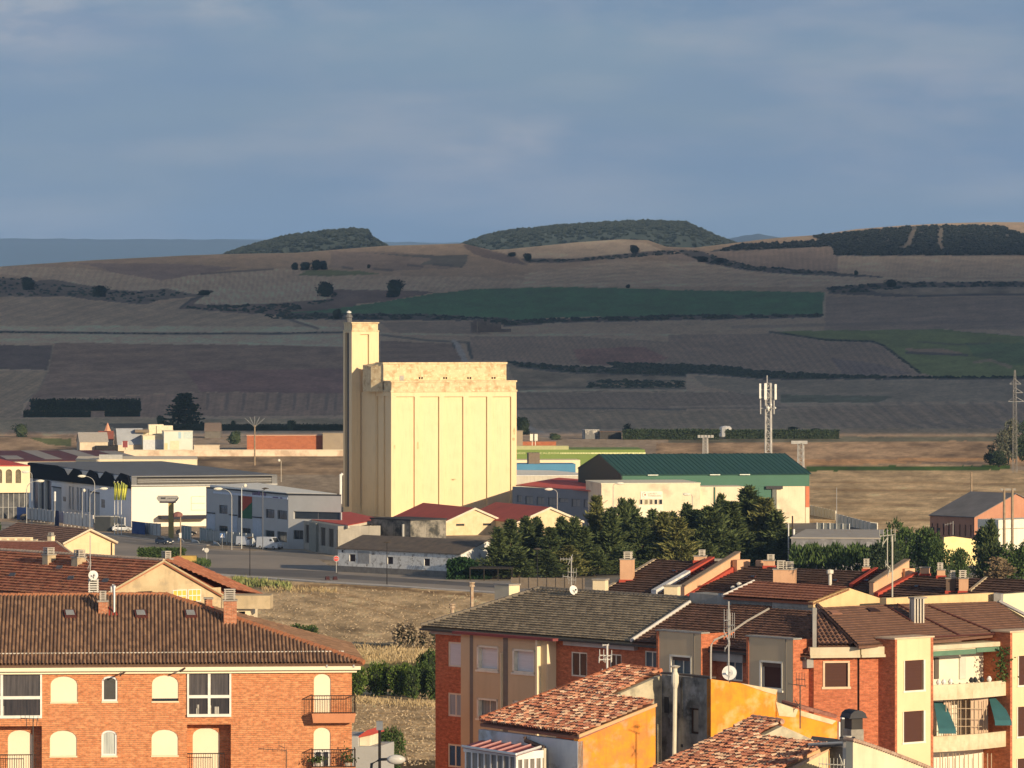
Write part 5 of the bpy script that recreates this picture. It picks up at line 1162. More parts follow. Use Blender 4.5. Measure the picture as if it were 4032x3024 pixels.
leaf_row('weeds','dry grass tufts at the foot of the green hedge','weeds','G2',[(1090,1130),(1400,1150),(1740,1170)],leaf_mat('bleached weeds',(.30,.22,.11),(.55,.44,.26)),900,.25,.6,9,14,.04)
q = random.Random(41);m = MB();m.cur = (1,1,1);poly = pl('G2',(-100,240),(300,285),(1000,225),(2100,290),(2100,640),(1750,700),(1080,700),(300,560),(0,500))
poly2 = pl('G2',(1060,1130),(1760,1160),(1760,1640),(1060,1640))
for pp_,num in ((poly,5500),(poly2,2000)):
    c = 0;x0,x1 = min(p[0] for p in pp_),max(p[0] for p in pp_);y0,y1 = min(p[1] for p in pp_),max(p[1] for p in pp_);XX = np.array([q.uniform(x0,x1) for _ in range(num)]);YY = np.array([q.uniform(y0,y1) for _ in range(num)]);ok = inpoly(XX,YY,pp_)
    for x_,y_ in zip(XX[ok],YY[ok]):g = GP('P',x_*1.0,y_*1.0) if 0 else Vector(((x_-512)/FPX*float(gD(y_)),float(gD(y_)),0));spray(m,g,(q.gauss(0,1.2),q.gauss(0,1.2),.5),q.uniform(.15,.5),.07,q)
tag(m.build('stubble',leaf_mat('stubble straw',(.24,.18,.11),(.50,.40,.27)),fix=False),'cut straw and clods scattered over the harvested field','stubble',kind='stuff')
def G2D(y):return float(gD(px('G2',0,y)[1]))
def mound(name,label,x0,x1,ytop,ybase,num,mat,seed,leaf=.35,bumps=5,cat='shrub'):
    q = random.Random(seed);D_ = G2D(ybase);a,b = PT('G2',x0,ybase,D_),PT('G2',x1,ybase,D_);h = PT('G2',x0,ytop,D_).z;m = MB();wd = (b-a).length
    o = thing(name,label,cat,((a.x+b.x)/2,D_,0));cs = [(a.x+wd*(k+.5)/bumps+q.uniform(-.3,.3),D_+q.uniform(0,2.5),h*q.uniform(.38,.55),wd/bumps*q.uniform(.6,.9),h*q.uniform(.42,.55)) for k in range(bumps)]
    for i in range(num):
        c = q.choice(cs);d = Vector((q.gauss(0,1),q.gauss(-.3,1),q.gauss(.2,1))).normalized();f_ = q.uniform(.75,1.08)
        p = Vector((c[0]+d.x*c[3]*f_,c[1]+d.y*c[3]*f_,max(.1,c[2]+d.z*c[4]*f_)));spray(m,p,d+Vector((q.gauss(0,.5),q.gauss(0,.5),q.gauss(0,.5))),leaf*q.uniform(.7,1.4),leaf*.35,q)
    m.build('leaves',mat,o,fix=False);b_ = MB()
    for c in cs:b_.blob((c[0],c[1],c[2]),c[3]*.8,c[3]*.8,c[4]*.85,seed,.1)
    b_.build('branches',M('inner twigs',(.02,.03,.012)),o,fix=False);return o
mound('bramble_hedge','thick sunlit green bramble hedge right of the left brick block',1000,1570,845,1090,4200,leaf_mat('bramble green',(.035,.07,.012),(.14,.20,.04)),3,.3,6,'hedge')
mound('bramble_bush','dark green bush beside the dark red brick corner',1530,1760,830,1120,1700,leafg,4,.3,3)
mound('bramble_bush','taller green bush behind the dark one at the brick corner',1590,1800,738,1000,1600,leafg,6,.32,3)
mound('round_shrub','small green shrub showing above the sloping tiled hip',600,780,530,640,900,leafg,5,.3,3)
mound('dry_bush','bare brownish bush against the field near the red brick corner',1430,1590,520,700,500,leaf_mat('bare twigs',(.22,.17,.11),(.34,.28,.2)),7,.5,2)
mound('dry_bush','second bare brownish bush left of the tile eave',1600,1740,560,700,450,leaf_mat('bare twigs',(.22,.17,.11),(.34,.28,.2)),9,.5,2)
D_ = 455;p = PT('G2',1395,1330,D_)
bt3 = tree('fruit_tree','dark leafy tree with a bare top beside the small white outbuilding','tree',broad_mesh(5,1.9,77,1900,8,.22),leafg);z0_ = land(0,D_);s_ = (p.z-z0_)/4.7;bt3.location = (p.x,p.y,z0_);bt3.scale = (.95,.95,s_)
m = MB();q = random.Random(3)
for k in range(26):a = Vector((q.gauss(0,.15),q.gauss(0,.15),4.0));m.tube([a,a+Vector((q.gauss(.25,.35),q.gauss(0,.3),q.uniform(.6,1.5)))],.02,3,.008)
m.build('bare_branch',M('bare wood',(.16,.12,.08)),bt3,fix=False)
# ivy heap and carport at the end of the shabby warehouse
D_ = float(gD(px('G3',300,165)[1]));q = random.Random(12);m = MB();a = PT('G3',225,165,D_);b = PT('G3',560,165,D_);zt_ = PT('G3',300,0,D_).z
o = thing('ivy_mound','huge dark ivy heap hiding the right end of the white warehouse','ivy',((a.x+b.x)/2,D_,0))
for i in range(3000):
    fx = q.random();top = zt_*(1-(fx-.3)**2*1.2)*(1 if fx < .7 else .8);d = (q.gauss(0,.6),-1+q.gauss(0,.5),q.gauss(0,.6));z = top*q.uniform(0,1)**.7
    spray(m,(a.x+(b.x-a.x)*fx,D_+q.uniform(-.5,4)*(z/top),z),d,.6,.25,q)
m.build('leaves',leaf_mat('ivy green',(.012,.035,.012),(.03,.075,.02)),o,fix=False)
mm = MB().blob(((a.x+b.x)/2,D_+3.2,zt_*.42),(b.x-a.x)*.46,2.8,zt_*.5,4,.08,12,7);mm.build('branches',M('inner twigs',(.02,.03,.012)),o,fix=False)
w_ = wl('G3',400,175,5);t1 = w_.hit('G3',735,150)[0];zt_ = w_.hit('G3',500,70)[1]
o = thing('carport','dark open carport under the trees with white parts inside','carport',base(w_,0));blk(o,'roof',M('dark timber',(.03,.025,.02)),w_,0,t1,-6,0,zt_-.25,zt_)
for k in range(4):blk(o,'post',M('dark timber',(.03,.025,.02)),w_,t1*k/3.02,t1*k/3.02+.15,-.2,-.05,0,zt_-.25)
blk(o,'back_wall',M('shade dark back wall',(.04,.035,.03)),w_,0,t1,-6,-5.8,0,zt_-.25)  # near-black colour carries the shade inside the open carport
w_ = wl('G3',735,235,8);t1 = w_.hit('G3',1305,240)[0];zt_ = w_.hit('G3',735,150)[1]
o = thing('yard_wall','low beige concrete yard wall under the conifers','wall',base(w_,0));blk(o,'panel',M('brown grey wall',(.20,.16,.12),c2=(.14,.115,.09),scale=.6,stain=.4),w_,0,t1,-.25,0,0,zt_);
for k in range(9):blk(o,'pier',M('brown grey wall',(.2,.16,.12)),w_,t1*k/8-.15,t1*k/8+.15,0,.12,0,zt_+.05)
# ---------------------------------------------------------------- road, pavement, kerb
def sheet(name,f,pts,z,mat,lab=None):
    P_ = [GZ(f2,x,y,z) for (f2,x,y) in pts];m = MB();m.add(P_,[list(range(len(P_)))]);return tag(m.build(name,mat,fix=False),kind='structure')
asph = M('asphalt',(.17,.155,.14),c2=(.24,.215,.185),scale=.05,rough=.95,mixlo=.4,mixhi=.6,stretch=(1,.35,1))
asph2 = M('dusty asphalt',(.36,.305,.245),c2=(.26,.23,.195),scale=.06,rough=.95,stretch=(1,.4,1))
pave = M('pale pavement',(.62,.57,.49),c2=(.50,.46,.40),scale=.5)
sheet('road','',[('A',-900,990),('A',60,1005),('A',480,1050),('A',870,1090),('A',1300,1150),('A',1800,1205),('B',250,1238),('B',600,1258),('B',1100,1250),('B',1395,1440),('D',130,1500),('D',900,1585),('D',2200,1680),('D',2200,1800),('G3',800,280),('G3',0,236),('G2',500,172),('B',240,1462),('A',1500,1400),('A',700,1330),('A',-900,1280)],.02,asph2)
sheet('road_lane_or_shadow','',[('A',-900,1010),('A',60,1025),('A',480,1075),('A',870,1120),('A',1300,1172),('A',1800,1222),('B',250,1252),('B',600,1272),('B',1090,1262),('B',1390,1320),('B',1380,1345),('B',900,1300),('B',100,1285),('A',1400,1230),('A',900,1165),('A',-900,1060)],.03,asph)
sheet('road_lane_or_shadow','',[('A',1450,1395),('B',60,1400),('B',500,1408),('B',1390,1440),('B',1395,1462),('D',200,1560),('D',200,1590),('B',1400,1500),('B',600,1470),('B',200,1440)],.03,M('shadow strip',(.17,.155,.14),c2=(.13,.12,.11),scale=.1))  # dark strip laid over the road as a painted shadow
def strip(name,pts,width,z0,z1,mat):
    P_ = [GZ(f,x,y,0) for (f,x,y) in pts];m = MB()
    for i in range(len(P_)-1):
        d = (P_[i+1]-P_[i]).normalized();n = Vector((-d.y,d.x,0))*width
        m.hexa([P_[i]+Vector((0,0,z0)),P_[i+1]+Vector((0,0,z0)),P_[i+1]+n+Vector((0,0,z0)),P_[i]+n+Vector((0,0,z0))],[P_[i]+Vector((0,0,z1)),P_[i+1]+Vector((0,0,z1)),P_[i+1]+n+Vector((0,0,z1)),P_[i]+n+Vector((0,0,z1))])
    return tag(m.build(name,mat),kind='structure')
strip('pavement',[('B',200,1466),('B',700,1496),('B',1200,1532),('B',1800,1567),('B',2212,1596),('G3',400,262),('G3',800,290),('G3',1400,330)],2.1,0,.15,pave)
strip('kerb',[('A',-400,1045),('A',200,1060),('A',480,1092),('A',870,1112),('A',1300,1165),('A',1800,1212)],1.8,0,.14,M('grey kerb',(.33,.31,.28)))
sheet('yard','',[('D',150,1380),('D',900,1300),('E',600,1010),('E',900,1010),('E',1270,1065),('E',1600,1110),('E',3000,1180),('E',3000,1500),('D',200,1560)],.01,M('yard ground',(.24,.21,.17),c2=(.17,.15,.12),scale=.08))
# white road markings
mk = M('road paint',(.55,.54,.50))
for q in (((1080,1172),(1180,1180)),((1560,1215),(1640,1222)),((860,1148),(960,1158))):strip('road_marking',[('A',*q[0]),('A',*q[1])],.35,.03,.036,mk)
# ================================================================ houses in front
def phit(f,x,y,P0,nrm):
    a,b = ray(f,x,y);d = Vector((a,1,b));c0 = Vector((0,0,CAMH));return c0+d*((P0-c0).dot(nrm)/d.dot(nrm))
class RoofPlane:                                 # slope rising behind a wall line
    def __init__(s,w,z,pitch,off=.5):s.P0 = w.p(0,z,off);s.dir = (-w.n+Vector((0,0,pitch))).normalized();s.nrm = w.u.cross(s.dir);s.nrm = s.nrm if s.nrm.z > 0 else -s.nrm
    def h(s,f,x,y):return phit(f,x,y,s.P0,s.nrm)
def tile_mat(name,rough=.9):return M(name,(.5,.5,.5),rough=rough,attr=True,scale=5,mixlo=.4,mixhi=.7)
TILE = tile_mat('clay tile')
def roof(root,pts,kind='barrel',pitch=.22,row=.38,amp=.06,cols=((.3,.14,.08),),jit=.18,seed=1,res=5,tj=.0,name='roof',solid=.14,ra=.45):
    pf = barrel(pitch,row,amp,tj,ra) if kind == 'barrel' else lapped(pitch,row,amp,tj)
    return clip_grid(pts,pf,pitch/res,row,mat=TILE,name=name,parent=root,dvs=rows(row),colfn=tint_fn(pitch,row,cols,jit,seed),solid=solid)
def cap_line(root,pts,r,mat,name='ridge_cap',seg=.4):
    m = MB();P_ = [Vector(p) for p in pts]
    for a,b in zip(P_,P_[1:]):
        n = max(1,int((b-a).length/seg))
        for k in range(n):m.tube([a.lerp(b,k/n),a.lerp(b,(k+1)/n)],r*1.12,7,r*.9)
    return m.build(name,mat,root)
def cowl(root,w,t0,t1,o0,o1,z0,z1,n=5,mat=None):
    m = MB();h = (z1-z0)/n
    for k in range(n):wbox(m,w,t0,t1,z0+h*k+h*.5,z0+h*(k+1),o0,o1)
    for (a,b) in ((t0+.03,o0+.03),(t1-.09,o0+.03),(t0+.03,o1-.09),(t1-.09,o1-.09)):wbox(m,w,a,a+.06,z0,z1-h*.6,b,b+.06)
    c = m.build('chimney_cowl',mat or M('pale cowl',(.50,.46,.40),c2=(.36,.33,.28),scale=3),root)
    blk(c,'flue',M('dark flue',(.05,.045,.04)),w,t0+.13,t1-.13,o0+.13,o1-.13,z0,z1-h*.55)  # near-black core filling the cowl behind the slats
def chimney(root,f,x0,x1,yt,yb,D_,ang,mat,cw=None,dep=None,n=5,down=1.0,flash=True):
    w_ = wl(f,x0,yb,ang,D_);t1 = w_.hit(f,x1,yb)[0];zt_ = w_.hit(f,(x0+x1)/2,yt)[1];zb = w_.hit(f,x0,yb)[1];dep = dep or t1
    b = blk(root,'chimney',mat,w_,0,t1,-dep,0,zb-down,zt_)
    blk(b,'chimney_slab',conc,w_,-.05,t1+.05,-dep-.05,.05,zt_,zt_+.09)
    if flash:blk(b,'flashing',M('red flashing',(.42,.05,.03)),w_,-.06,t1+.06,-dep-.3,.06,zb-down,zb+.06)
    if cw:
        a,c,yt2 = cw;ta_,tb_ = w_.hit(f,a,yt)[0],w_.hit(f,c,yt)[0];z2 = w_.hit(f,a,yt2)[1];ta_ = max(ta_,.02);tb_ = min(tb_,t1-.02)
        cowl(b,w_,ta_,tb_,-dep+.08,-.05,zt_+.09,z2,n)
    return b
def railing(root,P_,h,mat,step=.12,name='railing',z=0,parent_thing=None):
    m = MB()
    for a,b in zip(P_,P_[1:]):
        a = Vector(a);b = Vector(b);L_ = (b-a).length;n = max(2,int(L_/step));H = Vector((0,0,h))
        m.tube([a+H,b+H],.03,5);m.tube([a+H*.06,b+H*.06],.02,4)
        for k in range(n+1):q = a.lerp(b,k/n);m.tube([q,q+H],.012,4)
    return m.build(name,mat,root)
brickA = brick_mat('orange brick',(.72,.31,.14),(.60,.23,.10),(.60,.36,.21),mort=.010,row=.11,width=.30,bump=1.0)
brickB = brick_mat('red brick',(.60,.19,.088),(.48,.14,.068),(.42,.21,.13),mort=.009,row=.075,width=.26)
brickC = brick_mat('chimney brick',(.55,.20,.10),(.44,.15,.075),(.50,.34,.22),mort=.014)
creamp = M('cream plaster',(.78,.66,.44),c2=(.72,.60,.40),scale=.6,stain=.12)
white_sh = M('ivory shutter',(.80,.71,.52),c2=(.78,.69,.50),scale=1,bump=.0)
iron = M('dark iron',(.05,.035,.03),rough=.6)
orange_cap = M('orange ridge tile',(.42,.17,.08),c2=(.30,.12,.06),scale=4)
# ---------------------------------------------------------------- left brick block
w = wl('G2',1078,900,-4.5,256);TL = w.hit('G1',-260,1200)[0];zeave = w.hit('G2',600,832)[1];zbot = w.hit('G1',800,1900)[1]-10
zb0 = land(0,256)
o = thing('brick_apartment_block','orange brick apartment block with brown tiled roof and arched windows','apartment block',base(w,-9,zb0))
zc0 = w.hit('G1',600,1006)[1]
fd = M('dark curtained glass',(.05,.045,.045),c2=(.10,.09,.085),stretch=(7,.4,1),scale=1,rough=.25,spec=.5)
arch_ = [('G1',340,1045,520,1216),('G1',1020,1038,1197,1210),('G1',335,1408,515,1578),('G1',1017,1402,1195,1574)]
smal = [('G1',684,1043,788,1212),('G1',680,1407,784,1577)]
door = [('G2',777,912,911,1222),('G2',775,1338,909,1662)]
R_ = lambda q:rect(w,*q)
H = []
for q in arch_:a = R_(q);H.append((*a,.42))
for q in smal:a = R_(q);H.append((*a,.25))
for q in door:a = R_(q);H.append((*a,.33))
bayR,bayL = R_(('G1',1255,1004,1551,1308)),R_(('G1',-130,1018,282,1318))
nicheR,nicheL = R_(('G1',1255,1368,1549,1790)),R_(('G1',-130,1380,281,1800))
bayL = (TL+.01,*bayL[1:]);nicheL = (TL+.01,*nicheL[1:])
m = MB();wall_face(m,w,TL,0,zbot,zc0,H+[bayR,bayL],.16)
# deep balcony niches are cut as separate openings below the bays
m = MB();wall_face(m,w,TL,0,zbot,zc0,H+[bayR,bayL,nicheR,nicheL],.16)
P = w.p;m.quad(P(0,zbot),P(0,zbot,-13),P(0,zeave,-13),P(0,zeave));m.quad(P(0,zbot,-13),P(TL,zbot,-13),P(TL,zeave,-13),P(0,zeave,-13))
nd = .95
arcs_in = []
for (nn,q) in ((nicheR,('G1',1293,1390,1473,1790)),(nicheL,('G1',53,1405,222,1800))):
    a = rect(w,*q,-nd);arcs_in.append(a)
    t0,t1,z0,z1 = nn;wall_face(m,w,t0,t1,z0,z1,[(*a[:2],z0,a[3],.42)],.12,off=-nd)
    m.quad(P(t0,z0,-.16),P(t0,z0,-nd),P(t0,z1,-nd),P(t0,z1,-.16));m.quad(P(t1,z0,-.16),P(t1,z0,-nd),P(t1,z1,-nd),P(t1,z1,-.16));m.quad(P(t0,z1,-.16),P(t1,z1,-.16),P(t1,z1,-nd),P(t0,z1,-nd));m.quad(P(t0,z0,-.16),P(t1,z0,-.16),P(t1,z0,-nd),P(t0,z0,-nd))
m.build('wall',brickA,o,fix=False)
for i,q in enumerate(arch_):
    r = R_(q);s_ = shutter(o,w,r,white_sh,-.06,.42,gap=.14 if i == 1 else 0);blk(o,'sill',creamp,w,r[0]-.03,r[1]+.03,-.05,.05,r[2]-.08,r[2])
    if i == 1:blk(o,'window_slot',glass,w,r[0]+.05,r[1]-.05,-.14,-.1,r[2]+.0,r[2]+.14)
for i,q in enumerate(smal):
    r = R_(q);window(o,w,r,whitep,M('insect screen',(.07,.07,.065)) if i == 0 else M('pleated curtain',(.55,.58,.52),c2=(.28,.30,.28),stretch=(14,.3,1),scale=1),.1,-.08,0,.25);blk(o,'sill',creamp,w,r[0]-.03,r[1]+.03,-.05,.05,r[2]-.08,r[2])
for i,q in enumerate(door):
    r = R_(q);shutter(o,w,r,white_sh,-.06,.33,gap=0 if i == 0 else 1.0)
    if i == 1:window(o,w,(r[0],r[1],r[2],r[2]+1.0),whitep,glass,.12,-.1)
for a,nn in zip(arcs_in,(nicheR,nicheL)):
    A_ = arc(a[0],a[1],a[3],.42,10);mm = MB();mm.prism([w.p(a[0],nn[2],-nd-.1),w.p(a[1],nn[2],-nd-.1)]+[w.p(t,z,-nd-.1) for t,z in A_],w.n*.05);mm.build('shutter',white_sh,o)
for (b,hb) in ((bayR,None),(bayL,None)):
    t0,t1,z0,z1 = b;zm = w.hit('G1',600,1182)[1];fr = .1;mm = MB()
    for (a,c) in ((t0,t0+fr),(t1-fr,t1),((t0+t1)/2-fr*.7,(t0+t1)/2+fr*.7)):wbox(mm,w,a,c,z0,z1,-.02,.08)
    for (a,c) in ((z0-.05,z0+fr),(z1-fr,z1),(zm-fr,zm+fr*.6)):wbox(mm,w,t0+.001,t1-.001,a,c,-.015,.085 if a > z0 else .14)
    f_ = mm.build('glazed_balcony',M('white aluminium',(.80,.77,.68),rough=.5),o)
    blk(f_,'pane',fd,w,t0+.05,t1-.05,-.05,-.02,zm,z1);blk(f_,'pane',M('lower dark pane',(.03,.03,.035),c2=(.07,.06,.06),stretch=(6,.5,1),scale=1.2,rough=.25),w,t0+.05,t1-.05,-.05,-.02,z0,zm-.03)
    blk(f_,'side_wall',M('dark room',(.03,.025,.025)),w,t0,t1,-.9,-.6,z0,z1)
    q = random.Random(int(t0*10));mm = MB()
    for k in range(26):a = t0+.15+(t1-t0-.3)*k/25;mm.tube([w.p(a,z0+fr,-.01),w.p(a,zm-fr,-.01)],.012,3)
    mm.build('rail_bars',metal_d,f_)
    mm = MB()
    for k in range(5):a = t0+.3+q.random()*(t1-t0-.8);wbox(mm,w,a,a+q.uniform(.08,.25),z0+fr,z0+fr+q.uniform(.2,.55),-.018,-.005)
    mm.build('stored_things',M('white bits',(.5,.48,.42)),f_)
# cornice, balconies
mm = MB();ov = .55;wbox(mm,w,TL,.45,zc0+.0,zeave-.02,-.05,ov-.05);mm.build('cornice',M('cream cornice',(.86,.76,.54),c2=(.82,.72,.50),scale=.5),o)
wbox(MB(),w,TL,.25,zc0-.16,zc0,-.05,.22).build('cornice_moulding',M('cream cornice',(.86,.76,.54)),o)
for (f,x0,yt,yb) in (('G2',738,1228,1303),('G2',738,1655,1740)):
    t0 = w.hit(f,x0,yt,.8)[0]+.15;z1,z0 = w.hit(f,900,yt,.8)[1],w.hit(f,900,yb,.8)[1];mm = MB()
    mm.hexa([P(t0+.08,z0,0),P(.1,z0,0),P(.1,z0,.7),P(t0+.08,z0,.7)],[P(t0,z1,0),P(.18,z1,0),P(.18,z1,.82),P(t0,z1,.82)]);b_ = mm.build('balcony',M('salmon render',(.60,.26,.13),c2=(.52,.22,.11),scale=1,stain=.2),o)
    railing(b_,[P(t0+.04,z1,.05),P(t0+.04,z1,.8),P(.15,z1,.78),P(.15,z1,-.4)],.95,iron)
for nn in (nicheR,nicheL):
    zr = w.hit('G1',1300,1563)[1];railing(o,[P(nn[0],zr-1.0,-.02),P(nn[1]-.35,zr-1.0,-.02)],1.0,iron)
# roof
rp = RoofPlane(w,zeave,.42,ov)
eL,eR = P(TL,zeave,ov),P(.62,zeave,ov);rR = rp.h('G1',1110,505)
zr = rR.z;rL = Vector(rR)-w.u*(rR-eL).dot(w.u)
brown = ((.21,.125,.08),(.26,.155,.095),(.175,.105,.068),(.30,.18,.11))
roof(o,[eL,eR,rR,rL],'barrel',.20,.42,.09,brown,.06,3,6,name='roof',ra=.1)
dpt = (rR-eR).dot(-w.n);bR = P(.62,zeave,ov-2*dpt);bL = P(TL,zeave,ov-2*dpt)
roof(o,[eR,bR,rR],'barrel',.235,.42,.07,brown,.12,4,4,name='roof');roof(o,[bR,bL,rL,rR],'barrel',.47,.84,.07,brown,.12,4,2,name='roof')
cap_line(o,[rL+Vector((0,0,.06)),rR+Vector((0,0,.06))],.15,orange_cap);cap_line(o,[rR+Vector((0,0,.06)),eR+Vector((0,0,.08))],.16,orange_cap)
a,b = rp.h('G1',-100,908),rp.h('G2',1020,752);mm = MB();n_ = 90
for k in range(n_):c,d = a.lerp(b,k/n_),a.lerp(b,(k+.8)/n_);mm.tube([c+rp.nrm*.13,d+rp.nrm*.13],.035,4)
mm.build('eaves_strip',M('white strip',(.74,.70,.60)),o)
for (x0,x1) in ((432,508),(905,985),(1240,1318)):
    c = [rp.h('G1',x,y)+rp.nrm*.26 for x,y in ((x0+4,668),(x1+6,668),(x1-8,624),(x0-6,624))];ce = sum(c,Vector())/4
    mm = MB();mm.hexa([p-rp.nrm*.24 for p in c],c);f_ = mm.build('roof_window',M('dark red frame',(.10,.03,.025)),o)
    mm = MB();c2 = [ce+(p-ce)*.72+rp.nrm*.012 for p in c];mm.hexa(c2,[p+rp.nrm*.02 for p in c2]);mm.build('pane',M('sky reflection glass',(.45,.46,.44),rough=.15,spec=.8,metal=.3),f_)  # pale base colour holds part of the reflected sky
ang = -4.5
def onroof_D(x,y,f='G1'):return rp.h(f,x,y).y
chimney(o,'G1',660,723,546,642,onroof_D(690,642),ang,brickC,(667,714,472),n=5)
chimney(o,'G1',1501,1588,541,710,onroof_D(1545,710),ang,brickC,(1497,1580,460),n=5)
chimney(o,'G1',1372,1425,528,585,262,ang,brickC,None)
cc_ = wl('G1',592,500,ang,265.5);z0,z1 = cc_.hit('G1',592,503)[1],cc_.hit('G1',592,395)[1];blk(o,'chimney',conc,cc_,.02,cc_.hit('G1',662,500)[0],-.9,-.02,z0-2.5,z0);cowl(o,cc_,0,cc_.hit('G1',662,500)[0],-.9,0,z0,z1,7,M('white cowl',(.66,.64,.58)))
for (x,yt,yb,r) in ((766,452,632,.07),(745,462,560,.035),(757,450,560,.03)):
    b = rp.h('G1',x,yb) if yb > 600 else PT('G1',x,yb,264);t = PT('G1',x,yt,b.y);mm = MB();mm.tube([b-Vector((0,0,.2)),t],r,8);mm.lathe((t.x,t.y,t.z),[(r*1.5,0),(r*1.5,.12),(.02,.2)],8);mm.build('flue_pipe',M('steel flue',(.50,.50,.48),rough=.35,metal=.6),o)
mm = MB();c = [rp.h('G1',x,y)+rp.nrm*.13 for x,y in ((715,645),(790,645),(770,600),(735,590))];mm.hexa([p-rp.nrm*.1 for p in c],c);mm.build('flashing',M('red flashing',(.42,.05,.03)),o)
# little lamp and camera on the cornice
for (f,x,y) in (('G1',1240,985),('G1',838,1010)):
    t,z = w.hit(f,x,y);mm = MB();mm.tube([w.p(t,z,.5),w.p(t-.25,z-.15,.95)],.05,5);mm.build('lamp_bracket',iron,o)
for (f,x,y) in (('G2',877,846),('G2',1090,846)):t,z = w.hit(f,x,y);blk(o,'vent',metal_g,w,t-.04,t+.04,ov-.05,ov,z-.08,z+.08)
# plants on the lower right balcony
q = random.Random(5);zpl = w.hit('G2',900,1655)[1]
for (x,lab) in ((800,'small potted plant left on the lower balcony floor'),(1040,'big leafy potted plant at the lower balcony corner')):
    t = w.hit('G2',x,1600)[0];c = P(t,zpl,.55);po = thing('potted_plant',lab,'potted plant',tuple(c));mm = MB();mm.lathe(c,[(.13,0),(.18,.3)],8);mm.build('pot',M('terracotta pot',(.55,.5,.42)),po)
    mm = MB()
    for k in range(130):spray(mm,c+Vector((q.gauss(0,.22),q.gauss(0,.15),.35+abs(q.gauss(0,.16 if x < 900 else .28)))),(q.gauss(0,1),q.gauss(0,1),q.gauss(.5,1)),.14,.05,q)
    mm.build('foliage',leafg,po,fix=False)
# ---------------------------------------------------------------- plaster house behind it with the gable
beige = M('beige stained plaster',(.56,.44,.27),c2=(.44,.34,.20),scale=.5,mixlo=.4,mixhi=.62,c3=(.36,.29,.19),s3=.9,stain=.3)
wg = wl('G1',1085,272,-40,330);za = wg.hit('G1',1085,276)[1];tl_,zl_ = wg.hit('G1',640,530);tr_,zr_ = wg.hit('G1',1482,505)
o = thing('plaster_gable_house','beige plastered house with red tiled roof and yellow shuttered gable windows','house',base(wg,0,land(0,330)))
hs = [rect(wg,'G1',1156,466,1250,545),rect(wg,'G1',1260,462,1346,541),rect(wg,'G1',925,476,1022,520)]
mm = MB();zm_ = min(zl_,zr_);zl2_ = wg.hit('G1',1085,452)[1]
# gable as three strips so that the openings stay rectangular
def gz_(t):return za-(za-zl_)*(t/tl_) if t < 0 else za-(za-zr_)*(t/tr_)
P = wg.p;zt_ = max(h[3] for h in hs)+.05
wall_face(mm,wg,tl_*.95,tr_,5,zt_,hs,.2)
tA = tl_*(za-zt_)/(za-zl_);tB = tr_*(za-zt_)/(za-zr_);
mm.quad(P(tA,zt_),P(min(tB,tr_),zt_),P(min(tB,tr_),gz_(min(tB,tr_))),P(0,za))
mm.quad(P(tr_,5),P(tr_,5,-9),P(tr_,zr_,-9),P(tr_,zr_))
mm.build('wall',beige,o,fix=False)
for i in (0,1):
    f_ = window(o,wg,hs[i],whitep,M('yellow shutters',(.80,.48,.09),c2=(.72,.42,.08),scale=2),.05,.0,2);f_
    mm = MB();z_ = (hs[i][2]+hs[i][3])/2;wbox(mm,wg,hs[i][0],hs[i][1],z_-.03,z_+.03,-.01,.06);mm.build('muntin',whitep,f_)
window(o,wg,hs[2],M('brown wood',(.09,.05,.03)),glass,.05,-.15,2)
red = ((.38,.145,.08),(.44,.18,.10),(.31,.115,.065),(.36,.16,.09))
wr = Wall(P(0,0).x,P(0,0).y,50)              # ridge runs to the back left
apex = P(0,za+.05,.25)
pitchL = (za-zl_)/abs(tl_);nl = (-wg.u*1+Vector((0,0,-pitchL))).normalized()
far = apex+wr.u*-34
lowA = apex-wg.u*abs(tl_)*1.0+Vector((0,0,-(za-zl_)));lowF = lowA+wr.u*-34
roof(o,[lowF,lowA,apex,far],'lapped',.30,.40,.10,red,.2,7,4,tj=.03)
pR = apex+wg.u*(tr_+.4)+Vector((0,0,-(za-zr_)*(tr_+.4)/tr_));roof(o,[apex,pR,PT('G1',1775,505,pR.y+9),PT('G1',1165,300,apex.y+9)],'barrel',.25,.4,.06,red,.2,8,4)
cap_line(o,[far+Vector((0,0,.08)),apex+Vector((0,0,.08))],.12,M('pale ridge mortar',(.55,.42,.30)))
mm = MB();mm.tube([apex+Vector((0,0,.02)),lowA+Vector((0,0,.02))],.07,6);mm.tube([apex+Vector((0,0,.02)),pR+Vector((0,0,.02))],.07,6);mm.build('verge',beige,o)
for (x0,x1,yt,yb,cwx,D_) in ((320,374,232,295,(316,370,182),352),(519,578,250,305,(530,608,197),347),(1110,1158,262,302,(1110,1152,205),332)):chimney(o,'G1',x0,x1,yt,yb,D_ if x0 > 1000 else phit('G1',(x0+x1)/2,yb,apex,(apex-lowA).cross(apex-far)).y,-40,beige,cwx,n=4,flash=False)
for (x,y,dd) in ((80,368,0),(395,318,0),(472,388,0),(705,405,0)):
    n_ = (apex-lowA).cross(apex-far);c = [phit('G1',x+dx,y+dy,lowA+Vector((0,0,.12)),n_) for dx,dy in ((-22,8),(18,6),(26,-6),(-12,-5))];mm = MB();mm.hexa(c,[p+Vector((0,0,.14)) for p in c]);mm.build('roof_window',M('dark slate pane',(.10,.10,.11),rough=.4),o)
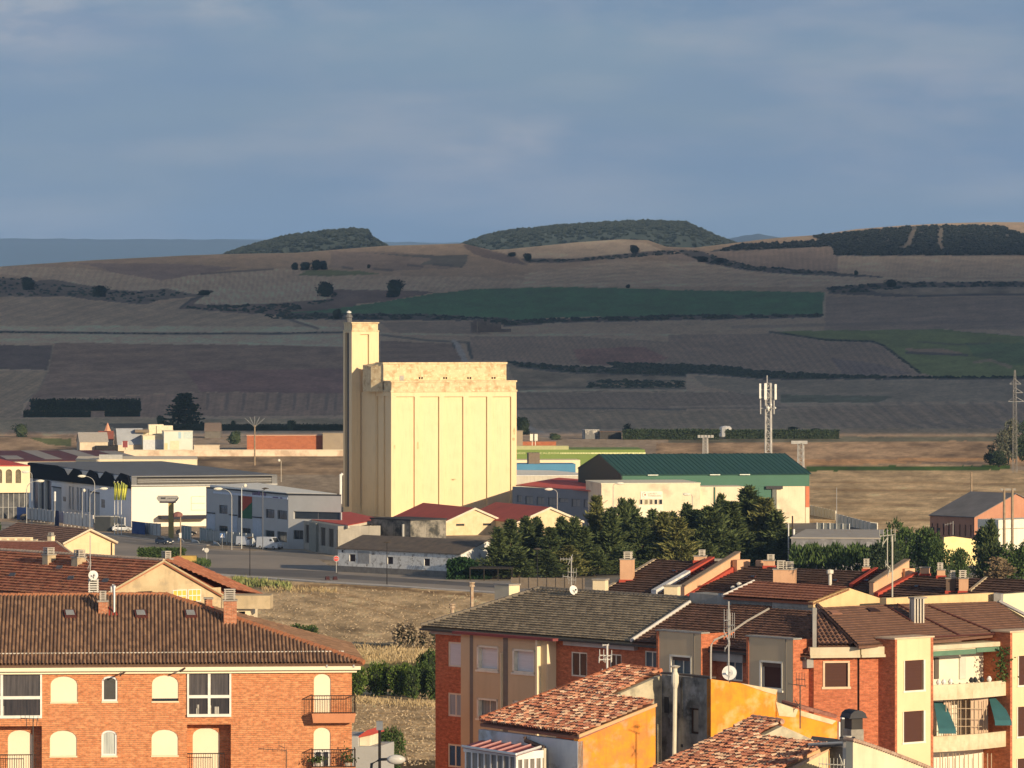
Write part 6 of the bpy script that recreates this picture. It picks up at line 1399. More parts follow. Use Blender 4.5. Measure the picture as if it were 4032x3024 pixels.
# terrace slab on its right
ws_ = wl('G1',1600,505,2,322);o = thing('roof_terrace','beige terrace parapet with loggia window right of the red roof','terrace',base(ws_,0,land(0,322)))
t0,t1 = ws_.hit('G1',1488,550)[0],ws_.hit('G1',1812,550)[0];z1,z0 = ws_.hit('G1',1700,503)[1],ws_.hit('G1',1700,592)[1]
blk(o,'parapet',beige,ws_,t0,t1,-2.5,0,z0,z1);t2 = ws_.hit('G1',1675,600)[0]
mm = MB();r = rect(ws_,'G1',1592,612,1640,680);wall_face(mm,ws_,t0,t2,5,z0,[r],.3,off=-.5);mm.quad(ws_.p(t2,5,-.5),ws_.p(t2,5,-6),ws_.p(t2,z0,-6),ws_.p(t2,z0,-.5));mm.build('wall',creamp,o,fix=False);blk(o,'window',glass,ws_,r[0],r[1],-.85,-.8,r[2],r[3])
# small gable house further back and hip roofed house
wh = wl('G1',600,65,-28,560);za = wh.hit('G1',600,68)[1];tl_,zl_ = wh.hit('G1',412,152);tr_,zr_ = wh.hit('G1',780,150);h_ = (abs(tl_)+tr_)/2;zl_ = (zl_+zr_)/2
o = thing('gable_house','small cream house with a plain sunlit gable beside the road','house',base(wh,0));brw = ((.26,.15,.10),(.22,.125,.085),(.30,.17,.11))
gable_walls(o,wh,-h_*.92,h_*.92,22,0,zl_,za,'n',M('warm cream plaster',(.72,.58,.36),c2=(.64,.50,.30),scale=.5,stain=.2))
a_ = wh.p(0,za+.1,.3);L0 = wh.p(-h_,zl_-.05,.3);R0 = wh.p(h_,zl_-.05,.3);bk = -wh.n*22.6
roof(o,[L0+bk,L0,a_,a_+bk],'lapped',.3,.45,.06,brw,.15,5,3);roof(o,[a_,R0,R0+bk,a_+bk],'lapped',.3,.45,.06,brw,.15,5,3)
mm = MB()
for s0,s1 in ((L0,a_),(a_,R0)):mm.tube([s0+Vector((0,0,.05)),s1+Vector((0,0,.05))],.12,5)
mm.build('verge',M('pale verge',(.72,.62,.45)),o);mm = MB();mm.tube([wh.p(h_*.8,zl_,.1),wh.p(h_*.8,zl_-8,.1)],.07,6);mm.build('drainpipe',iron,o)
chimney(o,'G1',405,432,45,105,572,-28,creamp,None,flash=False)
wk = wl('G1',380,140,35,470);o = thing('hip_roof_house','low house showing only its dull red hipped roof at the left','house',base(wk,0));zA = wk.hit('G1',380,142)[1];rpk = RoofPlane(wk,zA-3,.4,7.5)
tr = rpk.h('G1',378,142);tL2 = rpk.h('G1',-60,138);br_ = rpk.h('G1',560,275);bl_ = rpk.h('G1',-60,260)
roof(o,[bl_,br_,tr,tL2],'lapped',.28,.4,.03,((.29,.115,.075),(.26,.10,.065)),.08,3,3)
cap_line(o,[br_,tr],.12,M('pale ridge mortar',(.55,.42,.30)));cap_line(o,[tL2,tr],.1,M('pale ridge mortar',(.55,.42,.30)))
mm = MB();mm.hexa([Vector((p.x,p.y,0)) for p in (bl_,br_,tr,tL2)],[p-Vector((0,0,.2)) for p in (bl_,br_,tr,tL2)]);mm.build('wall',creamp,o)
chimney(o,'G1',318,345,105,140,476,35,creamp,(316,343,80),n=3,flash=False)
wq = wl('G1',0,140,0,540);o = thing('rooftop_balustrade','pale balustrade of a roof terrace near the left edge','balustrade',base(wq,0));t0,t1 = wq.hit('G1',-60,130)[0],wq.hit('G1',220,130)[0];z0,z1 = wq.hit('G1',0,140)[1],wq.hit('G1',0,112)[1]
blk(o,'base_wall',creamp,wq,t0,t1,-6,0,0,z0);blk(o,'coping',creamp,wq,t0,t1,-.3,.05,z1-.12,z1)
for k in range(16):a = t0+(t1-t0)*k/16;blk(o,'baluster',M('beige panel',(.55,.42,.28)) if k % 3 else creamp,wq,a,a+.3,-.22,-.02,z0,z1-.12)
# ---------------------------------------------------------------- right apartment range
wL = wl('G3',130,590,50,270)
def span(w,f,x,y=800,off=0):return w.hit(f,x,y,off)[0]
grey_c = M('grey cement cornice',(.34,.33,.30),c2=(.25,.24,.21),scale=.8,stain=.5)
shadeb = M('sand render',(.58,.46,.29),c2=(.53,.42,.26),scale=.4,stain=.15)
alu = M('white frame',(.8,.76,.62));blind = M('white blind',(.66,.68,.70),c2=(.60,.62,.64),stretch=(.3,6,1))
tcorner = span(wL,'G5',290)
o = thing('apartment_range','long brick apartment range with grey and brown roofs and rendered bays','apartment block',base(wL,15,land(0,260)))
zE = wL.hit('G3',130,560)[1];zE2 = wL.hit('G3',1600,655)[1];zE = (zE+zE2)/2;zB = 14
hsB = {}
mm = MB();lst = []
for q in ((228,655,348,862),(227,1058,345,1256),(226,1462,342,1660)):lst.append(rect(wL,'G3',*q))
l2 = []
for q in ((1205,735,1330,938),(1510,752,1602,915),(1788,728,1900,888)):l2.append(rect(wL,'G3',*q))
l3 = [rect(wL,'G4',915,873,1030,1047)]
wall_face(mm,wL,0,tcorner,zB,zE,lst+l2+l3,.15);P = wL.p
mm.quad(P(0,zB),P(0,zB,-10),P(0,zE,-10),P(0,zE));mm.build('wall',brickB,o,fix=False)
for i,h in enumerate(lst):f_ = window(o,wL,h,alu,blind if i == 0 else glass if i == 2 else M('pale curtain',(.40,.46,.48),c2=(.25,.30,.33),stretch=(6,.3,1)),.1,-.1,0 if i == 0 else 1)
for i,h in enumerate(l2+l3):f_ = window(o,wL,h,alu,glass if i < 2 else M('teal curtain glass',(.04,.08,.10),c2=(.08,.13,.15),stretch=(6,.3,1),rough=.3),.07,-.08,1)
# first double bay
ta_,tb_ = span(wL,'G3',402),span(wL,'G3',1012,off=.65)
off = .65
def bay(t0,t1,z0,z1,wins,front,side,pan,off,edge=None,grooves=()):
    m = MB();wall_face(m,wL,t0,t1,z0,z1,wins,.3,off=off);m.quad(wL.p(t0,z0,0),wL.p(t0,z0,off),wL.p(t0,z1,off),wL.p(t0,z1,0));b_ = m.build('bay',front,o,fix=False)
    m = MB();m.hexa([wL.p(t1,z0,0),wL.p(t1+.02,z0,0),wL.p(t1+.02,z0,off),wL.p(t1,z0,off)],[wL.p(t1,z1,0),wL.p(t1+.02,z1,0),wL.p(t1+.02,z1,off),wL.p(t1,z1,off)]);m.build('bay_side',side,b_)
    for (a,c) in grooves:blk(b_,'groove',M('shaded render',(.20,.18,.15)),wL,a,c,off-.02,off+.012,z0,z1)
    for wn,mt,mu in zip(wins,pan,[1]*9):
        f_ = window(b_,wL,wn,alu,mt,.07,off-.26,0 if mt is blind or mt is brownsh else 1) if False else None
        blk(b_,'window',mt,wL,wn[0]+.03,wn[1]-.03,off-.3,off-.24,wn[2]+.03,wn[3]-.03)
        m = MB()
        for (a,c,d,e) in ((wn[0],wn[0]+.13,wn[2],wn[3]),(wn[1]-.08,wn[1],wn[2],wn[3]),(wn[0],wn[1],wn[2],wn[2]+.1),(wn[0],wn[1],wn[3]-.1,wn[3])):wbox(m,wL,a,c,d,e,off-.239,off+.03)  # white frame with a wider left bar standing in for the sunlit reveal
        if mt is not blind and mt is not brownsh:wbox(m,wL,(wn[0]+wn[1])/2-.03,(wn[0]+wn[1])/2+.03,wn[2],wn[3],off-.239,off-.205)
        m.build('frame_and_lit_reveal',alu,b_);blk(b_,'sill',alu,wL,wn[0]-.08,wn[1]+.06,off-.2,off+.08,wn[2]-.1,wn[2])
    return b_
brownsh = M('dark brown shutter',(.075,.03,.02),c2=(.065,.026,.018),stretch=(.3,8,1))
wins = [rect(wL,'G3',*q,off) for q in ((460,684,630,892),(742,712,917,915),(460,1100,622,1278),(745,1122,905,1300))]
curt = M('grey curtain glass',(.28,.31,.31),c2=(.16,.18,.19),stretch=(5,.3,1),rough=.4)
bay(ta_,tb_,zB,zE-.1,wins,shadeb,creamp,[blind,blind,curt,curt],off,grooves=[(span(wL,'G3',402,off=off),span(wL,'G3',428,off=off)),(span(wL,'G3',667,off=off),span(wL,'G3',704,off=off))])  # return face gets a lighter render to carry the sunlight on it
blk(o,'lit_strip_fin',creamp,wL,span(wL,'G3',948,off=off),span(wL,'G3',962,off=off),off,off+.25,zB,zE-.1)  # pale fins stand for sunlit strips on the bay
blk(o,'lit_strip_fin',creamp,wL,span(wL,'G3',660,off=off)-.05,span(wL,'G3',660,off=off),off,off+.12,zB,zE-1)
blk(o,'eaves_soffit',M('maroon fascia',(.22,.06,.06)),wL,span(wL,'G3',370),tb_+.9,-.05,off+.35,zE-.12,zE+.02)
wbox(MB(),wL,-.1,ta_,zE-.28,zE,-.05,.3).build('cornice',M('grey white cornice',(.48,.46,.42),c2=(.40,.38,.34),stain=.3),o);mm = MB();wbox(mm,wL,tb_+.95,span(wL,'G3',1735),zE-.35,zE,-.05,.3);mm.build('cornice',M('grey white cornice',(.48,.46,.42),c2=(.40,.38,.34),stain=.3),o)
# second and third bay (brick cheeks, parapet tops)
zb2 = wL.hit('G4',600,700,1.1)[1];zb3 = wL.hit('G4',1250,742,1.1)[1];of2 = 1.1
for (x0,x1,q,pn,zt_) in ((440,735,(515,855,669,1010),M('teal curtain glass',(.04,.08,.10)),zb2),(1076,1385,(1150,895,1313,1112),brownsh,zb3)):
    t0,t1 = span(wL,'G4',x0,off=of2),span(wL,'G4',x1,off=of2);b_ = bay(t0,t1,zB,zt_,[rect(wL,'G4',*q,of2)],shadeb,brickB,[pn],of2)
    blk(b_,'brick_edge',brickB,wL,t0-.18,t0-.005,-.2,of2+.03,zB,zt_);wbox(MB(),wL,t0,t1,zt_-1.5,zt_-.35,0,of2-.1).build('bay_roof',M('dark brown felt',(.12,.075,.055)),b_);blk(b_,'coping',grey_c,wL,t0-.22,t1+.1,.55,of2+.06,zt_,zt_+.07)
    wbox(MB(),wL,t1,t1+.02,zt_-3,zt_,-1.3,0).build('bay_side',brickB,b_)
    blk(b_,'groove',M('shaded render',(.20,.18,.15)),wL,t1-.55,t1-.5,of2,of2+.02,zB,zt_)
wbox(MB(),wL,span(wL,'G4',800),span(wL,'G4',1074),zE-.55,zE-.05,-.05,.45).build('cornice',grey_c,o);mm = MB();wbox(mm,wL,span(wL,'G4',1452),tcorner,zE-.55,zE-.05,-.05,.45);mm.build('cornice',grey_c,o)
# corner unit, turned right wing
cp = wL.at(tcorner);wC = Wall(cp.x,cp.y,-8);tc1 = span(wC,'G5',592);wC2 = wC.turn(tc1,-10);tc2 = span(wC2,'G5',772)
zC1,zC0 = wC.hit('G5',400,846)[1],wC.hit('G5',400,903)[1]
win = rect(wC,'G5',362,952,527,1113)
mm = MB();wall_face(mm,wC,.02,tc1-.06,zB,zC0+.2,[win],.2);wall_face(mm,wC2,.06,tc2,zB,zC0+.2,[],.2);mm.build('wall',brickB,o,fix=False)
blk(o,'downpipe',M('dark brick joint',(.07,.03,.02)),wC,tc1-.09,tc1+.03,-.25,-.1,zB,zC0)
shutter(o,wC,(win[0]+.03,win[1]-.03,win[2],win[3]),brownsh,-.08);mm = MB()
for (a,c,d,e) in ((win[0]-.06,win[0]+.04,win[2],win[3]),(win[1]-.04,win[1]+.06,win[2],win[3]),(win[0]-.06,win[1]+.06,win[3]-.02,win[3]+.08),(win[0]-.12,win[1]+.12,win[2]-.12,win[2])):wbox(mm,wC,a,c,d,e,-.1,.04)
mm.build('window_surround',M('peach trim',(.68,.50,.33)),o)
mm = MB()
for ww,a,b in ((wC,-.25,tc1),(wC2,0,tc2+.15)):wbox(mm,ww,a,b,zC0,zC1,-.1,.42);wbox(mm,ww,a,b,zC0-.1,zC0+.04,-.1,.5);
mm.build('cornice',M('cream cement cornice',(.62,.54,.38),c2=(.50,.43,.29),scale=.7,stain=.4),o)
pB4 = wC2.at(tc2);wR = Wall(pB4.x,pB4.y,-40)
# bay 4: dark brick cheek and cream front
of4 = 1.05;b0 = span(wR,'G5',850,off=of4);b1 = span(wR,'G5',1077,off=of4);zt4 = wR.hit('G5',960,790,of4)[1]
wins4 = [rect(wR,'G5',*q,of4) for q in ((900,940,1027,1133),(893,1282,1027,1478))]
yel = M('warm cream front',(.74,.58,.34),c2=(.68,.52,.30),scale=.4,stain=.12)
def rbay(b0,b1,zt_,wins,lab=None):
    m = MB();wall_face(m,wR,b0,b1,zB,zt_,wins,.25,off=of4);b_ = m.build('bay',yel,o,fix=False)
    m = MB();wbox(m,wR,b0-.16,b0-.003,zB,zt_,-.2,of4+.03);wbox(m,wR,b1+.003,b1+.16,zB,zt_,-.2,of4+.03);m.build('brick_edge',brickB,b_)
    m = MB();wbox(m,wR,b0-.15,b0-.1,zB,zt_,-2.5,0);m.build('bay_side',brickB,b_)
    blk(b_,'coping',M('peach trim',(.68,.50,.33)),wR,b0-.22,b1+.22,-.3,of4+.07,zt_,zt_+.08)
    for wn in wins:
        shutter(b_,wR,wn,brownsh,of4-.1,name='shutter');m = MB()
        for (a,c,d,e) in ((wn[0]-.05,wn[0],wn[2],wn[3]),(wn[1],wn[1]+.12,wn[2],wn[3]),(wn[0]-.1,wn[1]+.16,wn[2]-.1,wn[2])):wbox(m,wR,a,c,d,e,of4-.05,of4+.05)
        m.build('window_surround',alu,b_)
rbay(b0,b1,zt4,wins4)
c0 = b1+.2;c1 = span(wR,'G5',1560);zct,zcb = wR.hit('G5',1330,820)[1],wR.hit('G5',1330,850)[1]
# balcony section
mm = MB();wall_face(mm,wR,c0,c1,zB,zct,[],0,off=-.9);bs = mm.build('balcony_back_wall',M('white balcony wall',(.76,.70,.56),c2=(.70,.64,.5),scale=.6),o)
mm = MB();wbox(mm,wR,c0,c1,zcb,zct,-.9,.35);wbox(mm,wR,c0,c1,zcb-.12,zcb,-.9,.25);mm.build('cornice',M('cream cement cornice',(.62,.54,.38)),o)
def curvebalc(yt,yb,nm):
    z1 = wR.hit('G5',1350,yt,.9)[1];z0 = wR.hit('G5',1350,yb,.9)[1];m = MB();n = 10;prev = None
    e1 = span(wR,'G5',1602,off=.9)
    for k in range(n):
        a,b = c0+(e1-c0)*k/n,c0+(e1-c0)*(k+1)/n;oa,ob = .75+.35*math.sin(math.pi*k/n),.75+.35*math.sin(math.pi*(k+1)/n)
        m.hexa([wR.p(a,z0,oa-.15),wR.p(b,z0,ob-.15),wR.p(b,z0,ob),wR.p(a,z0,oa)],[wR.p(a,z1,oa-.15),wR.p(b,z1,ob-.15),wR.p(b,z1,ob),wR.p(a,z1,oa)])
    wbox(m,wR,c0,e1,z0,z0+.18,-.9,.6)
    return m.build('balcony',M('stained cream parapet',(.66,.56,.37),c2=(.52,.43,.27),scale=.9,mixlo=.42,mixhi=.6,stain=.35),o),z0,z1
B1,zp0,zp1 = curvebalc(1088,1190,1);B2,zq0,zq1 = curvebalc(1430,1535,2)
for q,mt in (((1265,912,1308,1060),M('pale door',(.6,.58,.5))),((1442,902,1486,1040),brownsh),((1488,902,1520,1040),glass),((1098,920,1126,1060),M('dim doorway',(.12,.10,.08)))):
    r = rect(wR,'G5',*q,-.9);blk(o,'balcony_door',mt,wR,max(r[0],c0),r[1],-.9,-.82,r[2],r[3])
a,b = rect(wR,'G5',1100,868,1350,898)[:2];z1,z0 = wR.hit('G5',1300,868)[1],wR.hit('G5',1300,898)[1]
blk(o,'rolled_awning',M('green canvas',(.12,.22,.14)),wR,c0+.1,b,.1,.35,z0+.04,z1+.05);blk(o,'rolled_awning',M('green canvas',(.12,.22,.14)),wR,b+.05,c1-.2,.1,.33,z0+.1,z1+.1)
# awnings in front of the middle balcony
for (x0,x1,yt,xb0,xb1,yb) in ((1098,1175,1222,1128,1245,1400),(1468,1545,1195,1506,1618,1345)):
    pA = wR.p(*wR.hit('G5',x0,yt,-.0),-.0);pB = wR.p(*wR.hit('G5',x1,yt,-.0),-.0);pC = wR.p(*wR.hit('G5',xb1,yb,1.5),1.5);pD = wR.p(*wR.hit('G5',xb0,yb,1.5),1.5)
    mm = MB();mm.hexa([pA,pB,pC,pD],[v+Vector((0,0,.05)) for v in (pA,pB,pC,pD)]);mm.hexa([pD,pC,pC-Vector((0,0,.22)),pD-Vector((0,0,.22))],[v+wR.n*.03 for v in (pD,pC,pC-Vector((0,0,.22)),pD-Vector((0,0,.22)))]);mm.build('awning',M('teal canvas',(.035,.12,.13),c2=(.03,.10,.11)),o)
# blinds, poles and laundry bars behind the balcony parapets
mm = MB();q = random.Random(2);x = 1180
while x < 1460:pt1 = wR.p(*wR.hit('G5',x,1205,.55),.55);pt0 = Vector((pt1.x,pt1.y,zq1-.1));mm.tube([pt0,pt1],.025,4);x += q.choice((18,26,34))
for y in (1260,1330,1380):mm.tube([wR.p(*wR.hit('G5',1200,y,.55),.55),wR.p(*wR.hit('G5',1455,y,.55),.55)],.018,4)
mm.build('balcony_grille',M('bamboo poles',(.55,.42,.28)),o)
blk(o,'balcony_screen',M('pinkish blind',(.56,.40,.28),c2=(.5,.36,.25),stretch=(6,.4,1)),wR,span(wR,'G5',1350,off=.2),span(wR,'G5',1462,off=.2),.15,.2,zq1-.3,zp0-.05)
blk(o,'balcony_screen',M('pinkish blind',(.56,.40,.28)),wR,span(wR,'G5',1170,off=.2),span(wR,'G5',1215,off=.2),.1,.15,zq1-.3,zp0-.05)
mm = MB();x = 1140
while x < 1500:pt1 = wR.p(*wR.hit('G5',x,1560,.55),.55);mm.tube([pt1-Vector((0,0,1.6)),pt1],.025,4);x += q.choice((18,26,34))
mm.build('balcony_grille',M('bamboo poles',(.55,.42,.28)),o)
for k,x in enumerate((1130,1165,1210,1350,1375,1420,1470)):
    c = wR.p(*wR.hit('G5',x,1078,.78),.78);c.z = zp1;lab = ['white ornament pot first from the left on the balcony parapet','pale cup beside the first balcony pot','small white box on the balcony parapet','dark round pot mid way on the balcony parapet','black ball plant beside the dark pot on the parapet','dark shrub pot right of the ball plant','pale jug near the right end of the balcony parapet'][k]
    po = MB();po.lathe(c,[(.08,0),(.14,.12),(.10,.2),(.05,.28)],8);tag(po.build('pot',M('dark pot',(.03,.03,.03)) if k in (3,4,5) else whitep),lab,'pot','pots along the upper balcony parapet')
c = wR.p(*wR.hit('G5',1560,960,.7),.7);c.z = zp1;po = thing('climbing_plant','dark climbing plant trailing at the right end of the upper balcony','plant',tuple(c));mm = MB();q = random.Random(8)
for k in range(260):spray(mm,c+Vector((q.gauss(0,.2),q.gauss(0,.2),q.uniform(-.1,1.7))),(q.gauss(0,1),q.gauss(0,1),q.gauss(0,1)),.16,.06,q)
mm.build('foliage',leafg,po,fix=False)
# bay 5 at the right edge
b2 = span(wR,'G5',1622,off=of4);zt5 = wR.hit('G5',1660,748,of4)[1];wins5 = [rect(wR,'G5',*q,of4) for q in ((1664,908,1760,1098),(1658,1250,1760,1440),(1656,1598,1760,1700))]
rbay(b2,b2+5,zt5,wins5)
# roofs
tile_grey = ((.33,.27,.185),(.40,.325,.22),(.28,.225,.155));tile_brown = ((.20,.11,.075),(.25,.135,.09),(.17,.095,.065));tile_br2 = ((.185,.10,.068),(.20,.108,.072),(.17,.092,.062))
rA = RoofPlane(wL,zE+.05,.36,.55);e = lambda x,y,f='G3':rA.h(f,x,y)
zsub = Vector((0,0,0))
eaveL = wL.p(-.6,zE+.05,.55)
split_b = wL.p(span(wL,'G3',1745),zE+.05,.55);split_t = e(2150,362);hipT = e(960,243);rdR = e(2145,322)
roof(o,[eaveL,split_b,split_t,rdR,hipT],'lapped',.30,.31,.10,tile_grey,.14,9,4,tj=.012)
roof(o,[split_b,wL.p(tcorner+.3,zE+.05,.55),e(1530,520,'G4'),e(655,512,'G4')],'lapped',.30,.31,.10,tile_brown,.12,10,4,tj=.012)
mm = MB();mm.hexa([eaveL-wL.n*.15-Vector((0,0,.16)),wL.p(tcorner,zE-.11,.4),wL.p(tcorner,zE-.11,.6),wL.p(-.7,zE-.11,.6)],[wL.p(-.7,zE-.0,.45),wL.p(tcorner,zE-.0,.45),wL.p(tcorner,zE-.0,.62),wL.p(-.7,zE-.0,.62)]);mm.build('gutter',M('dark gutter',(.07,.07,.065)),o)
cap_line(o,[eaveL+Vector((0,0,.1)),hipT+Vector((0,0,.08))],.14,M('grey ridge tile',(.2,.17,.13)));cap_line(o,[hipT+Vector((0,0,.06)),rdR+Vector((0,0,.06))],.12,M('grey ridge tile',(.2,.17,.13)))
mm = MB();mm.tube([split_b+rA.nrm*.16,split_t+rA.nrm*.16],.1,6);mm.build('verge',M('white verge',(.60,.57,.52)),o)
# the hidden rear slope of the grey roof
back = wL.p(-.6,zE+.05,-15);roof(o,[eaveL,back,hipT],'lapped',.3,.44,.08,tile_grey,.1,3,3)
mm = MB();ctr = [hipT,rdR,rdR-wL.n*7-Vector((0,0,2.5)),back];mm.hexa([p-Vector((0,0,.15)) for p in ctr],ctr);mm.build('rear_roof',M('grey ridge tile',(.2,.17,.13)),o)
def upstand(nm,f,pts,D_,mat,th=.35,ang_=None,root=None,zdown=None):
    w_ = wl(f,pts[0][0],pts[0][1],ang_ if ang_ is not None else 0,D_);P_ = [w_.p(*w_.hit(f,x,y)) for x,y in pts];mm = MB();mm.prism(P_,-w_.n*th);return mm.build(nm,mat,root or o)
# ridge parapets and the sunlit gable
Dp = e(655,512,'G4').y;q0 = e(655,520,'G4');q1 = e(1225,545,'G4')
upstand('ridge_parapet','G4',[(655,525),(1235,548),(1235,470),(655,420)],Dp+.6,grey_c,1.2,50)
upstand('ridge_parapet','G4',[(1238,548),(1530,575),(1530,497),(1238,478)],e(1238,548,'G4').y+.3,grey_c,.8,50)
Dg = e(1530,560,'G4').y
wG = wl('G5',290,585,-40,Dg);Pg = [wG.p(*wG.hit('G5',x,y)) for x,y in ((290,585),(745,566),(745,522),(530,452),(290,545))]
mm = MB();mm.prism(Pg,-wG.n*.4);mm.build('gable',M('sunlit stucco',(.72,.52,.27),c2=(.60,.42,.22),scale=.8,stain=.25),o)
gp = [Pg[4],Pg[3]];lw = Wall(Pg[3].x,Pg[3].y,50)
A1 = wG.p(*wG.hit('G5',530,450));A0 = wG.p(*wG.hit('G5',286,548));A0b = A0-lw.u*7;A1b = A1-lw.u*7.4
roof(o,[A0b,A0,A1,A1b],'lapped',.3,.42,.07,((.34,.14,.08),(.40,.17,.10)),.12,4,4)
mm = MB();mm.tube([A0b+Vector((0,0,.05)),A1b+Vector((0,0,.05))],.1,5);mm.build('verge',M('white verge',(.60,.57,.52)),o)
upstand('corner_pier','G5',[(286,850),(312,850),(312,585),(286,585)],wC.at(0).y-.2,grey_c,.4,0)
# corner hip and right roof
rC = RoofPlane(wR,zC1,.36,.5);g = lambda x,y,f='G5':rC.h(f,x,y)
tip = wC.p(.0,zC1+.02,.3);tip2 = wC2.p(.0,zC1+.02,.35)
roof(o,[wC.p(.15,zC1+.02,.4),wC2.p(0,zC1+.02,.4),PT('G5',315,585,Dg-1.5)],'barrel',.24,.45,.09,tile_brown,.12,3,5)
cap_line(o,[PT('G5',318,582,Dg-1.5)+Vector((0,0,.1)),wC2.p(0,zC1+.12,.45)],.13,M('dark ridge tile',(.15,.09,.065)))
hT = g(345,588)
eR0 = g(598,842);eR1 = g(1760,770);
roof(o,[eR0,g(1100,805),g(1750,742),g(1545,548),g(770,568),g(345,588)],'lapped',.30,.30,.035,tile_br2,.07,12,4)
mm = MB()
for l in ([(770,575),(940,680)],[(850,570),(1280,785)],[(1060,580),(1530,770)],[(1100,792),(1540,768)]):mm.tube([g(*l[0])+rC.nrm*.1,g(*l[1])+rC.nrm*.1],.05,4)
mm.build('roof_seam',M('dark red seam',(.10,.035,.03)),o)
mm = MB();mm.tube([g(1538,556)+rC.nrm*.12,g(1750,665)+rC.nrm*.12],.11,5);mm.build('verge',M('white verge',(.60,.57,.52)),o)
for (x,y) in ((435,625),(690,608)):
    c = [g(x+dx,y+dy)+rC.nrm*.07 for dx,dy in ((-45,-8),(-20,12),(48,12),(10,-8))];mm = MB();mm.hexa(c,[p+rC.nrm*.06 for p in c]);mm.build('roof_patch',M('brown patch',(.30,.15,.10)) if x < 500 else M('dark hole',(.04,.02,.02)),o)
D1 = g(800,570).y
upstand('ridge_parapet','G5',[(780,575),(1500,548),(1500,484),(780,520)],D1+.2,M('sunlit stucco',(.72,.52,.27)),.5,-40)
upstand('ridge_wall','G5',[(1500,548),(1548,560),(1550,492),(1500,486)],g(1500,552).y+.2,grey_c,.5,20)
upstand('rear_wall','G5',[(1550,560),(1760,680),(1760,480),(1550,495)],g(1550,556).y+.4,M('pale yellow wall',(.78,.70,.44),c2=(.74,.66,.41),scale=.5),.5,-30)
wF = wl('G5',968,690,-35,g(1000,700).y);t1 = wF.hit('G5',1045,700)[0];z0,z1 = wF.hit('G5',968,690)[1],wF.hit('G5',968,525)[1]
mm = MB();wbox(mm,wF,-.1,t1+.1,z0-.6,z0-.05,-.5,.1);fl = mm.build('flue_base',conc,o)
for k in range(4):a = t1*k/4;blk(fl,'flue_slab',M('pale flue',(.58,.52,.42)),wF,a,a+t1/4*.45,-.4,0,z0-.05,z1)
wbox(MB(),wF,0,t1,z0-.05,z1-.15,-.35,-.3).build('flue_shade',metal_d,fl);blk(fl,'flue_cap',conc,wF,-.05,t1+.05,-.45,.05,z1,z1+.08)
# lone small chimneys on the left wing's rear edge
chimney(o,'G3',598,712,210,320,hipT.y+4,50,creamp,None,dep=.8,flash=False);
for (x,yt,yb) in ((418,222,388),(263,392,440)):
    b_ = PT('G3',x,yb,e(x,yb).y+1.0);t_ = PT('G3',x,yt,b_.y);mm = MB();mm.tube([b_-Vector((0,0,.5)),t_],.1,7);mm.lathe(t_,[(.17,0),(.17,.1),(.1,.14),(.18,.2),(.18,.26)],8);mm.build('flue_pipe',M('rusty flue',(.36,.22,.14),c2=(.5,.42,.3),scale=3),o)
for (f,x0,x1,yt,yb) in (('G3',1940,2045,222,298),('G3',1375,1472,172,235)):
    chimney(o,f,x0,x1,yt,yb,276,20,creamp,None,dep=.6,flash=False)
for (x,yt,yb) in ((962,388,440),(985,400,440),(1004,362,440)):b_ = PT('G4',x,yb,Dp+1.0);t_ = PT('G4',x,yt,Dp+1.0);mm = MB();mm.tube([b_,t_],.08,7);mm.lathe(t_,[(.14,0),(.14,.08),(.03,.14)],8);mm.build('vent_pipe',M('white pvc',(.7,.66,.56)),o)
# ---------------------------------------------------------------- terraced brown roofs behind the range
wT = wl('K',760,705,50,292);zT = wT.hit('K',760,705)[1];rT = RoofPlane(wT,zT,.36,0);kk = lambda f,x,y:rT.h(f,x,y)
up = Vector((0,0,1));dkb = ((.12,.07,.05),(.15,.085,.06),(.10,.058,.042));peach = M('peach render',(.66,.40,.24),c2=(.58,.34,.20),scale=.8,stain=.2);redf = M('red coping',(.45,.075,.045),c2=(.36,.06,.04),scale=1)
def terrace(label,pts,f,loc_i=0):
    P_ = [kk(f,*q) for q in pts];o = thing('terraced_house',label,'house',(P_[0].x,P_[0].y,land(0,P_[0].y)),'terraced houses behind the brick range')
    roof(o,P_,'lapped',.30,.34,.07,dkb,.12,int(pts[0][0]),3)
    mm = MB();a,b = P_[0],P_[1];mm.quad(a-up*.2,b-up*.2,Vector((b.x,b.y,3)),Vector((a.x,a.y,3)));mm.build('wall',peach,o);return o,P_
def party(root,f,a,b,h,th,mat,name='party_wall',top=None,lift=0):
    A_,B_ = kk(f,*a),kk(f,*b);mm = MB();d = wT.u*th;lo = -up*.3
    mm.hexa([A_+lo,A_+d+lo,B_+d+lo,B_+lo],[A_+up*h,A_+d+up*h,B_+d+up*h,B_+up*h]);o_ = mm.build(name,mat,root)
    if top:mm = MB();mm.hexa([A_+up*h-wT.u*.08,A_+d*1.0+wT.u*.08+up*h,B_+d+wT.u*.08+up*h,B_+up*h-wT.u*.08],[A_+up*(h+.07)-wT.u*.08,A_+d+wT.u*.08+up*(h+.07),B_+d+wT.u*.08+up*(h+.07),B_+up*(h+.07)-wT.u*.08]);mm.build('coping',top,o_)
    return o_
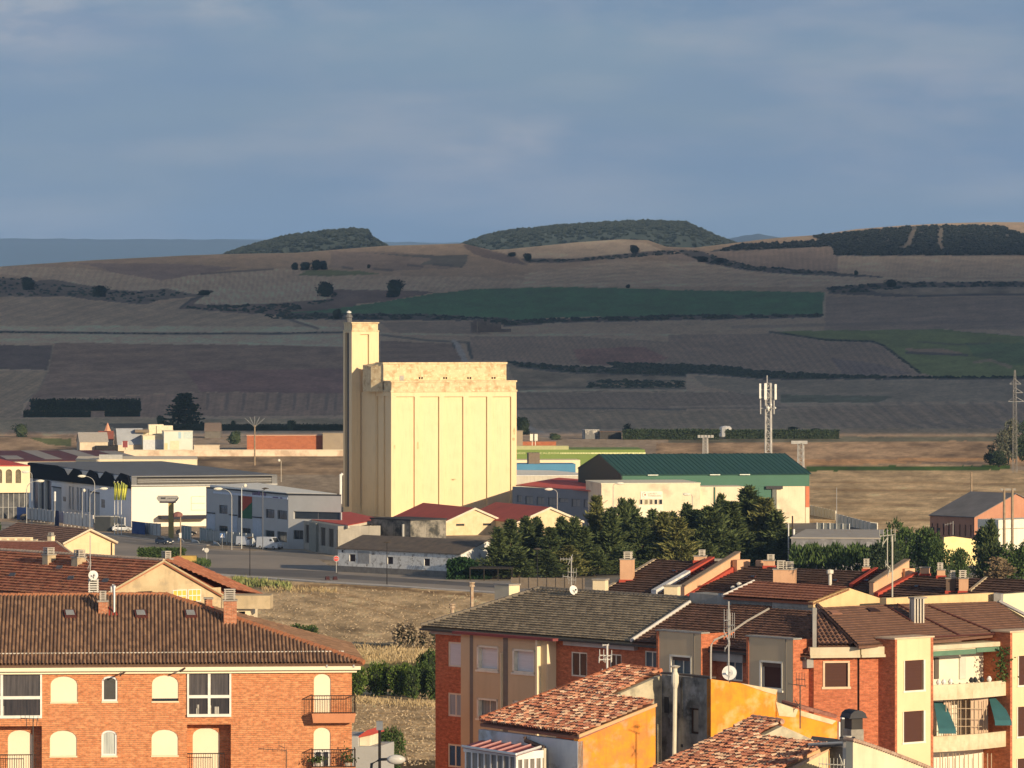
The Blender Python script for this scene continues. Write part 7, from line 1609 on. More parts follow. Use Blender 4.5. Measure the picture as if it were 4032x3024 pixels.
def tchim(root,f,x0,x1,yt,yb,cws,mat=peach,n=4):
    P_ = kk(f,(x0+x1)/2,yb);w_ = wl(f,x0,yb,12,P_.y);t1 = w_.hit(f,x1,yb)[0];z1 = w_.hit(f,x0,yt)[1];zb = w_.hit(f,x0,yb)[1]
    b = blk(root,'chimney',mat,w_,0,t1,-t1*.8,0,zb-1.5,z1);blk(b,'flashing',redf,w_,-.05,t1+.05,-t1,.05,zb-1.5,zb+.15);blk(b,'chimney_slab',conc,w_,-.04,t1+.04,-t1*.84,.04,z1,z1+.06)
    for (a,c,y2) in cws:
        a_,c_ = w_.hit(f,a,yt)[0],w_.hit(f,c,yt)[0];cowl(b,w_,a_,c_,-(c_-a_)*.9,-.02,z1+.06,w_.hit(f,a,y2)[1],n,M('bright cowl',(.62,.56,.46)))
def tskylight(root,f,x,y,s_=24):
    c = [kk(f,x+dx,y+dy)+rT.nrm*.12 for dx,dy in ((-s_,6),(s_*.5,9),(s_,-6),(-s_*.5,-8))];mm = MB();mm.hexa([p-rT.nrm*.1 for p in c],c);f_ = mm.build('roof_window',M('dark red frame',(.10,.03,.025)),root)
    ce = sum(c,Vector())/4;c2 = [ce+(p-ce)*.7+rT.nrm*.01 for p in c];mm = MB();mm.hexa(c2,[p+rT.nrm*.02 for p in c2]);mm.build('pane',glass,f_)
o,_ = terrace('leftmost brown roofed terraced house with a beige verge and tall chimney',[(752,706),(1132,728),(1555,486),(1145,474)],'K')
party(o,'K',(752,706),(1145,474),.12,.3,M('beige verge',(.50,.40,.27)),'verge');tchim(o,'K',905,998,468,630,[(930,988,410)]);tskylight(o,'K',1300,562)
b_ = party(o,'K',(1132,728),(1380,586),.35,.45,M('flaking white coping',(.72,.72,.70),c2=(.45,.44,.42),scale=2));party(o,'K',(1380,586),(1555,486),.35,.45,redf)
o,_ = terrace('narrow brown roofed terraced house between the red beam and the peach parapet',[(1160,735),(1345,740),(1748,492),(1570,488)],'K')
party(o,'K',(1345,740),(1748,492),.65,.35,peach,top=M('weathered coping',(.30,.22,.15)));party(o,'K',(1375,742),(1775,496),.12,.25,redf,'flashing');tskylight(o,'K',1510,552)
tchim(o,'K',1442,1525,445,490,[(1475,1520,396)]);P_ = kk('K',1500,478)
w_ = wl('K',1505,472,10,P_.y);blk(o,'ridge_wall',conc,w_,0,w_.hit('K',1750,470)[0],-.4,0,P_.z-1.5,P_.z+.15)
w_ = wl('K',1755,545,-30,kk('K',1755,540).y);z1,z0 = w_.hit('K',1755,470)[1],w_.hit('K',1755,545)[1];t1 = w_.hit('K',1850,500)[0];blk(o,'ridge_wall',peach,w_,0,t1,-.5,0,z0-1,z1)
o,_ = terrace('brown roofed terraced house with the wide twin cowled chimney',[(600,447),(1420,470),(1760,275),(1078,240)],'G4')
tchim(o,'G4',1246,1393,258,432,[(1272,1325,192),(1332,1385,200)]);tchim(o,'G4',1178,1250,195,246,[(1203,1250,149)]);tskylight(o,'G4',1105,318)
w_ = wl('G4',1122,238,5,kk('G4',1122,240).y+.3);blk(o,'ridge_wall',peach,w_,0,w_.hit('G4',1176,230)[0],-.5,0,w_.hit('G4',1122,240)[1]-1,w_.hit('G4',1122,192)[1])
o,_ = terrace('brown roofed terraced house right of the twin cowled chimney',[(60,450),(540,470),(700,345),(190,330)],'G5')
tskylight(o,'G5',440,412);party(o,'G5',(530,452),(700,340),.25,.3,redf);mm = MB();b_ = kk('G5',403,440);mm.lathe(b_,[(.1,-.2),(.1,.7),(.2,.75),(.2,.95),(.02,1.0)],8);mm.build('vent_pipe',M('white pvc',(.7,.66,.56)),o)
o,_ = terrace('brown roofed terraced house under the roof aerial, between two red flashings',[(550,472),(665,490),(895,335),(705,335)],'G5')
party(o,'G5',(665,492),(905,338),.65,.35,peach,top=M('weathered coping',(.30,.22,.15)));party(o,'G5',(700,500),(968,362),.15,.3,redf,'flashing');tskylight(o,'G5',650,412)
tchim(o,'G5',622,665,312,340,[(626,662,256)])
w_ = wl('G5',905,380,-30,kk('G5',905,370).y);blk(o,'ridge_wall',peach,w_,0,w_.hit('G5',972,350)[0],-.4,0,w_.hit('G5',905,400)[1],w_.hit('G5',905,322)[1])
o,_ = terrace('brown roofed terraced house with the pair of chimneys at the right',[(740,515),(1330,500),(1440,392),(975,372)],'G5')
tskylight(o,'G5',985,452);tchim(o,'G5',1006,1066,318,372,[]);tchim(o,'G5',1120,1170,333,385,[(1121,1158,282)]);tchim(o,'G5',1266,1325,390,488,[(1267,1314,333)]);tchim(o,'G5',1180,1240,390,488,[(1208,1240,335)],M('shaded brown render',(.16,.11,.08)))
party(o,'G5',(1330,480),(1440,392),.15,.2,M('beige verge',(.50,.40,.27)),'verge')
o,_ = terrace('last brown roofed terraced house running out of the photo on the right',[(1335,505),(1900,540),(1950,415),(1445,392)],'G5')
# ---------------------------------------------------------------- old houses at the front
oldt = ((.46,.19,.11),(.54,.27,.16),(.28,.11,.07),(.62,.42,.28),(.38,.14,.085),(.48,.22,.13),(.58,.40,.27),(.33,.15,.10))
ochre = M('ochre paint',(.78,.28,.022),c2=(.56,.21,.05),scale=1.3,mixlo=.4,mixhi=.6,c3=(.50,.33,.20),s3=.55,bump=.4,bscale=3,stain=.35)
ochre2 = M('ochre paint clean',(.80,.29,.02),c2=(.64,.22,.025),scale=1.1,mixlo=.42,mixhi=.62,c3=(.64,.42,.18),s3=.45,bump=.4,bscale=3,stain=.25)
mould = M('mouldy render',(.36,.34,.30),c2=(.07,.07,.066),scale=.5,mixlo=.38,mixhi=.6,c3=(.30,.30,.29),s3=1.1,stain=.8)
limew = M('flaking whitewash',(.60,.62,.63),c2=(.50,.52,.54),scale=.7,c3=(.30,.27,.23),s3=.55,stain=.2)
greyp = M('grey green old plaster',(.52,.46,.32),c2=(.38,.34,.24),scale=.9,mixlo=.4,mixhi=.62,c3=(.30,.27,.20),s3=1.4,stain=.3)
def oldroof(root,pts,seed):return roof(root,pts,'barrel',.20,.30,.11,oldt,.22,seed,5,tj=.06)
wA = wl('G3',490,1345,55,218);tA = span(wA,'G3',1256,1420);zA = wA.hit('G3',700,1362)[1]
wB = Wall(wA.at(tA).x,wA.at(tA).y,-35);rO = RoofPlane(wA,zA+.05,.30,.25);ro_ = lambda x,y,f='G3':rO.h(f,x,y)
z0h = land(0,215)
o = thing('ochre_house','old house with patchy clay tiles, white front and ochre side wall','house',base(wA,3,z0h))
tB = span(wB,'G3',1872,1300);zB1 = wB.hit('G3',1868,1165)[1]
mm = MB();mm.prism([wA.p(-.2,12),wA.p(tA,12),wA.p(tA,zA-.1),wA.p(-.2,zA-.1)],-wA.n*.3);mm.build('front_wall',limew,o)
mm = MB();P = wB.p;zc_ = wB.hit('G3',1262,1405)[1];mm.prism([P(.02,12),P(tB,12),P(tB,zB1),P(tB*.5,(zB1+zc_)/2+.0),P(.02,zc_-.05)],-wB.n*.3);mm.build('side_wall',ochre,o)
mm = MB();mm.prism([P(.0,zc_-.06),P(tB,zB1-.02),P(tB,zB1+.12),P(0,zc_+.08)],wB.n*.12);mm.build('verge',M('mortar verge',(.60,.36,.16),c2=(.5,.33,.2),scale=3),o)
oldroof(o,[ro_(480,1300),ro_(1620,866),ro_(1915,905),ro_(1520,1098)],1);oldroof(o,[ro_(480,1305),ro_(1520,1098),ro_(1872,1148),ro_(1262,1408)],2)
cap_line(o,[ro_(488,1288)+up*.1,ro_(1620,862)+up*.1],.14,M('orange verge tile',(.50,.17,.08),c2=(.40,.13,.06),scale=4));cap_line(o,[ro_(1620,868)+up*.1,ro_(1915,903)+up*.1],.12,M('orange verge tile',(.5,.17,.08)))
# triangular plaster wall above the lower roof, and the tall mouldy wall
pc = ro_(1520,1098);pe = ro_(1872,1150);wCx = Wall(pc.x,pc.y,-35)
tri = [wCx.p(*wCx.hit('G3',x,y)) for x,y in ((1520,1098),(1918,925),(1918,1175),(1872,1158))]
# wall thickness runs back from the visible face
mm = MB();lowr = wCx.p(*wCx.hit('G3',1918,1700));lowl = wCx.p(*wCx.hit('G3',1872,1700));mm.prism([tri[0],tri[3],lowl,lowr,tri[1]],-wCx.n*.35);mm.build('upper_wall',greyp,o)
tD = wCx.hit('G3',1920,1100)[0];wD = Wall(wCx.at(tD).x,wCx.at(tD).y,55);tE = span(wD,'G4',806,1300)
zD0,zD1 = wD.hit('G4',465,1003)[1],wD.hit('G4',800,1026)[1]
o2 = thing('mouldy_house','tall old house with black mouldy wall and bright ochre flank','house',base(wD,2,z0h))
hn = rect(wD,'G4',652,1232,718,1422)
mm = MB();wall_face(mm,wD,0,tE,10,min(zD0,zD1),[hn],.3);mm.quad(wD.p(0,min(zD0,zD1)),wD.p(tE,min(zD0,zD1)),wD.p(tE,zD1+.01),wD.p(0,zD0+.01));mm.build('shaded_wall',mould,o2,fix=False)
window(o2,wD,hn,M('brown wood',(.09,.05,.03)),M('pale shutter panel',(.36,.31,.24)),.09,-.2,0)
blk(o2,'coping',M('dark coping',(.10,.075,.06)),wD,0,tE,-.3,.06,max(zD0,zD1),max(zD0,zD1)+.08)
wE = Wall(wD.at(tE).x,wD.at(tE).y,-35);ey = lambda x,y,f='G4':wE.p(*wE.hit(f,x,y))
mm = MB();top = [(806,1030),(1010,1058),(1275,1105),(1262,1190),(1400,1238),(1560,1290),(1700,1325),(1712,1452)]
pts = [ey(*q) for q in top];ptb = [Vector((p.x,p.y,10)) for p in pts]
for i in range(len(pts)-1):mm.hexa([ptb[i],ptb[i+1],ptb[i+1]-wE.n*.3,ptb[i]-wE.n*.3],[pts[i],pts[i+1],pts[i+1]-wE.n*.3,pts[i]-wE.n*.3])
mm.build('ochre_wall',ochre2,o2)
mm = MB();
for (a,b,c,d) in (((1010,1058),(1275,1105),(1262,1140),(1180,1118)),((1262,1190),(1420,1245),(1400,1300),(1285,1290)),((1430,1250),(1690,1325),(1660,1350),(1440,1290))):mm.prism([ey(*q)+wE.n*.005 for q in (a,b,c,d)],wE.n*.03)
mm.build('plaster_patch',M('bare plaster',(.66,.54,.36),c2=(.54,.40,.22),scale=1.5,stain=.3),o2)
mm = MB();mm.prism([ey(*q)+wE.n*.01 for q in ((1700,1330),(1735,1345),(1735,1460),(1700,1455))],wE.n*.12);mm.build('white_edge',whitep,o2)
mm = MB();q = random.Random(6);line_ = [ey(1430,1240),ey(1700,1312)]
for k in range(22):a = line_[0].lerp(line_[1],k/22);mm.tube([a+up*.1,a-wE.n*1.2+up*.25],.09,6)
mm.build('tile_edge',M('dark old tiles',(.20,.07,.05),c2=(.34,.17,.12),scale=3),o2)
# plastic flue on the mouldy wall
b0 = wD.p(*wD.hit('G4',545,1640,.25),.25);b1 = wD.p(*wD.hit('G4',553,1100,.25),.25);b2 = wD.p(*wD.hit('G4',563,940,.25),.25)
mm = MB();mm.tube([b0,b1,Vector((b1.x,b1.y,b2.z))],.10,8);mm.lathe((b1.x,b1.y,b2.z-1.0),[(.11,0),(.18,.25),(.18,.6),(.1,.75),(.1,.9),(.26,1.0),(.02,1.05)],10)
tag(mm.build('flue_pipe',M('yellowed white pipe',(.66,.62,.50),c2=(.58,.53,.42),scale=2),None),'tall white flue pipe with a cap fixed to the mouldy dark wall','pipe')
mm = MB();mm.tube([wD.p(*wD.hit('G4',592,1010,.1),.1),wD.p(*wD.hit('G4',594,1300,.1),.1)],.05,6);mm.build('cable_pipe',metal_d,o2)
for (x0,y0,x1,y1) in ((480,1155,508,1270),(596,1490,608,1512)):r = rect(wD,'G4',x0,y0,x1,y1);blk(o2,'recess',metal_d,wD,r[0],r[1],0,.03,r[2],r[3])
# lower right old house
r2_ = None;w3 = wl('G4',430,1660,55,196);z3 = w3.hit('G4',430,1660)[1];r3 = RoofPlane(w3,z3,.30,0);h3 = lambda x,y,f='G4':r3.h(f,x,y)
o3 = thing('tiled_house','old tiled house in front with broken pale clay tiles and plaster gable','house',(w3.o.x+4,w3.o.y,z0h))
oldroof(o3,[h3(300,1730),h3(1100,1322),h3(1312,1350),h3(1130,1450)],5);oldroof(o3,[h3(300,1735),h3(1130,1450),h3(1642,1508),h3(1180,1760)],6)
cap_line(o3,[h3(1100,1320)+up*.1,h3(1312,1348)+up*.1],.13,M('old ridge tile',(.26,.10,.07),c2=(.5,.35,.25),scale=3))
pc = h3(1130,1450);w4 = Wall(pc.x,pc.y,-35);v4 = lambda x,y,f='G4':w4.p(*w4.hit(f,x,y))
mm = MB();mm.prism([v4(1130,1452),v4(1500,1494),v4(1520,1455),v4(1420,1410),v4(1312,1362)],-w4.n*.35);mm.build('upper_wall',greyp,o3)
pe = h3(1642,1508);w5 = Wall(pe.x,pe.y,-35);v5 = lambda x,y,f='G4':w5.p(*w5.hit(f,x,y))
pf = h3(1300,1690);w5 = Wall(pe.x,pe.y,-35);mm = MB();a5 = w5.hit('G4',1330,1680);a6 = w5.hit('G4',1642,1520)
mm.prism([w5.p(*a5),w5.p(a5[0],10),w5.p(a6[0],10),w5.p(*a6)],-w5.n*.3);mm.build('gable_wall',M('sunlit old cream wall',(.74,.60,.36),c2=(.62,.50,.30),scale=.7,stain=.3),o3)
mm = MB();mm.prism([w5.p(*a5)+up*.02,w5.p(*a6)+up*.02,w5.p(*a6)+up*.22,w5.p(*a5)+up*.22],w5.n*.1);mm.build('verge',M('mortar verge',(.6,.36,.16)),o3)
w6 = wl('G4',1645,1520,55,pe.y);t1 = w6.hit('G4',1765,1560)[0];z1 = w6.hit('G4',1645,1502)[1]
o4 = thing('grey_lean_to','small grey lean-to with slate roof beside the light coloured pole','outbuilding',(w6.o.x,w6.o.y,z0h));blk(o4,'wall',mould,w6,0,t1,-1,0,10,z1)
mm = MB();A_ = [PT('G4',x,y,pe.y+d) for x,y,d in ((1498,1492,0),(1752,1482,-1.5),(1700,1452,1.5),(1520,1432,3))];mm.hexa([p-up*.12 for p in A_],A_);mm.build('roof',M('slate',(.05,.05,.05),c2=(.12,.11,.10),scale=4,bump=.5),o4);mm = MB();mm.tube([A_[0]+up*.0,A_[1]+up*.02],.06,6);mm.build('gutter',M('pale gutter',(.5,.5,.46)),o4)
p0_ = PT('G4',1773,1700,190);p1_ = PT('G4',1771,1432,190);mm = MB();mm.tube([p0_-up*3,p1_],.19,9);pz = thing('drain_column','thick pale pipe column rising between the two tiled houses','pipe',(p0_.x,p0_.y,10));mm.build('pipe',M('pale grey pipe',(.55,.50,.42),c2=(.42,.38,.32),scale=2,stain=.4),pz);mm = MB();mm.box((p1_.x,p1_.y),.6,.5,p1_.z-.2,p1_.z-.05);mm.build('bracket',metal_d,pz)
# gable at the bottom right
w7 = wl('G5',556,1482,-38,188);P7 = lambda x,y:w7.p(*w7.hit('G5',x,y));o5 = thing('plaster_gable','cream plaster gable wall at the bottom right corner','house',(w7.o.x,w7.o.y,z0h))
L7 = [(556,1484),(700,1525),(850,1578),(960,1625),(1080,1672)];mm = MB()
for a,b in zip(L7,L7[1:]):A_,B_ = P7(*a),P7(*b);mm.hexa([Vector((A_.x,A_.y,10)),Vector((B_.x,B_.y,10)),Vector((B_.x,B_.y,10))-w7.n*.4,Vector((A_.x,A_.y,10))-w7.n*.4],[A_,B_,B_-w7.n*.4,A_-w7.n*.4])
mm.build('wall',M('pale cream old render',(.72,.62,.42),c2=(.62,.53,.35),scale=.8,stain=.35),o5)
mm = MB();q = random.Random(9)
for k in range(34):a = P7(556+(1080-556)*k/33,1476+(1668-1476)*(k/33)**1.12);mm.tube([a+w7.n*.1+up*.03,a-w7.n*.5+up*.06],.075,6)
mm.build('tile_coping',M('weathered tile coping',(.30,.18,.12),c2=(.45,.33,.24),scale=4),o5)
# dark hooded chimney and white post left of it
wq = wl('G5',545,1480,-20,205);t1 = wq.hit('G5',628,1400)[0];z0,zm,z1 = [wq.hit('G5',600,y)[1] for y in (1482,1400,1325)]
o6 = thing('hooded_chimney','chimney with a dark arched hood against the red brick','chimney',base(wq,0,z0-3));blk(o6,'stack',M('grey old block',(.34,.31,.25),c2=(.2,.18,.15),scale=2),wq,0,t1,-.8,0,z0-3,zm);blk(o6,'hood',M('dark flue',(.03,.03,.03)),wq,.03,t1-.03,-.77,-.03,zm,z1)
mm = MB();mm.prism([wq.p(-.15,z1,.1),wq.p(t1+.15,z1,.1)]+[wq.p(t,z,.1) for t,z in arc(-.1,t1+.1,z1+.35,.3,6)],-wq.n*1.0);mm.build('hood_cap',metal_d,o6)
wq = wl('G5',484,1465,-20,207);t1 = wq.hit('G5',530,1400)[0];z0,z1 = wq.hit('G5',500,1480)[1],wq.hit('G5',500,1312)[1];o7 = thing('white_door_frame','narrow white framed opening left of the hooded chimney','door frame',base(wq,0,z0));blk(o7,'frame',whitep,wq,t1*.68,t1,-.2,0,z0,z1);blk(o7,'frame',whitep,wq,0,t1*.68,-.2,0,z1-.12,z1);blk(o7,'opening',metal_d,wq,0,t1*.68,-.2,-.1,z0,z1-.12)
# conservatory
wK = wl('G3',372,1512,50,214);tK = span(wK,'G3',770,1550);zK = wK.hit('G3',560,1530)[1];wK2 = Wall(wK.at(tK).x,wK.at(tK).y,-40);tK2 = span(wK2,'G3',965,1530)
o = thing('conservatory','white framed glass conservatory with maroon ribbed roof','conservatory',base(wK,1,15));mm = MB()
for k in range(9):a = tK*k/8;wbox(mm,wK,a-.04,a+.05,15,zK,-.06,.04)
wbox(mm,wK,-.1,tK+.05,zK-.1,zK+.12,-.1,.07);wbox(mm,wK,0,tK,zK-2.2,zK-2.08,-.05,.035)
for k in range(5):a = tK2*k/4;wbox(mm,wK2,a-.05,a+.06,15,zK,-.06,.04)
wbox(mm,wK2,0,tK2+.1,zK-.22,zK+.12,-.1,.07);mm.build('frame',whitep,o)
blk(o,'pane',M('conservatory glass',(.10,.09,.08),c2=(.30,.27,.22),stretch=(3,.3,1),scale=1,rough=.2,spec=.5),wK,0,tK,-.04,-.01,15,zK);blk(o,'pane',M('conservatory glass',(.1,.09,.08)),wK2,0,tK2,-.04,-.01,15,zK)
R4 = [PT('G3',342,1487,213.6),PT('G3',772,1552,208),PT('G3',962,1492,213),PT('G3',492,1438,218)]
mm = MB();mm.hexa([p-up*.07 for p in R4],R4);rf = mm.build('roof',M('maroon plastic sheet',(.20,.04,.05),c2=(.16,.03,.04),scale=1,rough=.5),o)
mm = MB()
for k in range(1,6):a = R4[0].lerp(R4[1],k/6);b = R4[3].lerp(R4[2],k/6);mm.tube([a+up*.05,b+up*.05],.05,5)
mm.build('roof_rib',M('pink rib',(.62,.32,.30)),rf);mm = MB();mm.tube([R4[0]+up*.02,R4[1]+up*.02],.06,5);mm.tube([R4[1]+up*.02,R4[2]+up*.02],.06,5);mm.build('roof_edge',whitep,o)
mm = MB();pz = [wA.p(*wA.hit('G3',x,y,.15),.15) for x,y in ((840,1410),(845,1440),(975,1492),(990,1500),(990,1700))];mm.tube(pz[:4],.1,7);tag(mm.build('drainpipe',M('rusty drainpipe',(.09,.06,.05)),None),'dark bent drainpipe under the eave of the ochre house','pipe')
mm = MB();mm.tube(pz[3:],.12,7);tag(mm.build('drainpipe',M('beige drainpipe',(.62,.55,.42)),None),'beige vertical drainpipe between conservatory and flaking wall','pipe')
# small grey and white outbuilding beside the left block
wo = wl('G2',1075,1420,14,330);P_ = wo.p;zz = lambda x,y:wo.hit('G2',x,y);o = thing('grey_outbuilding','small grey outbuilding with white dormer box beside the left brick block','outbuilding',base(wo,0,land(0,330)))
mm = MB();t1 = zz(1290,1500)[0];mm.prism([P_(-3,5),P_(t1,5),P_(t1,zz(1290,1488)[1]),P_(zz(1125,1490)[0],zz(1125,1488)[1]),P_(zz(1125,1400)[0],zz(1125,1408)[1]),P_(-3,zz(1075,1415)[1])],-wo.n*4);mm.build('wall',M('pale grey wall',(.40,.40,.39),c2=(.36,.36,.35),scale=.6),o)
r = rect(wo,'G2',1128,1405,1206,1488);wbox(MB(),wo,r[0],r[1],r[2],r[3],-3,-.4).build('dormer',M('ivory wall',(.80,.72,.52)),o);mm = MB();mm.prism([P_(r[0]-.3,r[3]-.2,-.2),P_(r[1]+.3,r[3]+.1,-.2),P_(r[0]+.6,r[3]+.4,-.2)],-wo.n*3);mm.build('roof',M('red sheet roof',(.34,.06,.045)),o)
# ================================================================ small far buildings and walls
def shed(name,label,cat,f,x,y,ang,D_,x1,ytop,dep,mat,rmat=None,rise=0,mode=None,group=None):
    w_ = wl(f,x,y,ang,D_);z0 = land(w_.o.x,w_.o.y)-.3;t1 = w_.hit(f,x1,y)[0];ze = w_.hit(f,x,ytop)[1];o = thing(name,label,cat,base(w_,0,z0),group)
    if mode:gable_walls(o,w_,0,t1,dep,z0,ze,ze+rise,mode,mat);gable_roof(o,w_,0,t1,dep,ze,ze+rise,mode,rmat,.25)
    else:blk(o,'wall',mat,w_,0,t1,-dep,0,z0,ze);blk(o,'roof',rmat or mat,w_,-.15,t1+.15,-dep-.15,.15,ze,ze+.25)
    return o,w_,t1,ze
Dsh = 1745
wc_ = M('weathered cream block',(.72,.62,.46),c2=(.55,.46,.34),scale=.2,stain=.5);met = M('light metal sheet',(.42,.44,.46),c2=(.34,.36,.38),scale=.3)
shed('shed','weathered shed with dark left face and stained cream front','shed','A',695,385,-12,Dsh,940,308,9,wc_,M('grey fibre roof',(.40,.37,.33)),3.2,'u')
o,*_ = shed('shed','small shed behind with bluish metal roof','shed','A',778,380,-5,Dsh+30,862,275,5,met,met)
o,w_,t1,ze = shed('shed','small red roofed shed with a little orange finial','shed','A',862,380,-5,Dsh+20,985,290,9,wc_,M('dull red tile',(.30,.10,.07)),3,'u')
mm = MB();mm.lathe(w_.p(w_.hit('A',938,260)[0],ze+3.1,-4.5),[(1.4,0),(1.0,.8),(.1,3)],6);mm.build('finial',M('orange finial',(.72,.36,.22)),o)
o,w_,t1,ze = shed('shed','long shed with dark doorway and sloping grey roof','shed','A',1028,385,-10,Dsh,1250,330,12,wc_,met,5.5,'u');blk(o,'doorway',M('black opening',(.02,.018,.016)),w_,-8,-.3,-8,-.2,-.3,ze-.5)
o,w_,t1,ze = shed('farm_building','stepped cream building with pale lower half','building','A',1245,383,-8,Dsh-4,1430,258,12,M('ivory wall',(.80,.72,.52)));blk(o,'painted_base',M('pale blue paint',(.62,.66,.68)),w_,.05,t1-.05,0,.06,.5,ze*.75)
for (x0,x1,y1,y0) in ((1245,1510,205,258),(1365,1505,168,205),(1295,1425,158,180)):w2 = wl('A',x0,383,-8,Dsh+6);a,b = 0,w2.hit('A',x1,300)[0];blk(o,'upper_block',M('ivory wall',(.80,.72,.52)),w2,a,b,-6,0,w2.hit('A',x0,y0)[1]-3,w2.hit('A',x0,y1)[1])
w2 = wl('A',1176,383,-8,Dsh+3);blk(o,'canopy_roof',M('brown sheet',(.22,.17,.12)),w2,0,w2.hit('A',1300,300)[0],-4,0,w2.hit('A',1176,228)[1],w2.hit('A',1176,203)[1])
o,w_,t1,ze = shed('farm_building','pale boxy building with pastel blue and yellow patches','building','A',1428,384,-8,Dsh-8,1678,220,10,M('chalky white wall',(.72,.72,.64),c2=(.66,.66,.56),scale=.2),M('cream trim',(.76,.70,.55)))
for (a,b,c,d,col_) in ((1432,320,1460,384,(.72,.62,.36)),(1553,224,1580,280,(.42,.60,.68)),(1600,222,1676,282,(.60,.70,.66)),(1480,300,1560,384,(.74,.70,.48))):r = rect(w_,'A',a,b,c,d);blk(o,'painted_patch',M('patch %.2f' % col_[0],col_),w_,r[0],r[1],0,.05,max(r[2],0),r[3])
# parked white van by the sheds and sign board
w2 = wl('A',1060,385,-10,Dsh-14);r = rect(w2,'A',1062,308,1118,350);o = thing('sign_board','small cream sign board with a dark red emblem beside the sheds','sign',base(w2,0));blk(o,'board',whitep,w2,r[0],r[1],-.1,0,r[2],r[3]);c = ((r[0]+r[1])/2,(r[2]+r[3])/2);blk(o,'emblem',M('dark red emblem',(.25,.06,.06)),w2,c[0]-.9,c[0]+.9,0,.05,c[1]-1.2,c[1]+1.2);blk(o,'post',metal_d,w2,c[0]-.1,c[0]+.1,-.1,0,0,r[2])
shed('hut','small grey hut with a pyramid roof before the dark hedge','hut','B',235,276,0,None,370,212,8,M('grey boards',(.20,.18,.15),c2=(.14,.13,.11),scale=.5),M('dull tile',(.24,.18,.14)),3,'u')
o,w_,t1,ze = shed('brick_hangar','long orange brick wall building left of the silo','warehouse','B',602,374,-3,1758,1262,256,14,brick_mat('far brick',(.50,.17,.08),(.40,.13,.06),(.42,.2,.12),row=.5,width=1.2,mort=.04),M('pale coping',(.62,.40,.28)))
shed('block_building','grey block building at the right end of the orange brick one','warehouse','B',1263,376,-3,1756,1460,238,14,M('grey block',(.34,.28,.20),c2=(.28,.23,.17),scale=.2),M('grey block',(.34,.28,.2)))
shed('block_building','narrow grey block building touching the silo right edge','warehouse','C',1436,1040,-3,1600,1490,920,10,M('grey block',(.34,.28,.20)),M('grey block',(.34,.28,.2)))
shed('brick_building','low red brick building with two floodlights right of the silo','building','D',222,372,-3,1720,530,308,8,MC['far brick'],M('brown coping',(.25,.15,.11)))
o,w_,t1,ze = shed('white_topped_wall','long low wall with sunlit white top across the dry field','wall','A',1080,402,-1,1672,3010,384,.6,M('stained white wall',(.78,.62,.46),c2=(.50,.38,.27),scale=.15,mixlo=.45,mixhi=.6),M('ivory coping',(.80,.72,.55)))
shed('rubble_wall','low broken wall in front of the small grey hut','wall','A',1690,372,-1,1730,1910,342,2,wc_,wc_)
shed('shelter','small dark shelter with white panels at the hedge left end','shelter','D',783,285,-10,None,905,208,6,M('grey panel dark',(.16,.16,.16),c2=(.45,.43,.38),scale=.25,mixlo=.5,mixhi=.55),M('pale edge',(.5,.5,.46)))
shed('shelter','dark open shed right of the shelter with white panels','shed','D',910,286,-4,None,1100,222,6,M('dark boards',(.06,.055,.05)),M('rusty roof',(.14,.09,.07)))
for (f,x,yb,yt,r_,lab) in (('D',2005,205,168,3.2,'small white dome tank rising behind the clipped hedge'),):g = GP(f,x,yb+70);p = PT(f,x,yt,g.y+20);mm = MB();mm.lathe((p.x,p.y,g.z),[(2.6,0),(2.6,(p.z-g.z)*.8),(1.8,(p.z-g.z)*.95),(.2,p.z-g.z)],10);tag(mm.build('water_tank',whitep),lab,'tank')
# stone ruin on the hill, dark gateway posts
g0 = GP('H2',880,805);g1 = GP('H2',1060,800);q = random.Random(4);mm = MB();s_ = .6329/3.9375/FPX*g0.y;o = thing('stone_ruin','ruined stone building standing alone in the hillside fields','ruin',g0);x = 880
while x < 1062:wd = q.uniform(8,22);a = g0.lerp(g1,(x-880)/180);h = (s_*(78 if x < 1000 else 62))*q.uniform(.82,1.08);mm.box((a.x,a.y+q.uniform(0,3)),wd*s_*1.15,9,a.z-1,a.z+h);x += wd
mm.build('wall',M('old stone',(.36,.30,.25),c2=(.24,.20,.17),scale=.2),o);mm = MB();mm.box((g1.x+2,g1.y),14,6,g1.z-1,g1.z+2.5);mm.build('rubble',M('old stone',(.2,.165,.14)),o)
# brick barn, white gate, yellow wall, platform, fences at the right
w_ = wl('E',1887,1118,52,None);w_ = wl('E',1887,1112,52,985);t0 = span(w_,'E',1597,1000);ze = w_.hit('E',1887,975)[1];wr_ = Wall(w_.o.x,w_.o.y,-38)
pinkb = M('pinkish brick wall',(.50,.25,.16),c2=(.44,.21,.13),scale=.3,stain=.2)
o = thing('brick_barn','brick barn with grey sheet roof and narrow windows at the right','barn',base(w_,0));hs = []
for (a,b) in ((1608,1616),(1641,1651),(1680,1690),(1715,1725),(1750,1758),(1788,1796),(1824,1832),(1860,1868)):r = rect(w_,'E',a,965,b,1022);hs.append((r[0],r[1],ze-4,ze-1.6))
mm = MB();wall_face(mm,w_,t0,0,0,ze,hs,.3);t1 = span(wr_,'E',2420,1000);zr_ = wr_.hit('E',2200,887)[1];mm.prism([wr_.p(0,0),wr_.p(t1,0),wr_.p(t1,ze),wr_.p(t1/2,ze+4.5),wr_.p(0,ze)],-wr_.n*.3);mm.build('wall',pinkb,o)
for h in hs:blk(o,'window',glass,w_,h[0],h[1],-.3,-.25,h[2],h[3])
for q_ in ((1600,1038,1626,1066),(1641,1043,1664,1070)):r = rect(w_,'E',*q_);blk(o,'window',glass,w_,r[0],r[1],0,.04,r[2],r[3])
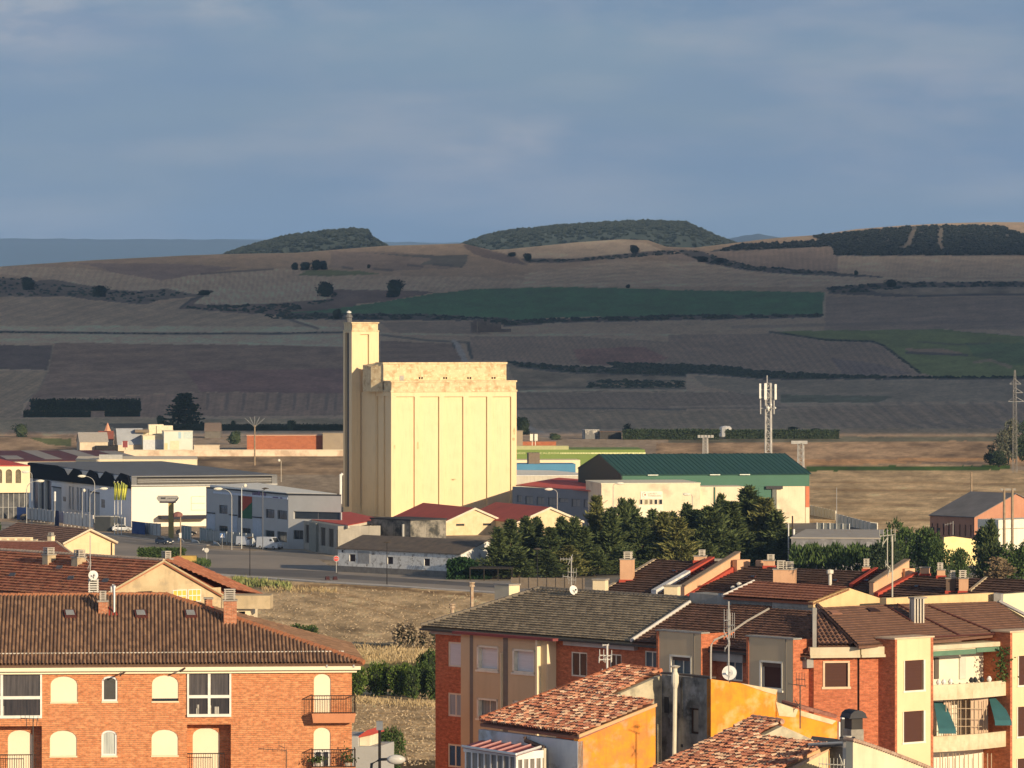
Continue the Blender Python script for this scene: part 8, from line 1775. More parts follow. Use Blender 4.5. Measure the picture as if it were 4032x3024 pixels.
A_ = wr_.p(-.3,ze-.05,.4);B_ = wr_.p(t1/2,ze+4.6,.4);C_ = wr_.p(t1+.3,ze-.05,.4);bk = w_.u*(t0-.5)
gsh = M('grey corrugated roof',(.20,.19,.185),c2=(.14,.135,.13),scale=.25,bump=.3,bscale=1.5)
mm = MB();mm.hexa([A_,B_,B_+bk,A_+bk],[p+up*.15 for p in (A_,B_,B_+bk,A_+bk)]);mm.hexa([B_,C_,C_+bk,B_+bk],[p+up*.151 for p in (B_,C_,C_+bk,B_+bk)]);mm.build('roof',gsh,o)
w2 = wl('E',2045,1180,-38,958);t1 = span(w2,'E',2500,1100);z1,zm_ = w2.hit('E',2045,992)[1],w2.hit('E',2045,1050)[1]
o = thing('white_gate_shed','white panelled shed wall in front of the brick barn','shed',base(w2,0));blk(o,'upper_panel',M('ivory panel',(.84,.80,.66)),w2,0,t1,-6,0,zm_,z1);blk(o,'lower_panel',M('ribbed ivory panel',(.84,.80,.66),c2=(.72,.68,.55),stretch=(2.5,.05,1)),w2,0,t1,-6,.05,0,zm_-.1)
w2 = wl('E',1665,1262,-30,858);t1 = span(w2,'E',1905,1150);P_ = lambda x,y:w2.p(*w2.hit('E',x,y));o = thing('yellow_wall','bright yellow sunlit wall glimpsed between the trees','wall',base(w2,0));mm = MB();mm.prism([P_(1680,1290),P_(1905,1290),P_(1905,1135),P_(1890,1118),P_(1750,1100),P_(1690,1105)],-w2.n*.4);mm.build('wall',M('bright yellow render',(.86,.72,.36),c2=(.8,.64,.3),scale=.5),o)
w2 = wl('E',690,1200,8,862);t1 = span(w2,'E',1275,1150);z1,z2 = w2.hit('E',690,1105)[1],w2.hit('E',900,1080)[1]
o = thing('concrete_platform','flat concrete roofed yard platform with mottled grey wall','platform',base(w2,0));blk(o,'wall',M('mottled grey wall',(.23,.23,.24),c2=(.15,.15,.16),scale=.4,c3=(.32,.32,.33),s3=.6),w2,0,t1,-1,0,0,z1-.2);blk(o,'deck',M('pale deck',(.46,.42,.35),c2=(.38,.34,.29),scale=.3),w2,-.2,t1+.1,-36,.2,z1-.2,z1)
def fence_run(name,label,f,pts,ytops,mat,post=None,cat='fence',ribs=0,group=None,lift=0,kerbm=None):
    P_ = [GZ(f,x,y,0) for x,y in pts];o = thing(name,label,cat,P_[0],group);n = 0
    for i in range(len(P_)-1):
        a,b = P_[i],P_[i+1];za,zb_ = PT(f,*[pts[i][0],ytops[i]],a.y).z,PT(f,pts[i+1][0],ytops[i+1],b.y).z;d = (b-a).normalized();nn = Vector((d.y,-d.x,0));mm = MB()
        mm.hexa([a+up*lift,b+up*lift,b+up*lift-nn*.06,a+up*lift-nn*.06],[a+up*za,b+up*zb_,b+up*zb_-nn*.06,a+up*za-nn*.06]);pn = mm.build('panel',mat,o)
        for k in range(ribs+1 if ribs else 0):c = a.lerp(b,k/ribs);MB().box((c.x+nn.x*.08,c.y+nn.y*.08),.13,.12,lift*.2,za+(zb_-za)*k/ribs+.05).build('post',post or mat,o)
    return o
ribw = M('ribbed white sheet',(.80,.78,.70),c2=(.55,.54,.50),stretch=(1.6,.03,1),mixlo=.45,mixhi=.55)
fence_run('sheet_fence','left half of the receding white ribbed fence behind the green warehouse','E',[(817,960),(983,992)],[896,932],ribw,group='white ribbed fences',ribs=9,post=M('ivory panel',(.84,.8,.66)))
fence_run('sheet_fence','right half of the receding white ribbed fence with square end','E',[(985,1020),(1212,1062),(1255,1068)],[950,1008,1012],ribw,group='white ribbed fences',ribs=9,post=M('ivory panel',(.84,.8,.66)))
fence_run('glass_railing','pale see-through railing on the concrete yard','E',[(860,1057),(1072,1064)],[1010,1017],M('pale mesh',(.40,.42,.38),c2=(.3,.31,.28),stretch=(3,.3,1)),whitep,ribs=5)
# ---------------------------------------------------------------- roadside fences at the left
mesh = M('grey mesh',(.52,.53,.52),c2=(.36,.38,.38),stretch=(2,.2,1),rough=.7);blue = M('blue sheet',(.03,.07,.22),c2=(.025,.055,.17),scale=.4);navy = M('navy sheet',(.015,.02,.08))
fence_run('mesh_fence','grey mesh fence under the cream hall at the left edge','A',[(-60,945),(48,958),(145,975)],[840,855,870],mesh,metal_g,ribs=3,group='roadside fences',lift=.4)
fence_run('blue_skip','blue skip between two stretches of mesh fence','A',[(147,985),(232,988)],[876,880],blue,cat='skip')
fence_run('mesh_fence','grey mesh fence in front of the black entrance columns','A',[(234,1000),(360,1012),(478,1030)],[880,892,912],mesh,metal_g,ribs=4,group='roadside fences',lift=.5)
fence_run('navy_panel','navy blue panel beside the white ribbed boundary fence','A',[(480,1038),(512,1042)],[905,912],navy,cat='panel');fence_run('lilac_panel','lilac grey panel left of the white ribbed boundary fence','A',[(512,1025),(558,1030)],[918,922],M('lilac panel',(.26,.28,.42)),cat='panel',lift=.4)
fence_run('slat_fence','white ribbed boundary fence before the tall slot windows','A',[(558,1042),(690,1060),(815,1078)],[920,930,948],M('beige slats',(.78,.72,.64),c2=(.66,.61,.54),scale=1),M('pinkish white post',(.82,.78,.74)),ribs=4,group='roadside fences',lift=.5)
w2 = wl('A',826,1090,30,1050);r = rect(w2,'A',826,960,962,1085);o = thing('transformer_box','large dark grey cabinet behind the boundary fence','cabinet',base(w2,0));blk(o,'body',M('dark grey cabinet',(.08,.085,.085),c2=(.06,.065,.065),scale=.5),w2,0,r[1],-3,0,0,r[3]);blk(o,'lid',M('pale lid',(.45,.45,.42)),w2,-.1,r[1]+.1,-3.1,.1,r[3],r[3]+.15)
fence_run('slat_fence','short white ribbed fence right of the dark grey cabinet','A',[(970,1080),(1090,1090)],[955,968],M('white slats',(.85,.83,.77),c2=(.45,.45,.43),stretch=(1.5,.05,1)),whitep,ribs=5,group='roadside fences')
fence_run('blue_container','dark blue container at the corner of the sunlit white hall','A',[(1148,1105),(1262,1118)],[998,1012],blue,cat='container')
fence_run('mesh_fence','pale mesh fence under the white hall front','A',[(1264,1112),(1400,1128)],[1012,1022],mesh,metal_g,ribs=4,group='roadside fences')
fence_run('glass_fence','greenish white glass panels near the wooden pole','A',[(1585,1150),(1665,1162)],[1036,1045],M('greenish glass',(.28,.34,.32),c2=(.2,.26,.25),scale=.5),whitep,ribs=3,cat='panel')
fence_run('glass_fence','grey green glazed panels left of the pedestrian sign','A',[(1745,1165),(1848,1178)],[1056,1070],M('greenish glass',(.28,.34,.32)),M('pale green frame',(.5,.56,.52)),ribs=4,cat='panel')
fence_run('mesh_fence','long grey mesh fence in front of the grey office','B',[(200,1180),(430,1208),(655,1225)],[1075,1092,1110],M('dark mesh',(.20,.23,.24),c2=(.34,.37,.38),stretch=(2,.2,1)),M('white post',(.62,.66,.66)),ribs=4,group='roadside fences',lift=.6)
for (a,b,lab) in ((120,195,'first low white kerb block by the road bend'),(312,372,'second low white kerb block before the pedestrian sign'),(1,60,'low white kerb block left of the wooden pole')):
    p,q_ = GZ('B',a,1172+a*.1,0),GZ('B',b,1180+b*.1,0);mm = MB();mm.hexa([p,q_,q_+Vector((0,.8,0)),p+Vector((0,.8,0))],[v+up*.7 for v in (p,q_+Vector((-.6,0,0)),q_+Vector((-.6,.8,0)),p+Vector((0,.8,0)))]);tag(mm.build('kerb_block',M('white kerb',(.58,.62,.64))),lab,'kerb block')
# ---------------------------------------------------------------- poles, lamps, masts
def pole_lamp(label,f,x,yb,yt,arm=0,D_=None,r=.09,mat=metal_g,head='cobra',group='street lamps'):
    g = GZ(f,x,yb,0) if D_ is None else Vector((ray(f,x,yb)[0]*D_,D_,land(0,D_)));top = PT(f,x,yt,g.y);s_ = FR[f][2]/3.9375/FPX*g.y
    o = thing('street_lamp',label,'street lamp',g,group);mm = MB();a = arm*s_;H_ = top.z
    if arm:pts = [g,Vector((g.x,g.y,H_-abs(a)*.8))]+[Vector((g.x+a*(1-math.cos(k*.3927)),g.y,H_-abs(a)*.8+abs(a)*.8*math.sin(k*.3927))) for k in range(1,5)]
    else:pts = [g,Vector((g.x,g.y,H_))]
    mm.tube(pts,r,7,r*.6);mm.build('pole',mat,o);e_ = pts[-1];mm = MB()
    if head == 'cobra':mm.blob((e_.x+(1 if a >= 0 else -1)*.7,e_.y,e_.z),.95,.4,.3,1,.03,8,5)
    elif head == 'flat':mm.lathe((e_.x,e_.y,e_.z),[(.2,0),(.75,.12),(.7,.2),(.1,.35)],9)
    else:mm.blob((e_.x,e_.y,e_.z),.4,.4,.4,1,.03,8,5)
    mm.build('lamp_head',M('lamp head',(.85,.83,.70)) if head != 'flat' else M('dark lamp head',(.10,.08,.06)),o);return o
pole_lamp('curved street lamp in front of the cream hall corner','A',278,1028,572,-30,head='cobra');pole_lamp('street lamp at the left of the black entrance, head facing right','A',232,1120,650,90,r=.1)
pole_lamp('curved street lamp before the slot windows, head facing left','A',824,1075,608,-85);pole_lamp('curved lamp just left of the ribbed fence end, head facing right','A',782,1085,716,95)
pole_lamp('short straight lamp with tall white tube','A',716,1070,732,18,head='ball');pole_lamp('curved street lamp before the grey office, head facing left','B',470,1250,718,-88);pole_lamp('tall dark grey lamp near the white van','B',740,1250,722,22,head='flat',mat=M('slate pole',(.14,.15,.17)))
pole_lamp('white lamp pole among the flag banners','B',556,1240,690,30,head='ball',mat=M('white post',(.62,.66,.66)))
pole_lamp('lamp standing in the dry field behind the grey hall','B',900,682,470,-18,head='ball',D_=1390,mat=M('pale pole',(.6,.55,.45)));
blackp = M('black pole',(.02,.018,.018));pole_lamp('black lamp post on the kerb left of the stop sign','B',628,1484,1150,0,head='flat',mat=blackp);pole_lamp('black lamp post before the shabby white warehouse','B',1822,1558,1190,0,head='flat',mat=blackp);pole_lamp('black lamp post in front of the conifers','D',366,1582,1250,0,head='flat',mat=blackp)
pole_lamp('curved lamp in front of the crescent sign hall left part','D',1027,1000,672,30,D_=1030,head='cobra');pole_lamp('curved lamp in front of the sign hall right part','D',1716,1000,766,-22,D_=1030);pole_lamp('lamp in front of the blue grey office','D',540,960,722,-45,D_=1030)
for i,(x,yb,yt,lab) in enumerate(((478,1040,742,'white pole with bright top half before the entrance columns'),)):
    g = GZ('A',x,yb,0);top = PT('A',x,yt,g.y);o = thing('marker_pole',lab,'pole',g);mm = MB();mm.tube([g,Vector((g.x,g.y,top.z*.72))],.1,6);mm.build('pole',metal_g,o);mm = MB();mm.tube([Vector((g.x,g.y,top.z*.72)),Vector((g.x,g.y,top.z))],.24,8);mm.build('reflective_sleeve',whitep,o)
def plain_pole(name,label,cat,f,x,yb,yt,D_=None,r=.15,mat=None,r2=None):
    g = GP(f,x,yb) if D_ is None else Vector((ray(f,x,yb)[0]*D_,D_,land(0,D_)));top = PT(f,x,yt,g.y);o = thing(name,label,cat,g);mm = MB();mm.tube([g,Vector((g.x,g.y,top.z))],r,7,r2 or r*.7);mm.build('pole',mat or M('weathered wood',(.34,.26,.17),c2=(.24,.18,.12),scale=1),o);return o,g,top
o,g,t = plain_pole('utility_pole','wooden pole with a rusty lamp on top beside the road','utility pole','A',1572,1392,945,r=.16);mm = MB();mm.lathe((t.x-.5,t.y,t.z-.3),[(.9,0),(.9,.5),(.5,.8),(.1,.9)],8);mm.build('lamp',M('rusty lamp',(.26,.12,.10)),o);mm = MB();mm.box((t.x,t.y-.2),.4,.2,t.z*.55,t.z*.65);mm.build('plate',whitep,o)
o,g,t = plain_pole('utility_pole','wooden pole with fan shaped insulator top in the dry field','utility pole','B',670,480,165,1560,.3);mm = MB()
for k in (-2,-1,0,1,2):mm.tube([t-up*.6,t+Vector((k*1.6,0,3.0-abs(k)*.35))],.06,4)
mm.build('bracket',metal_g,o)
plain_pole('utility_pole','bare wooden pole behind the barn','utility pole','E',1868,835,680,1180,.3);plain_pole('utility_pole','thin leaning cream pole in the stubble','utility pole','E',1126,838,785,1330,.12)
plain_pole('thin_mast','thin metal mast between the two white ribbed fences','mast','E',987,1062,780,985,.08,metal_g);o,g,t = plain_pole('twin_pole','heavy double wooden pole in front of the white gate','utility pole','E',2082,1180,785,945,.32);mm = MB();mm.tube([g+Vector((1.6,0,0)),Vector((g.x+1.6,g.y,t.z))],.28,7);mm.build('pole',M('weathered wood',(.34,.26,.17)),o);mm = MB();mm.box((t.x+.8,t.y),3,.3,t.z-.4,t.z);mm.build('crossbar',conc,o)
plain_pole('dark_post','dark post standing on the concrete yard','post','E',698,1080,965,880,.2,M('dark wood post',(.06,.04,.03)));plain_pole('white_bollard','short white post beside the dark post','bollard','E',707,1082,1052,878,.3,whitep);plain_pole('white_bollard','taller grey white post left of the dark post','bollard','E',672,1078,1015,882,.16,whitep)
g = GZ('A',0,1000,0)
# entrance flags
for i,(x,xf0,xf1,lab) in enumerate(((998,992,1025,'leftmost flagpole with limp yellow green flag'),(1027,1020,1062,'middle flagpole with limp yellow green flag'),(1057,1056,1116,'rightmost flagpole with broad limp yellow green flag'))):
    g = GZ('A',x,1062,0);D_ = 1030;g = Vector((ray('A',x,1000)[0]*D_,D_,0));zt_ = PT('A',x,650,D_).z;o = thing('flagpole',lab,'flagpole',g,'flagpoles by the zigzag hall');mm = MB();mm.tube([g,g+up*zt_],.09,6,.05);mm.build('pole',whitep,o)
    a,b = PT('A',xf0,655,D_-.2),PT('A',xf1,812,D_-.2);mm = MB();n = 8;vs = [];q = random.Random(i)
    for j in range(7):
        for k in range(n+1):f_ = k/n;vs.append((a.x+(b.x-a.x)*f_*(1-.06*j),a.y+.25*math.sin(k*1.9+j*.3),a.z+(b.z-a.z)*j/6-.15*f_*(j > 0)+(-.9*f_ if j == 0 else 0)))
    mm.add(vs,[[j*(n+1)+k,j*(n+1)+k+1,(j+1)*(n+1)+k+1,(j+1)*(n+1)+k] for j in range(6) for k in range(n)]);mm.build('flag',M('yellow green flag',(.62,.62,.12),c2=(.30,.34,.08),scale=.6,mixlo=.45,mixhi=.55),o,fix=False)
# totem sign
D_ = 1015;w2 = wl('A',1365,800,0,D_);r = rect(w2,'A',1365,778,1555,835);p0 = rect(w2,'A',1467,835,1512,1015);o = thing('totem_sign','pillar sign with a rounded wide panel and ochre column','sign',base(w2,(p0[0]+p0[1])/2))
mm = MB();pr_ = [(r[0],r[2]+.8),(r[0]+.4,r[2]+.2),(r[1]-.4,r[2]+.2),(r[1],r[2]+.8),(r[1],r[3]-.4),(r[1]-.3,r[3]),(r[0]+.3,r[3]),(r[0],r[3]-.4)];mm.prism([w2.p(a,b,.5) for a,b in pr_],-w2.n*1.0);mm.build('panel',M('grey sign box',(.34,.33,.31)),o)
blk(o,'panel_base',M('dark underside',(.04,.035,.05)),w2,r[0]+.6,r[1]-.6,-.45,.45,r[2]-.15,r[2]+.2);hh = r[3]-r[2];blk(o,'emblem',M('dark sign print',(.05,.055,.06)),w2,r[0]+.9,r[0]+1.9,.5,.54,r[2]+hh*.5,r[3]-.35)
mm = MB();x = r[0]+2.3;q = random.Random(1)
while x < r[1]-.6:wd = q.uniform(.25,.5);wbox(mm,w2,x,x+wd*.75,r[2]+hh*.55,r[3]-.5,.5,.54);x += wd
mm.build('lettering',M('dark sign print',(.05,.055,.06)),o);blk(o,'column',M('ochre column',(.42,.33,.12)),w2,p0[0],p0[1],-.5,.2,0,r[2]-.1)
# road signs
def sign_(name,label,f,x,yb,yt,build,cat='road sign'):
    g = GZ(f,x,yb,0);top = PT(f,x,yt,g.y);o = thing(name,label,cat,g);mm = MB();mm.tube([g,Vector((g.x,g.y,top.z-.3))],.07,6);mm.build('post',metal_g,o);build(o,Vector((g.x,g.y-.12,top.z-.55)));return o
def disc(o,c,R0,mat,nm='sign_plate',dy=0,n=14,th=.04):mm = MB();mm.lathe(c+Vector((0,-dy,0)),[(R0,0),(R0,th)],n,(0,-1,0));return mm.build(nm,mat,o)
def stop_(o,c):disc(o,c,.52,M('sign white',(.8,.8,.8)));disc(o,c,.48,M('sign red',(.65,.08,.06)),'sign_face',.05,8);text_mesh('STOP',Wall(c.x,c.y,0),-.33,.33,c.z-.11,c.z+.11,.12,M('sign white',(.8,.8,.8)),o)
sign_('stop_sign','red octagonal sign at the left corner of the shabby warehouse','B',1381,1450,1300,stop_)
def ped(o,c):
    mm = MB();mm.box((c.x,c.y),.95,.05,c.z-.5,c.z+.48);mm.build('sign_plate',M('blue sign',(.08,.16,.35)),o);mm = MB();mm.prism([c+Vector((-.4,-.04,-.38)),c+Vector((.4,-.04,-.38)),c+Vector((0,-.04,.38))],Vector((0,-.03,0)));mm.build('triangle',M('sign white',(.8,.8,.8)),o);mm = MB();mm.box((c.x,c.y-.08),.1,.03,c.z-.26,c.z+.06);mm.build('symbol',metal_d,o)
sign_('pedestrian_sign','square crossing sign with white triangle in front of the mesh fence','B',388,1245,1100,ped)
def rb(o,c):disc(o,c,.45,M('sign back',(.62,.60,.54)));mm = MB();mm.prism([c+Vector((-.9,.1,0)),c+Vector((-.3,.1,0)),c+Vector((-.55,.1,.5))],Vector((0,.05,0)));mm.build('second_plate',whitep,o)
sign_('round_sign','back of a round sign beside the road weeds','A',1800,1352,1228,rb)
for (x,lab) in ((1303,'left one of two small dark maroon blocks on the road edge'),(1370,'right one of two small dark maroon blocks on the road edge')):
    g = GZ('B',x,1512,0);mm = MB();mm.box((g.x,g.y),.8,.5,0,.62,.3,.8);tag(mm.build('barrier_block',M('maroon block',(.045,.012,.015))),lab,'barrier')
# clipped dark hedge by the road, yellow end panel, fence
hedge_box('hedge','dark round topped hedge just behind the nearest left roofs','A',1205,1600,1245,1350,3,1500,leafg)
g = GZ('A',1635,1385,0);mm = MB();mm.box((g.x,g.y),3.2,2,0,PT('A',1635,1300,g.y).z);tag(mm.build('yellow_bin',M('yellow bin',(.55,.38,.10),c2=(.42,.28,.08),scale=1)),'yellow box shaped bin at the end of the dark hedge','bin')
# vehicles
def vehicle(label,cat,name,L_,W_,prof,glassprof,bodym,wheel_r,loc,rz,roofh):
    o = proto(name,label,cat);mm = MB();n = len(prof)
    lo = [(x,-W_/2,z) for x,z in prof];ins = [(x*1.0,-W_/2+(.12 if z > roofh*.62 else 0),z) for x,z in prof];oth = [(x,W_/2-(.12 if z > roofh*.62 else 0),z) for x,z in prof]
    mm.add(ins+oth,[list(range(n))[::-1],list(range(n,2*n))]+[[i,(i+1) % n,n+(i+1) % n,n+i] for i in range(n)]);mm.build('body',bodym,o)
    for s in (-1,1):mm = MB();mm.prism([(x,s*(W_/2-.08),z) for x,z in glassprof],(0,s*.03,0));mm.build('side_window',glass,o)
    (x0,z0),(x1,z1) = glassprof[-1],glassprof[-2];xs = max(p[0] for p in glassprof);ix = [p for p in glassprof if p[0] == xs][0];tp = [p for p in glassprof if p[1] > roofh*.8];tx = max(tp)[0]
    mm = MB();mm.hexa([(xs+.14,-W_/2+.2,ix[1]),(xs+.14,W_/2-.2,ix[1]),(xs+.05,W_/2-.2,ix[1]),(xs+.05,-W_/2+.2,ix[1])],[(tx+.14,-W_/2+.25,roofh*.94),(tx+.14,W_/2-.25,roofh*.94),(tx+.05,W_/2-.25,roofh*.94),(tx+.05,-W_/2+.25,roofh*.94)]);mm.build('windscreen',glass,o)
    for sx_ in (-1,1):
        for s in (-1,1):
            c = Vector((sx_*L_*.31,s*(W_/2-.02),wheel_r));mm = MB();mm.lathe(c-Vector((0,s*.2,0)),[(wheel_r,0),(wheel_r,.22)],14,(0,s,0));wh_ = mm.build('wheel',M('tyre',(.015,.015,.016)),o);mm = MB();mm.lathe(c+Vector((0,s*.021,0)),[(wheel_r*.6,0),(wheel_r*.55,.02)],10,(0,s,0));mm.build('rim',metal_g,wh_)
    for s in (-1,1):mm = MB();mm.box((L_/2-.02,s*W_*.36),.12,.34,roofh*.40,roofh*.52);mm.build('headlight',M('headlight',(.75,.75,.72),rough=.2),o)
    mm = MB();mm.box((L_/2+.01,0),.06,.5,.42,.54);mm.build('number_plate',whitep,o);mm = MB();mm.box((L_/2-.02,0),.1,W_*.7,.18,.55);mm.build('bumper',metal_d,o)
    o.location = loc;o.rotation_euler.z = rz;return o
g = GZ('A',1428,1205,0)
vehicle('dark blue hatchback car driving on the road','car','car',4.3,1.8,[(-2.1,.3),(2.15,.3),(2.15,.75),(1.3,.95),(.65,1.45),(-1.2,1.5),(-1.95,1.1),(-2.1,.9)],[(-1.6,.98),(1.1,.95),(.6,1.38),(-1.15,1.42)],M('dark blue paint',(.02,.035,.065),rough=.3,spec=.6),.33,(g.x,g.y+1,.03),R(-52),1.5)
g = GZ('B',832,1218,0)
vehicle('white delivery van with dark windscreen parked before the grey office','van','van',5.6,2.0,[(-2.8,.35),(2.8,.35),(2.8,1.0),(2.0,1.25),(1.3,2.3),(.9,2.45),(-2.75,2.45)],[(.7,1.3),(1.85,1.25),(1.2,2.05),(.75,2.1)],M('white van paint',(.66,.70,.74),rough=.35,spec=.5),.36,(g.x,g.y-14,.03),R(-38),2.45)
g = GZ('B',610,1222,0)
vehicle('second white van half hidden behind the mesh fence posts','van','van',5.0,1.9,[(-2.5,.35),(2.5,.35),(2.5,1.0),(1.8,1.2),(1.1,2.0),(-2.45,2.0)],[(.5,1.15),(1.65,1.15),(1.05,1.8),(.55,1.85)],M('white van paint',(.66,.7,.74)),.34,(g.x,g.y+1,.03),R(-38),2.0)
g = GZ('A',1065,1085,0)
vehicle('silver car covered in reflections behind the ribbed fence','car','car',4.4,1.8,[(-2.1,.3),(2.15,.3),(2.15,.75),(1.3,.95),(.65,1.45),(-1.2,1.5),(-1.95,1.1),(-2.1,.9)],[(-1.6,.98),(1.1,.95),(.6,1.38),(-1.15,1.42)],M('silver paint',(.45,.48,.5),rough=.3,spec=.6),.33,(g.x,g.y-3,.03),R(15),1.5)
for i,(f,x,y,dy,rz_,lab) in enumerate((('A',530,900,0,20,'black car behind the lilac panel'),('A',645,905,0,20,'black van before the tall slot windows'),('A',760,935,0,15,'dark car before the last pair of slot windows'),('A',1620,1010,0,0,'dark car under the navy canopy'),('A',258,870,0,40,'dark car with a pale panel beside the blue skip'))):
    D_ = 1100-i*6 if i < 3 else (1028 if i == 3 else 1110);p = Vector((ray(f,x,y)[0]*D_,D_,0));big = 1.35 if i == 1 else 1
    vehicle(lab,'car','car',4.4,1.8,[(-2.1,.3),(2.15,.3),(2.15,.75*big),(1.3,.95*big),(.65,1.45*big),(-1.2,1.5*big),(-1.95,1.1*big),(-2.1,.9)],[(-1.6,.98*big),(1.1,.95*big),(.6,1.38*big),(-1.15,1.42*big)],M('black paint',(.012,.013,.016),rough=.3,spec=.6),.33,p,R(rz_),1.5*big)
# lattice structures
def lattice(root,name,c,w0,w1,h,n,r,mat,rot=.3):
    mm = MB();cs = [(math.cos(rot+k*math.pi/2),math.sin(rot+k*math.pi/2)) for k in range(4)];lv = lambda i:[Vector((c.x+a*(w0+(w1-w0)*i/n)*.7,c.y+b*(w0+(w1-w0)*i/n)*.7,c.z+h*i/n)) for a,b in cs]
    for i in range(n):
        A_,B_ = lv(i),lv(i+1)
        for k in range(4):mm.tube([A_[k],B_[k]],r,4);mm.tube([A_[k],B_[(k+1) % 4]] if (i+k) % 2 else [A_[(k+1) % 4],B_[k]],r*.6,3);mm.tube([B_[k],B_[(k+1) % 4]],r*.6,3)
    return mm.build(name,mat,root,fix=False)
dgal = M('dull galvanised lattice',(.24,.235,.22));gal = M('galvanised lattice',(.50,.49,.46),rough=.6);D_ = 1175;c = PT('E',540,560,D_);c.z = 0;ht = PT('E',540,98,D_).z;o = thing('telecom_mast','lattice telecom mast with white panel antennas above the green warehouse','mast',c);s_ = .6022/3.9375/FPX*D_
lattice(o,'lattice',c,52*s_/1.3,42*s_/1.3,ht,20,.16,gal,.55);mm = MB();mm.tube([Vector((c.x-8*s_,c.y,ht-1)),Vector((c.x-8*s_,c.y,PT('E',531,47,D_).z))],.12,5);mm.build('lightning_rod',gal,o)
for (x,y0,y1,wd) in ((487,100,198,12),(522,98,205,17),(588,104,205,14)):a,b = PT('E',x,y0,D_-1.5),PT('E',x,y1,D_-1.5);mm = MB();mm.box((a.x,a.y),wd*s_,.5,b.z,a.z);mm.build('panel_antenna',M('antenna white',(.85,.85,.78)),o)
for (x,y,rr) in ((538,260,11),(556,240,8),(584,259,7),(541,275,6)):a = PT('E',x,y,D_-2);mm = MB();mm.lathe(a,[(rr*s_,0),(rr*s_,.5),(rr*s_*.3,.8)],12,(0,-1,0));mm.build('dish_antenna',M('antenna white',(.85,.85,.78)),o)
mm = MB()
for (x0,x1,y) in ((480,590,140),(480,595,190),(490,585,262)):mm.tube([PT('E',x0,y,D_-1),PT('E',x1,y,D_-1)],.1,4)
for x in (489,577):mm.tube([PT('E',x,205,D_-1),PT('E',x,300,D_-1)],.15,5)
mm.build('mount_frame',gal,o)
g = Vector((ray('E',2152,680)[0]*1480,1480,0));zt_ = PT('E',2152,12,1480).z;s_ = .6022/3.9375/FPX*1480;o = thing('electric_pylon','tall lattice power pylon with short crossarms at the right edge','pylon',g)
lattice(o,'lattice',g,36*s_/1.3,22*s_/1.3,zt_*.86,22,.06,dgal,.4);lattice(o,'peak',g+up*zt_*.86,22*s_/1.3,.3,zt_*.14,4,.06,dgal,.4);mm = MB()
for (y,x0,x1) in ((103,2118,2192),(160,2140,2205),(217,2108,2212)):z_ = PT('E',2152,y,1480).z;a,b = PT('E',x0,y,1480),PT('E',x1,y,1480);mm.tube([a,b],.07,4);mm.tube([a,Vector((g.x,g.y,z_+1.6))],.05,3);mm.tube([b,Vector((g.x,g.y,z_+1.6))],.05,3)
mm.build('crossarm',gal,o)
for (f,x,yb,yt,x0,x1,DD,lab) in (('D',1830,420,268,1775,1890,1640,'lattice floodlight mast behind the green warehouse ridge'),('E',752,605,490,700,785,1330,'floodlight mast beside the right end of the green roof')):
    g = Vector((ray(f,x,yb)[0]*DD,DD,0));zt_ = PT(f,x,yt,DD).z;o = thing('floodlight_mast',lab,'mast',g,'floodlight masts');lattice(o,'lattice',g,1.6,1.4,zt_,14,.13,gal,.5);mm = MB();a,b = PT(f,x0,yt,DD),PT(f,x1,yt,DD);mm.tube([a,b],.25,5);mm.build('crossbar',gal,o)
    for k in range(5):p = a.lerp(b,k/4);mm = MB();mm.box((p.x,p.y-.4),.9,.5,p.z-.2,p.z+.7);mm.build('floodlight',metal_g,o)
for (x,lab) in ((322,'left of the two bright lights over the red brick building'),(350,'right of the two bright lights over the red brick building')):
    p = PT('D',x,270,1700);mm = MB();mm.box((p.x,p.y),1.6,.6,p.z-1.2,p.z+1.2);mm.box((p.x,p.y+.2),.2,.2,0,p.z-1.2);tag(mm.build('floodlight',M('lamp head',(.85,.83,.7))),lab,'floodlight')
# ---------------------------------------------------------------- aerials and dishes on the near roofs
def aerial(label,f,x,yb,yt,D_,arms,r=.035,mat=None,name='tv_aerial'):
    b,t = PT(f,x,yb,D_),PT(f,x,yt,D_);o = thing(name,label,'tv aerial',b);mt = mat or M('aerial metal',(.40,.39,.36),rough=.5);mm = MB();mm.tube([b,t],r,6);mm.build('mast',mt,o)
    for (xa,ya,xb,yb_,n,ln) in arms:
        A_,B_ = PT(f,xa,ya,D_),PT(f,xb,yb_,D_);mm = MB();mm.tube([A_,B_],r*.6,4)
        for k in range(n):c = A_.lerp(B_,k/max(1,n-1));mm.tube([c-up*ln/2,c+up*ln/2],r*.35,4);mm.tube([c-Vector((0,ln/2,0)),c+Vector((0,ln/2,0))],r*.35,4)
        mm.build('antenna',mt,o)
    return o
def dish(label,f,x,y,D_,rx,aim,mat=None):
    p = PT(f,x,y,D_);s_ = FR[f][2]/3.9375/FPX*D_;o = thing('satellite_dish',label,'satellite dish',p);a = Vector(aim).normalized();mm = MB();R0 = rx*s_;mm.lathe(p,[(R0*.1,-.02),(R0*.6,.05),(R0*.97,R0*.24),(R0,R0*.26),(R0*.93,R0*.24),(R0*.5,.09),(.01,.03)],20,a);mm.build('reflector',mat or M('dish white',(.74,.73,.68),rough=.5),o,smooth=False)
    mm = MB();tip = p+a*R0*.9-up*R0*.1;mm.tube([p-up*R0*.9+a*R0*.2,tip],.02,4);mm.tube([tip,tip+a*.08],.05,6);mm.build('feed_arm',metal_d,o);mm = MB();mm.tube([p-a*.02,p-a*.15-up*.3,p-a*.15-up*R0*1.2],.03,5);mm.build('bracket',metal_d,o);return o
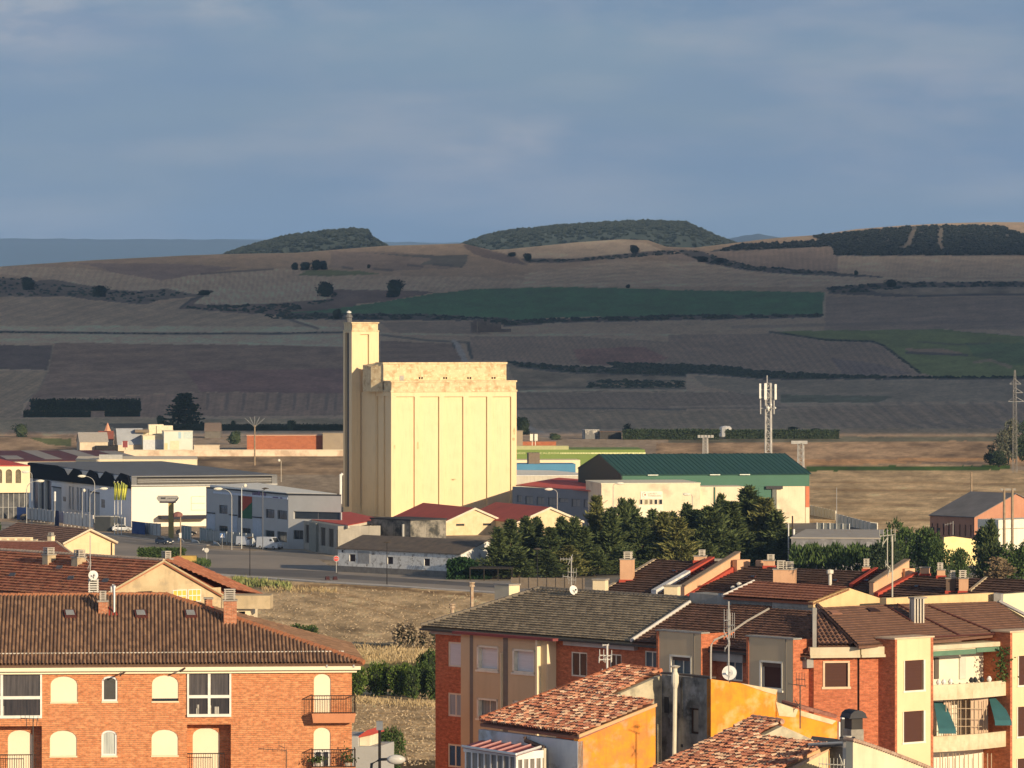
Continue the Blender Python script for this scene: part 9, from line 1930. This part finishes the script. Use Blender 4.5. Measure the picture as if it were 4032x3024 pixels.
D1 = 262;dish('round white dish standing on the mast of the grey roof','G3',1218,250,268,38,(.55,-.8,.25));aerial('tall aerial mast rising from the grey tiled roof','G3',1206,378,-20,268.2,[(1140,138,1212,150,3,.2),(1120,2,1215,5,5,.2),(1180,45,1215,-30,2,.1),(1180,105,1245,110,4,.5),(1185,170,1240,170,4,.4)])
dish('white dish on top of the ochre wall','G4',938,988,212,52,(-.12,-.95,.25));aerial('tall grid aerial in front of the brown roof','G4',932,1040,480,211.5,[(900,615,940,615,3,1.0),(930,650,972,650,4,1.1),(898,690,940,780,2,.2),(938,770,905,820,2,.2)])
mm = MB();pts = [PT('G4',x,y,211.6) for x,y in ((806,1030),(806,850),(808,790),(830,755),(890,728),(960,690),(1060,620),(1220,530))];mm.tube(pts,.045,5);tag(mm.build('cable',M('grey cable',(.42,.38,.32))),'thick grey cable swinging up over the brown roof','cable')
aerial('short aerial with white loops above the old tile roof','G3',1490,905,680,222,[(1430,765,1525,770,4,.55),(1425,800,1520,798,3,.3),(1455,685,1500,682,2,.1),(1450,880,1480,915,2,.1)],.05,M('bright aerial',(.62,.60,.54)))
aerial('thin aerial in front of the brick pier between the bays','G4',1437,1380,1075,205,[(1355,1062,1475,1080,3,.1),(1410,1030,1470,1032,4,.55),(1390,1250,1435,1200,2,.2),(1400,1180,1440,1235,2,.3)],.03,M('dark aerial',(.08,.07,.06)))
aerial('comb shaped aerial over the terraced roofs','G5',820,570,95,275,[(735,105,838,95,5,.75),(755,160,790,110,2,.3),(775,290,805,320,3,.4),(790,370,805,318,2,.2)],.05,M('pale aerial',(.52,.50,.42)));aerial('second thin mast beside the comb shaped aerial','G5',787,310,120,276,[],.03,M('pale aerial',(.52,.5,.42)))
aerial('aerial in front of the left brick facade, long boom to the left','G2',558,1760,1512,240,[(340,1505,560,1520,7,.18),(500,1480,545,1500,2,.45)],.03,M('brown aerial',(.16,.10,.07)))
aerial('dark aerial before the left glazed balcony','G1',222,1760,1325,238,[(140,1325,255,1330,5,.3),(178,1380,178,1330,2,.1),(245,1375,250,1330,2,.1)],.03,M('dark aerial',(.08,.07,.06)))
dish('oval white dish on the louvred chimney behind the left ridge','G1',625,368,265,33,(.2,-.95,.2));aerial('aerial with bent arms above the louvred chimney','G1',605,395,100,265.2,[(570,250,610,290,3,.3),(590,320,608,270,2,.15)],.03)
aerial('comb aerial lying low at the bottom right gable','G5',497,1750,1600,184,[(330,1630,500,1640,8,.5),(465,1575,490,1640,2,.1)],.03,M('pale aerial',(.52,.5,.42)))
aerial('faint roof aerial in front of the brick barn','E',1748,1090,1000,840,[(1695,1025,1748,1010,4,.6)],.06)
# street lamp at the bottom
D_ = 236;b = PT('G2',1220,1800,D_);p1 = PT('G2',1235,1625,D_);p2 = PT('G2',1300,1592,D_);p3 = PT('G2',1385,1588,D_);o = thing('street_lamp','near street lamp with a glassy head at the bottom of the photo','street lamp',Vector((b.x,b.y,8)),'street lamps');mm = MB();mm.tube([Vector((b.x,b.y,8)),b,p1,p2,p3],.07,8);mm.build('pole',M('dark steel',(.06,.06,.06)),o)
mm = MB();h_ = PT('G2',1428,1592,D_);mm.blob(h_,.48,.2,.24,2,.02,12,8);mm.build('lamp_head',M('grey lamp bowl',(.55,.54,.50),rough=.25),o,smooth=True)
D_ = 300;mm = MB();a,b = PT('G2',1300,1640,D_),PT('G2',1298,1345,D_);o = thing('dark_lamp_post','dark lamp post with a box head beside the leafy tree','street lamp',Vector((a.x,a.y,6)));mm.tube([Vector((a.x,a.y,6)),b],.09,8);mm.build('pole',blackp,o);mm = MB();mm.box((b.x,b.y),.4,.3,b.z-.1,b.z+.45);mm.build('lamp_head',M('grey lamp box',(.20,.22,.25)),o)
# tree scrap at the far left edge
p = PT('G1',5,0,590);t_ = tree('garden_tree','dark garden tree cut by the left edge beside the balustrade','tree',broad_mesh(6,2.2,91,1200,8,.3),leafg);t_.location = (p.x-1,p.y,0);t_.scale = (1.2,1.2,p.z/5.6)
# front row of low conifers
for i in range(10):
    x = 150+i*195+rnd.uniform(-30,30);y = 385+rnd.uniform(-35,35)+(-60 if x > 1500 else 0);p = PT('K',x,y,843+x*.02);ctrees[(0,3,2,1)[i % 4]]((p.x,p.y,0),i*1.7,'low front line conifer '+('at its left end beside the carport','second from its left end','behind the black lamp post','left of the tall roof aerial','right of the tall roof aerial','left of the terraced house chimney','right of the terraced house chimney','above the red coping beam','above the peach parapet wall','at its right end by the leafy hedge')[i],(1.25,1.25,p.z/14),'low conifers in front of the row')
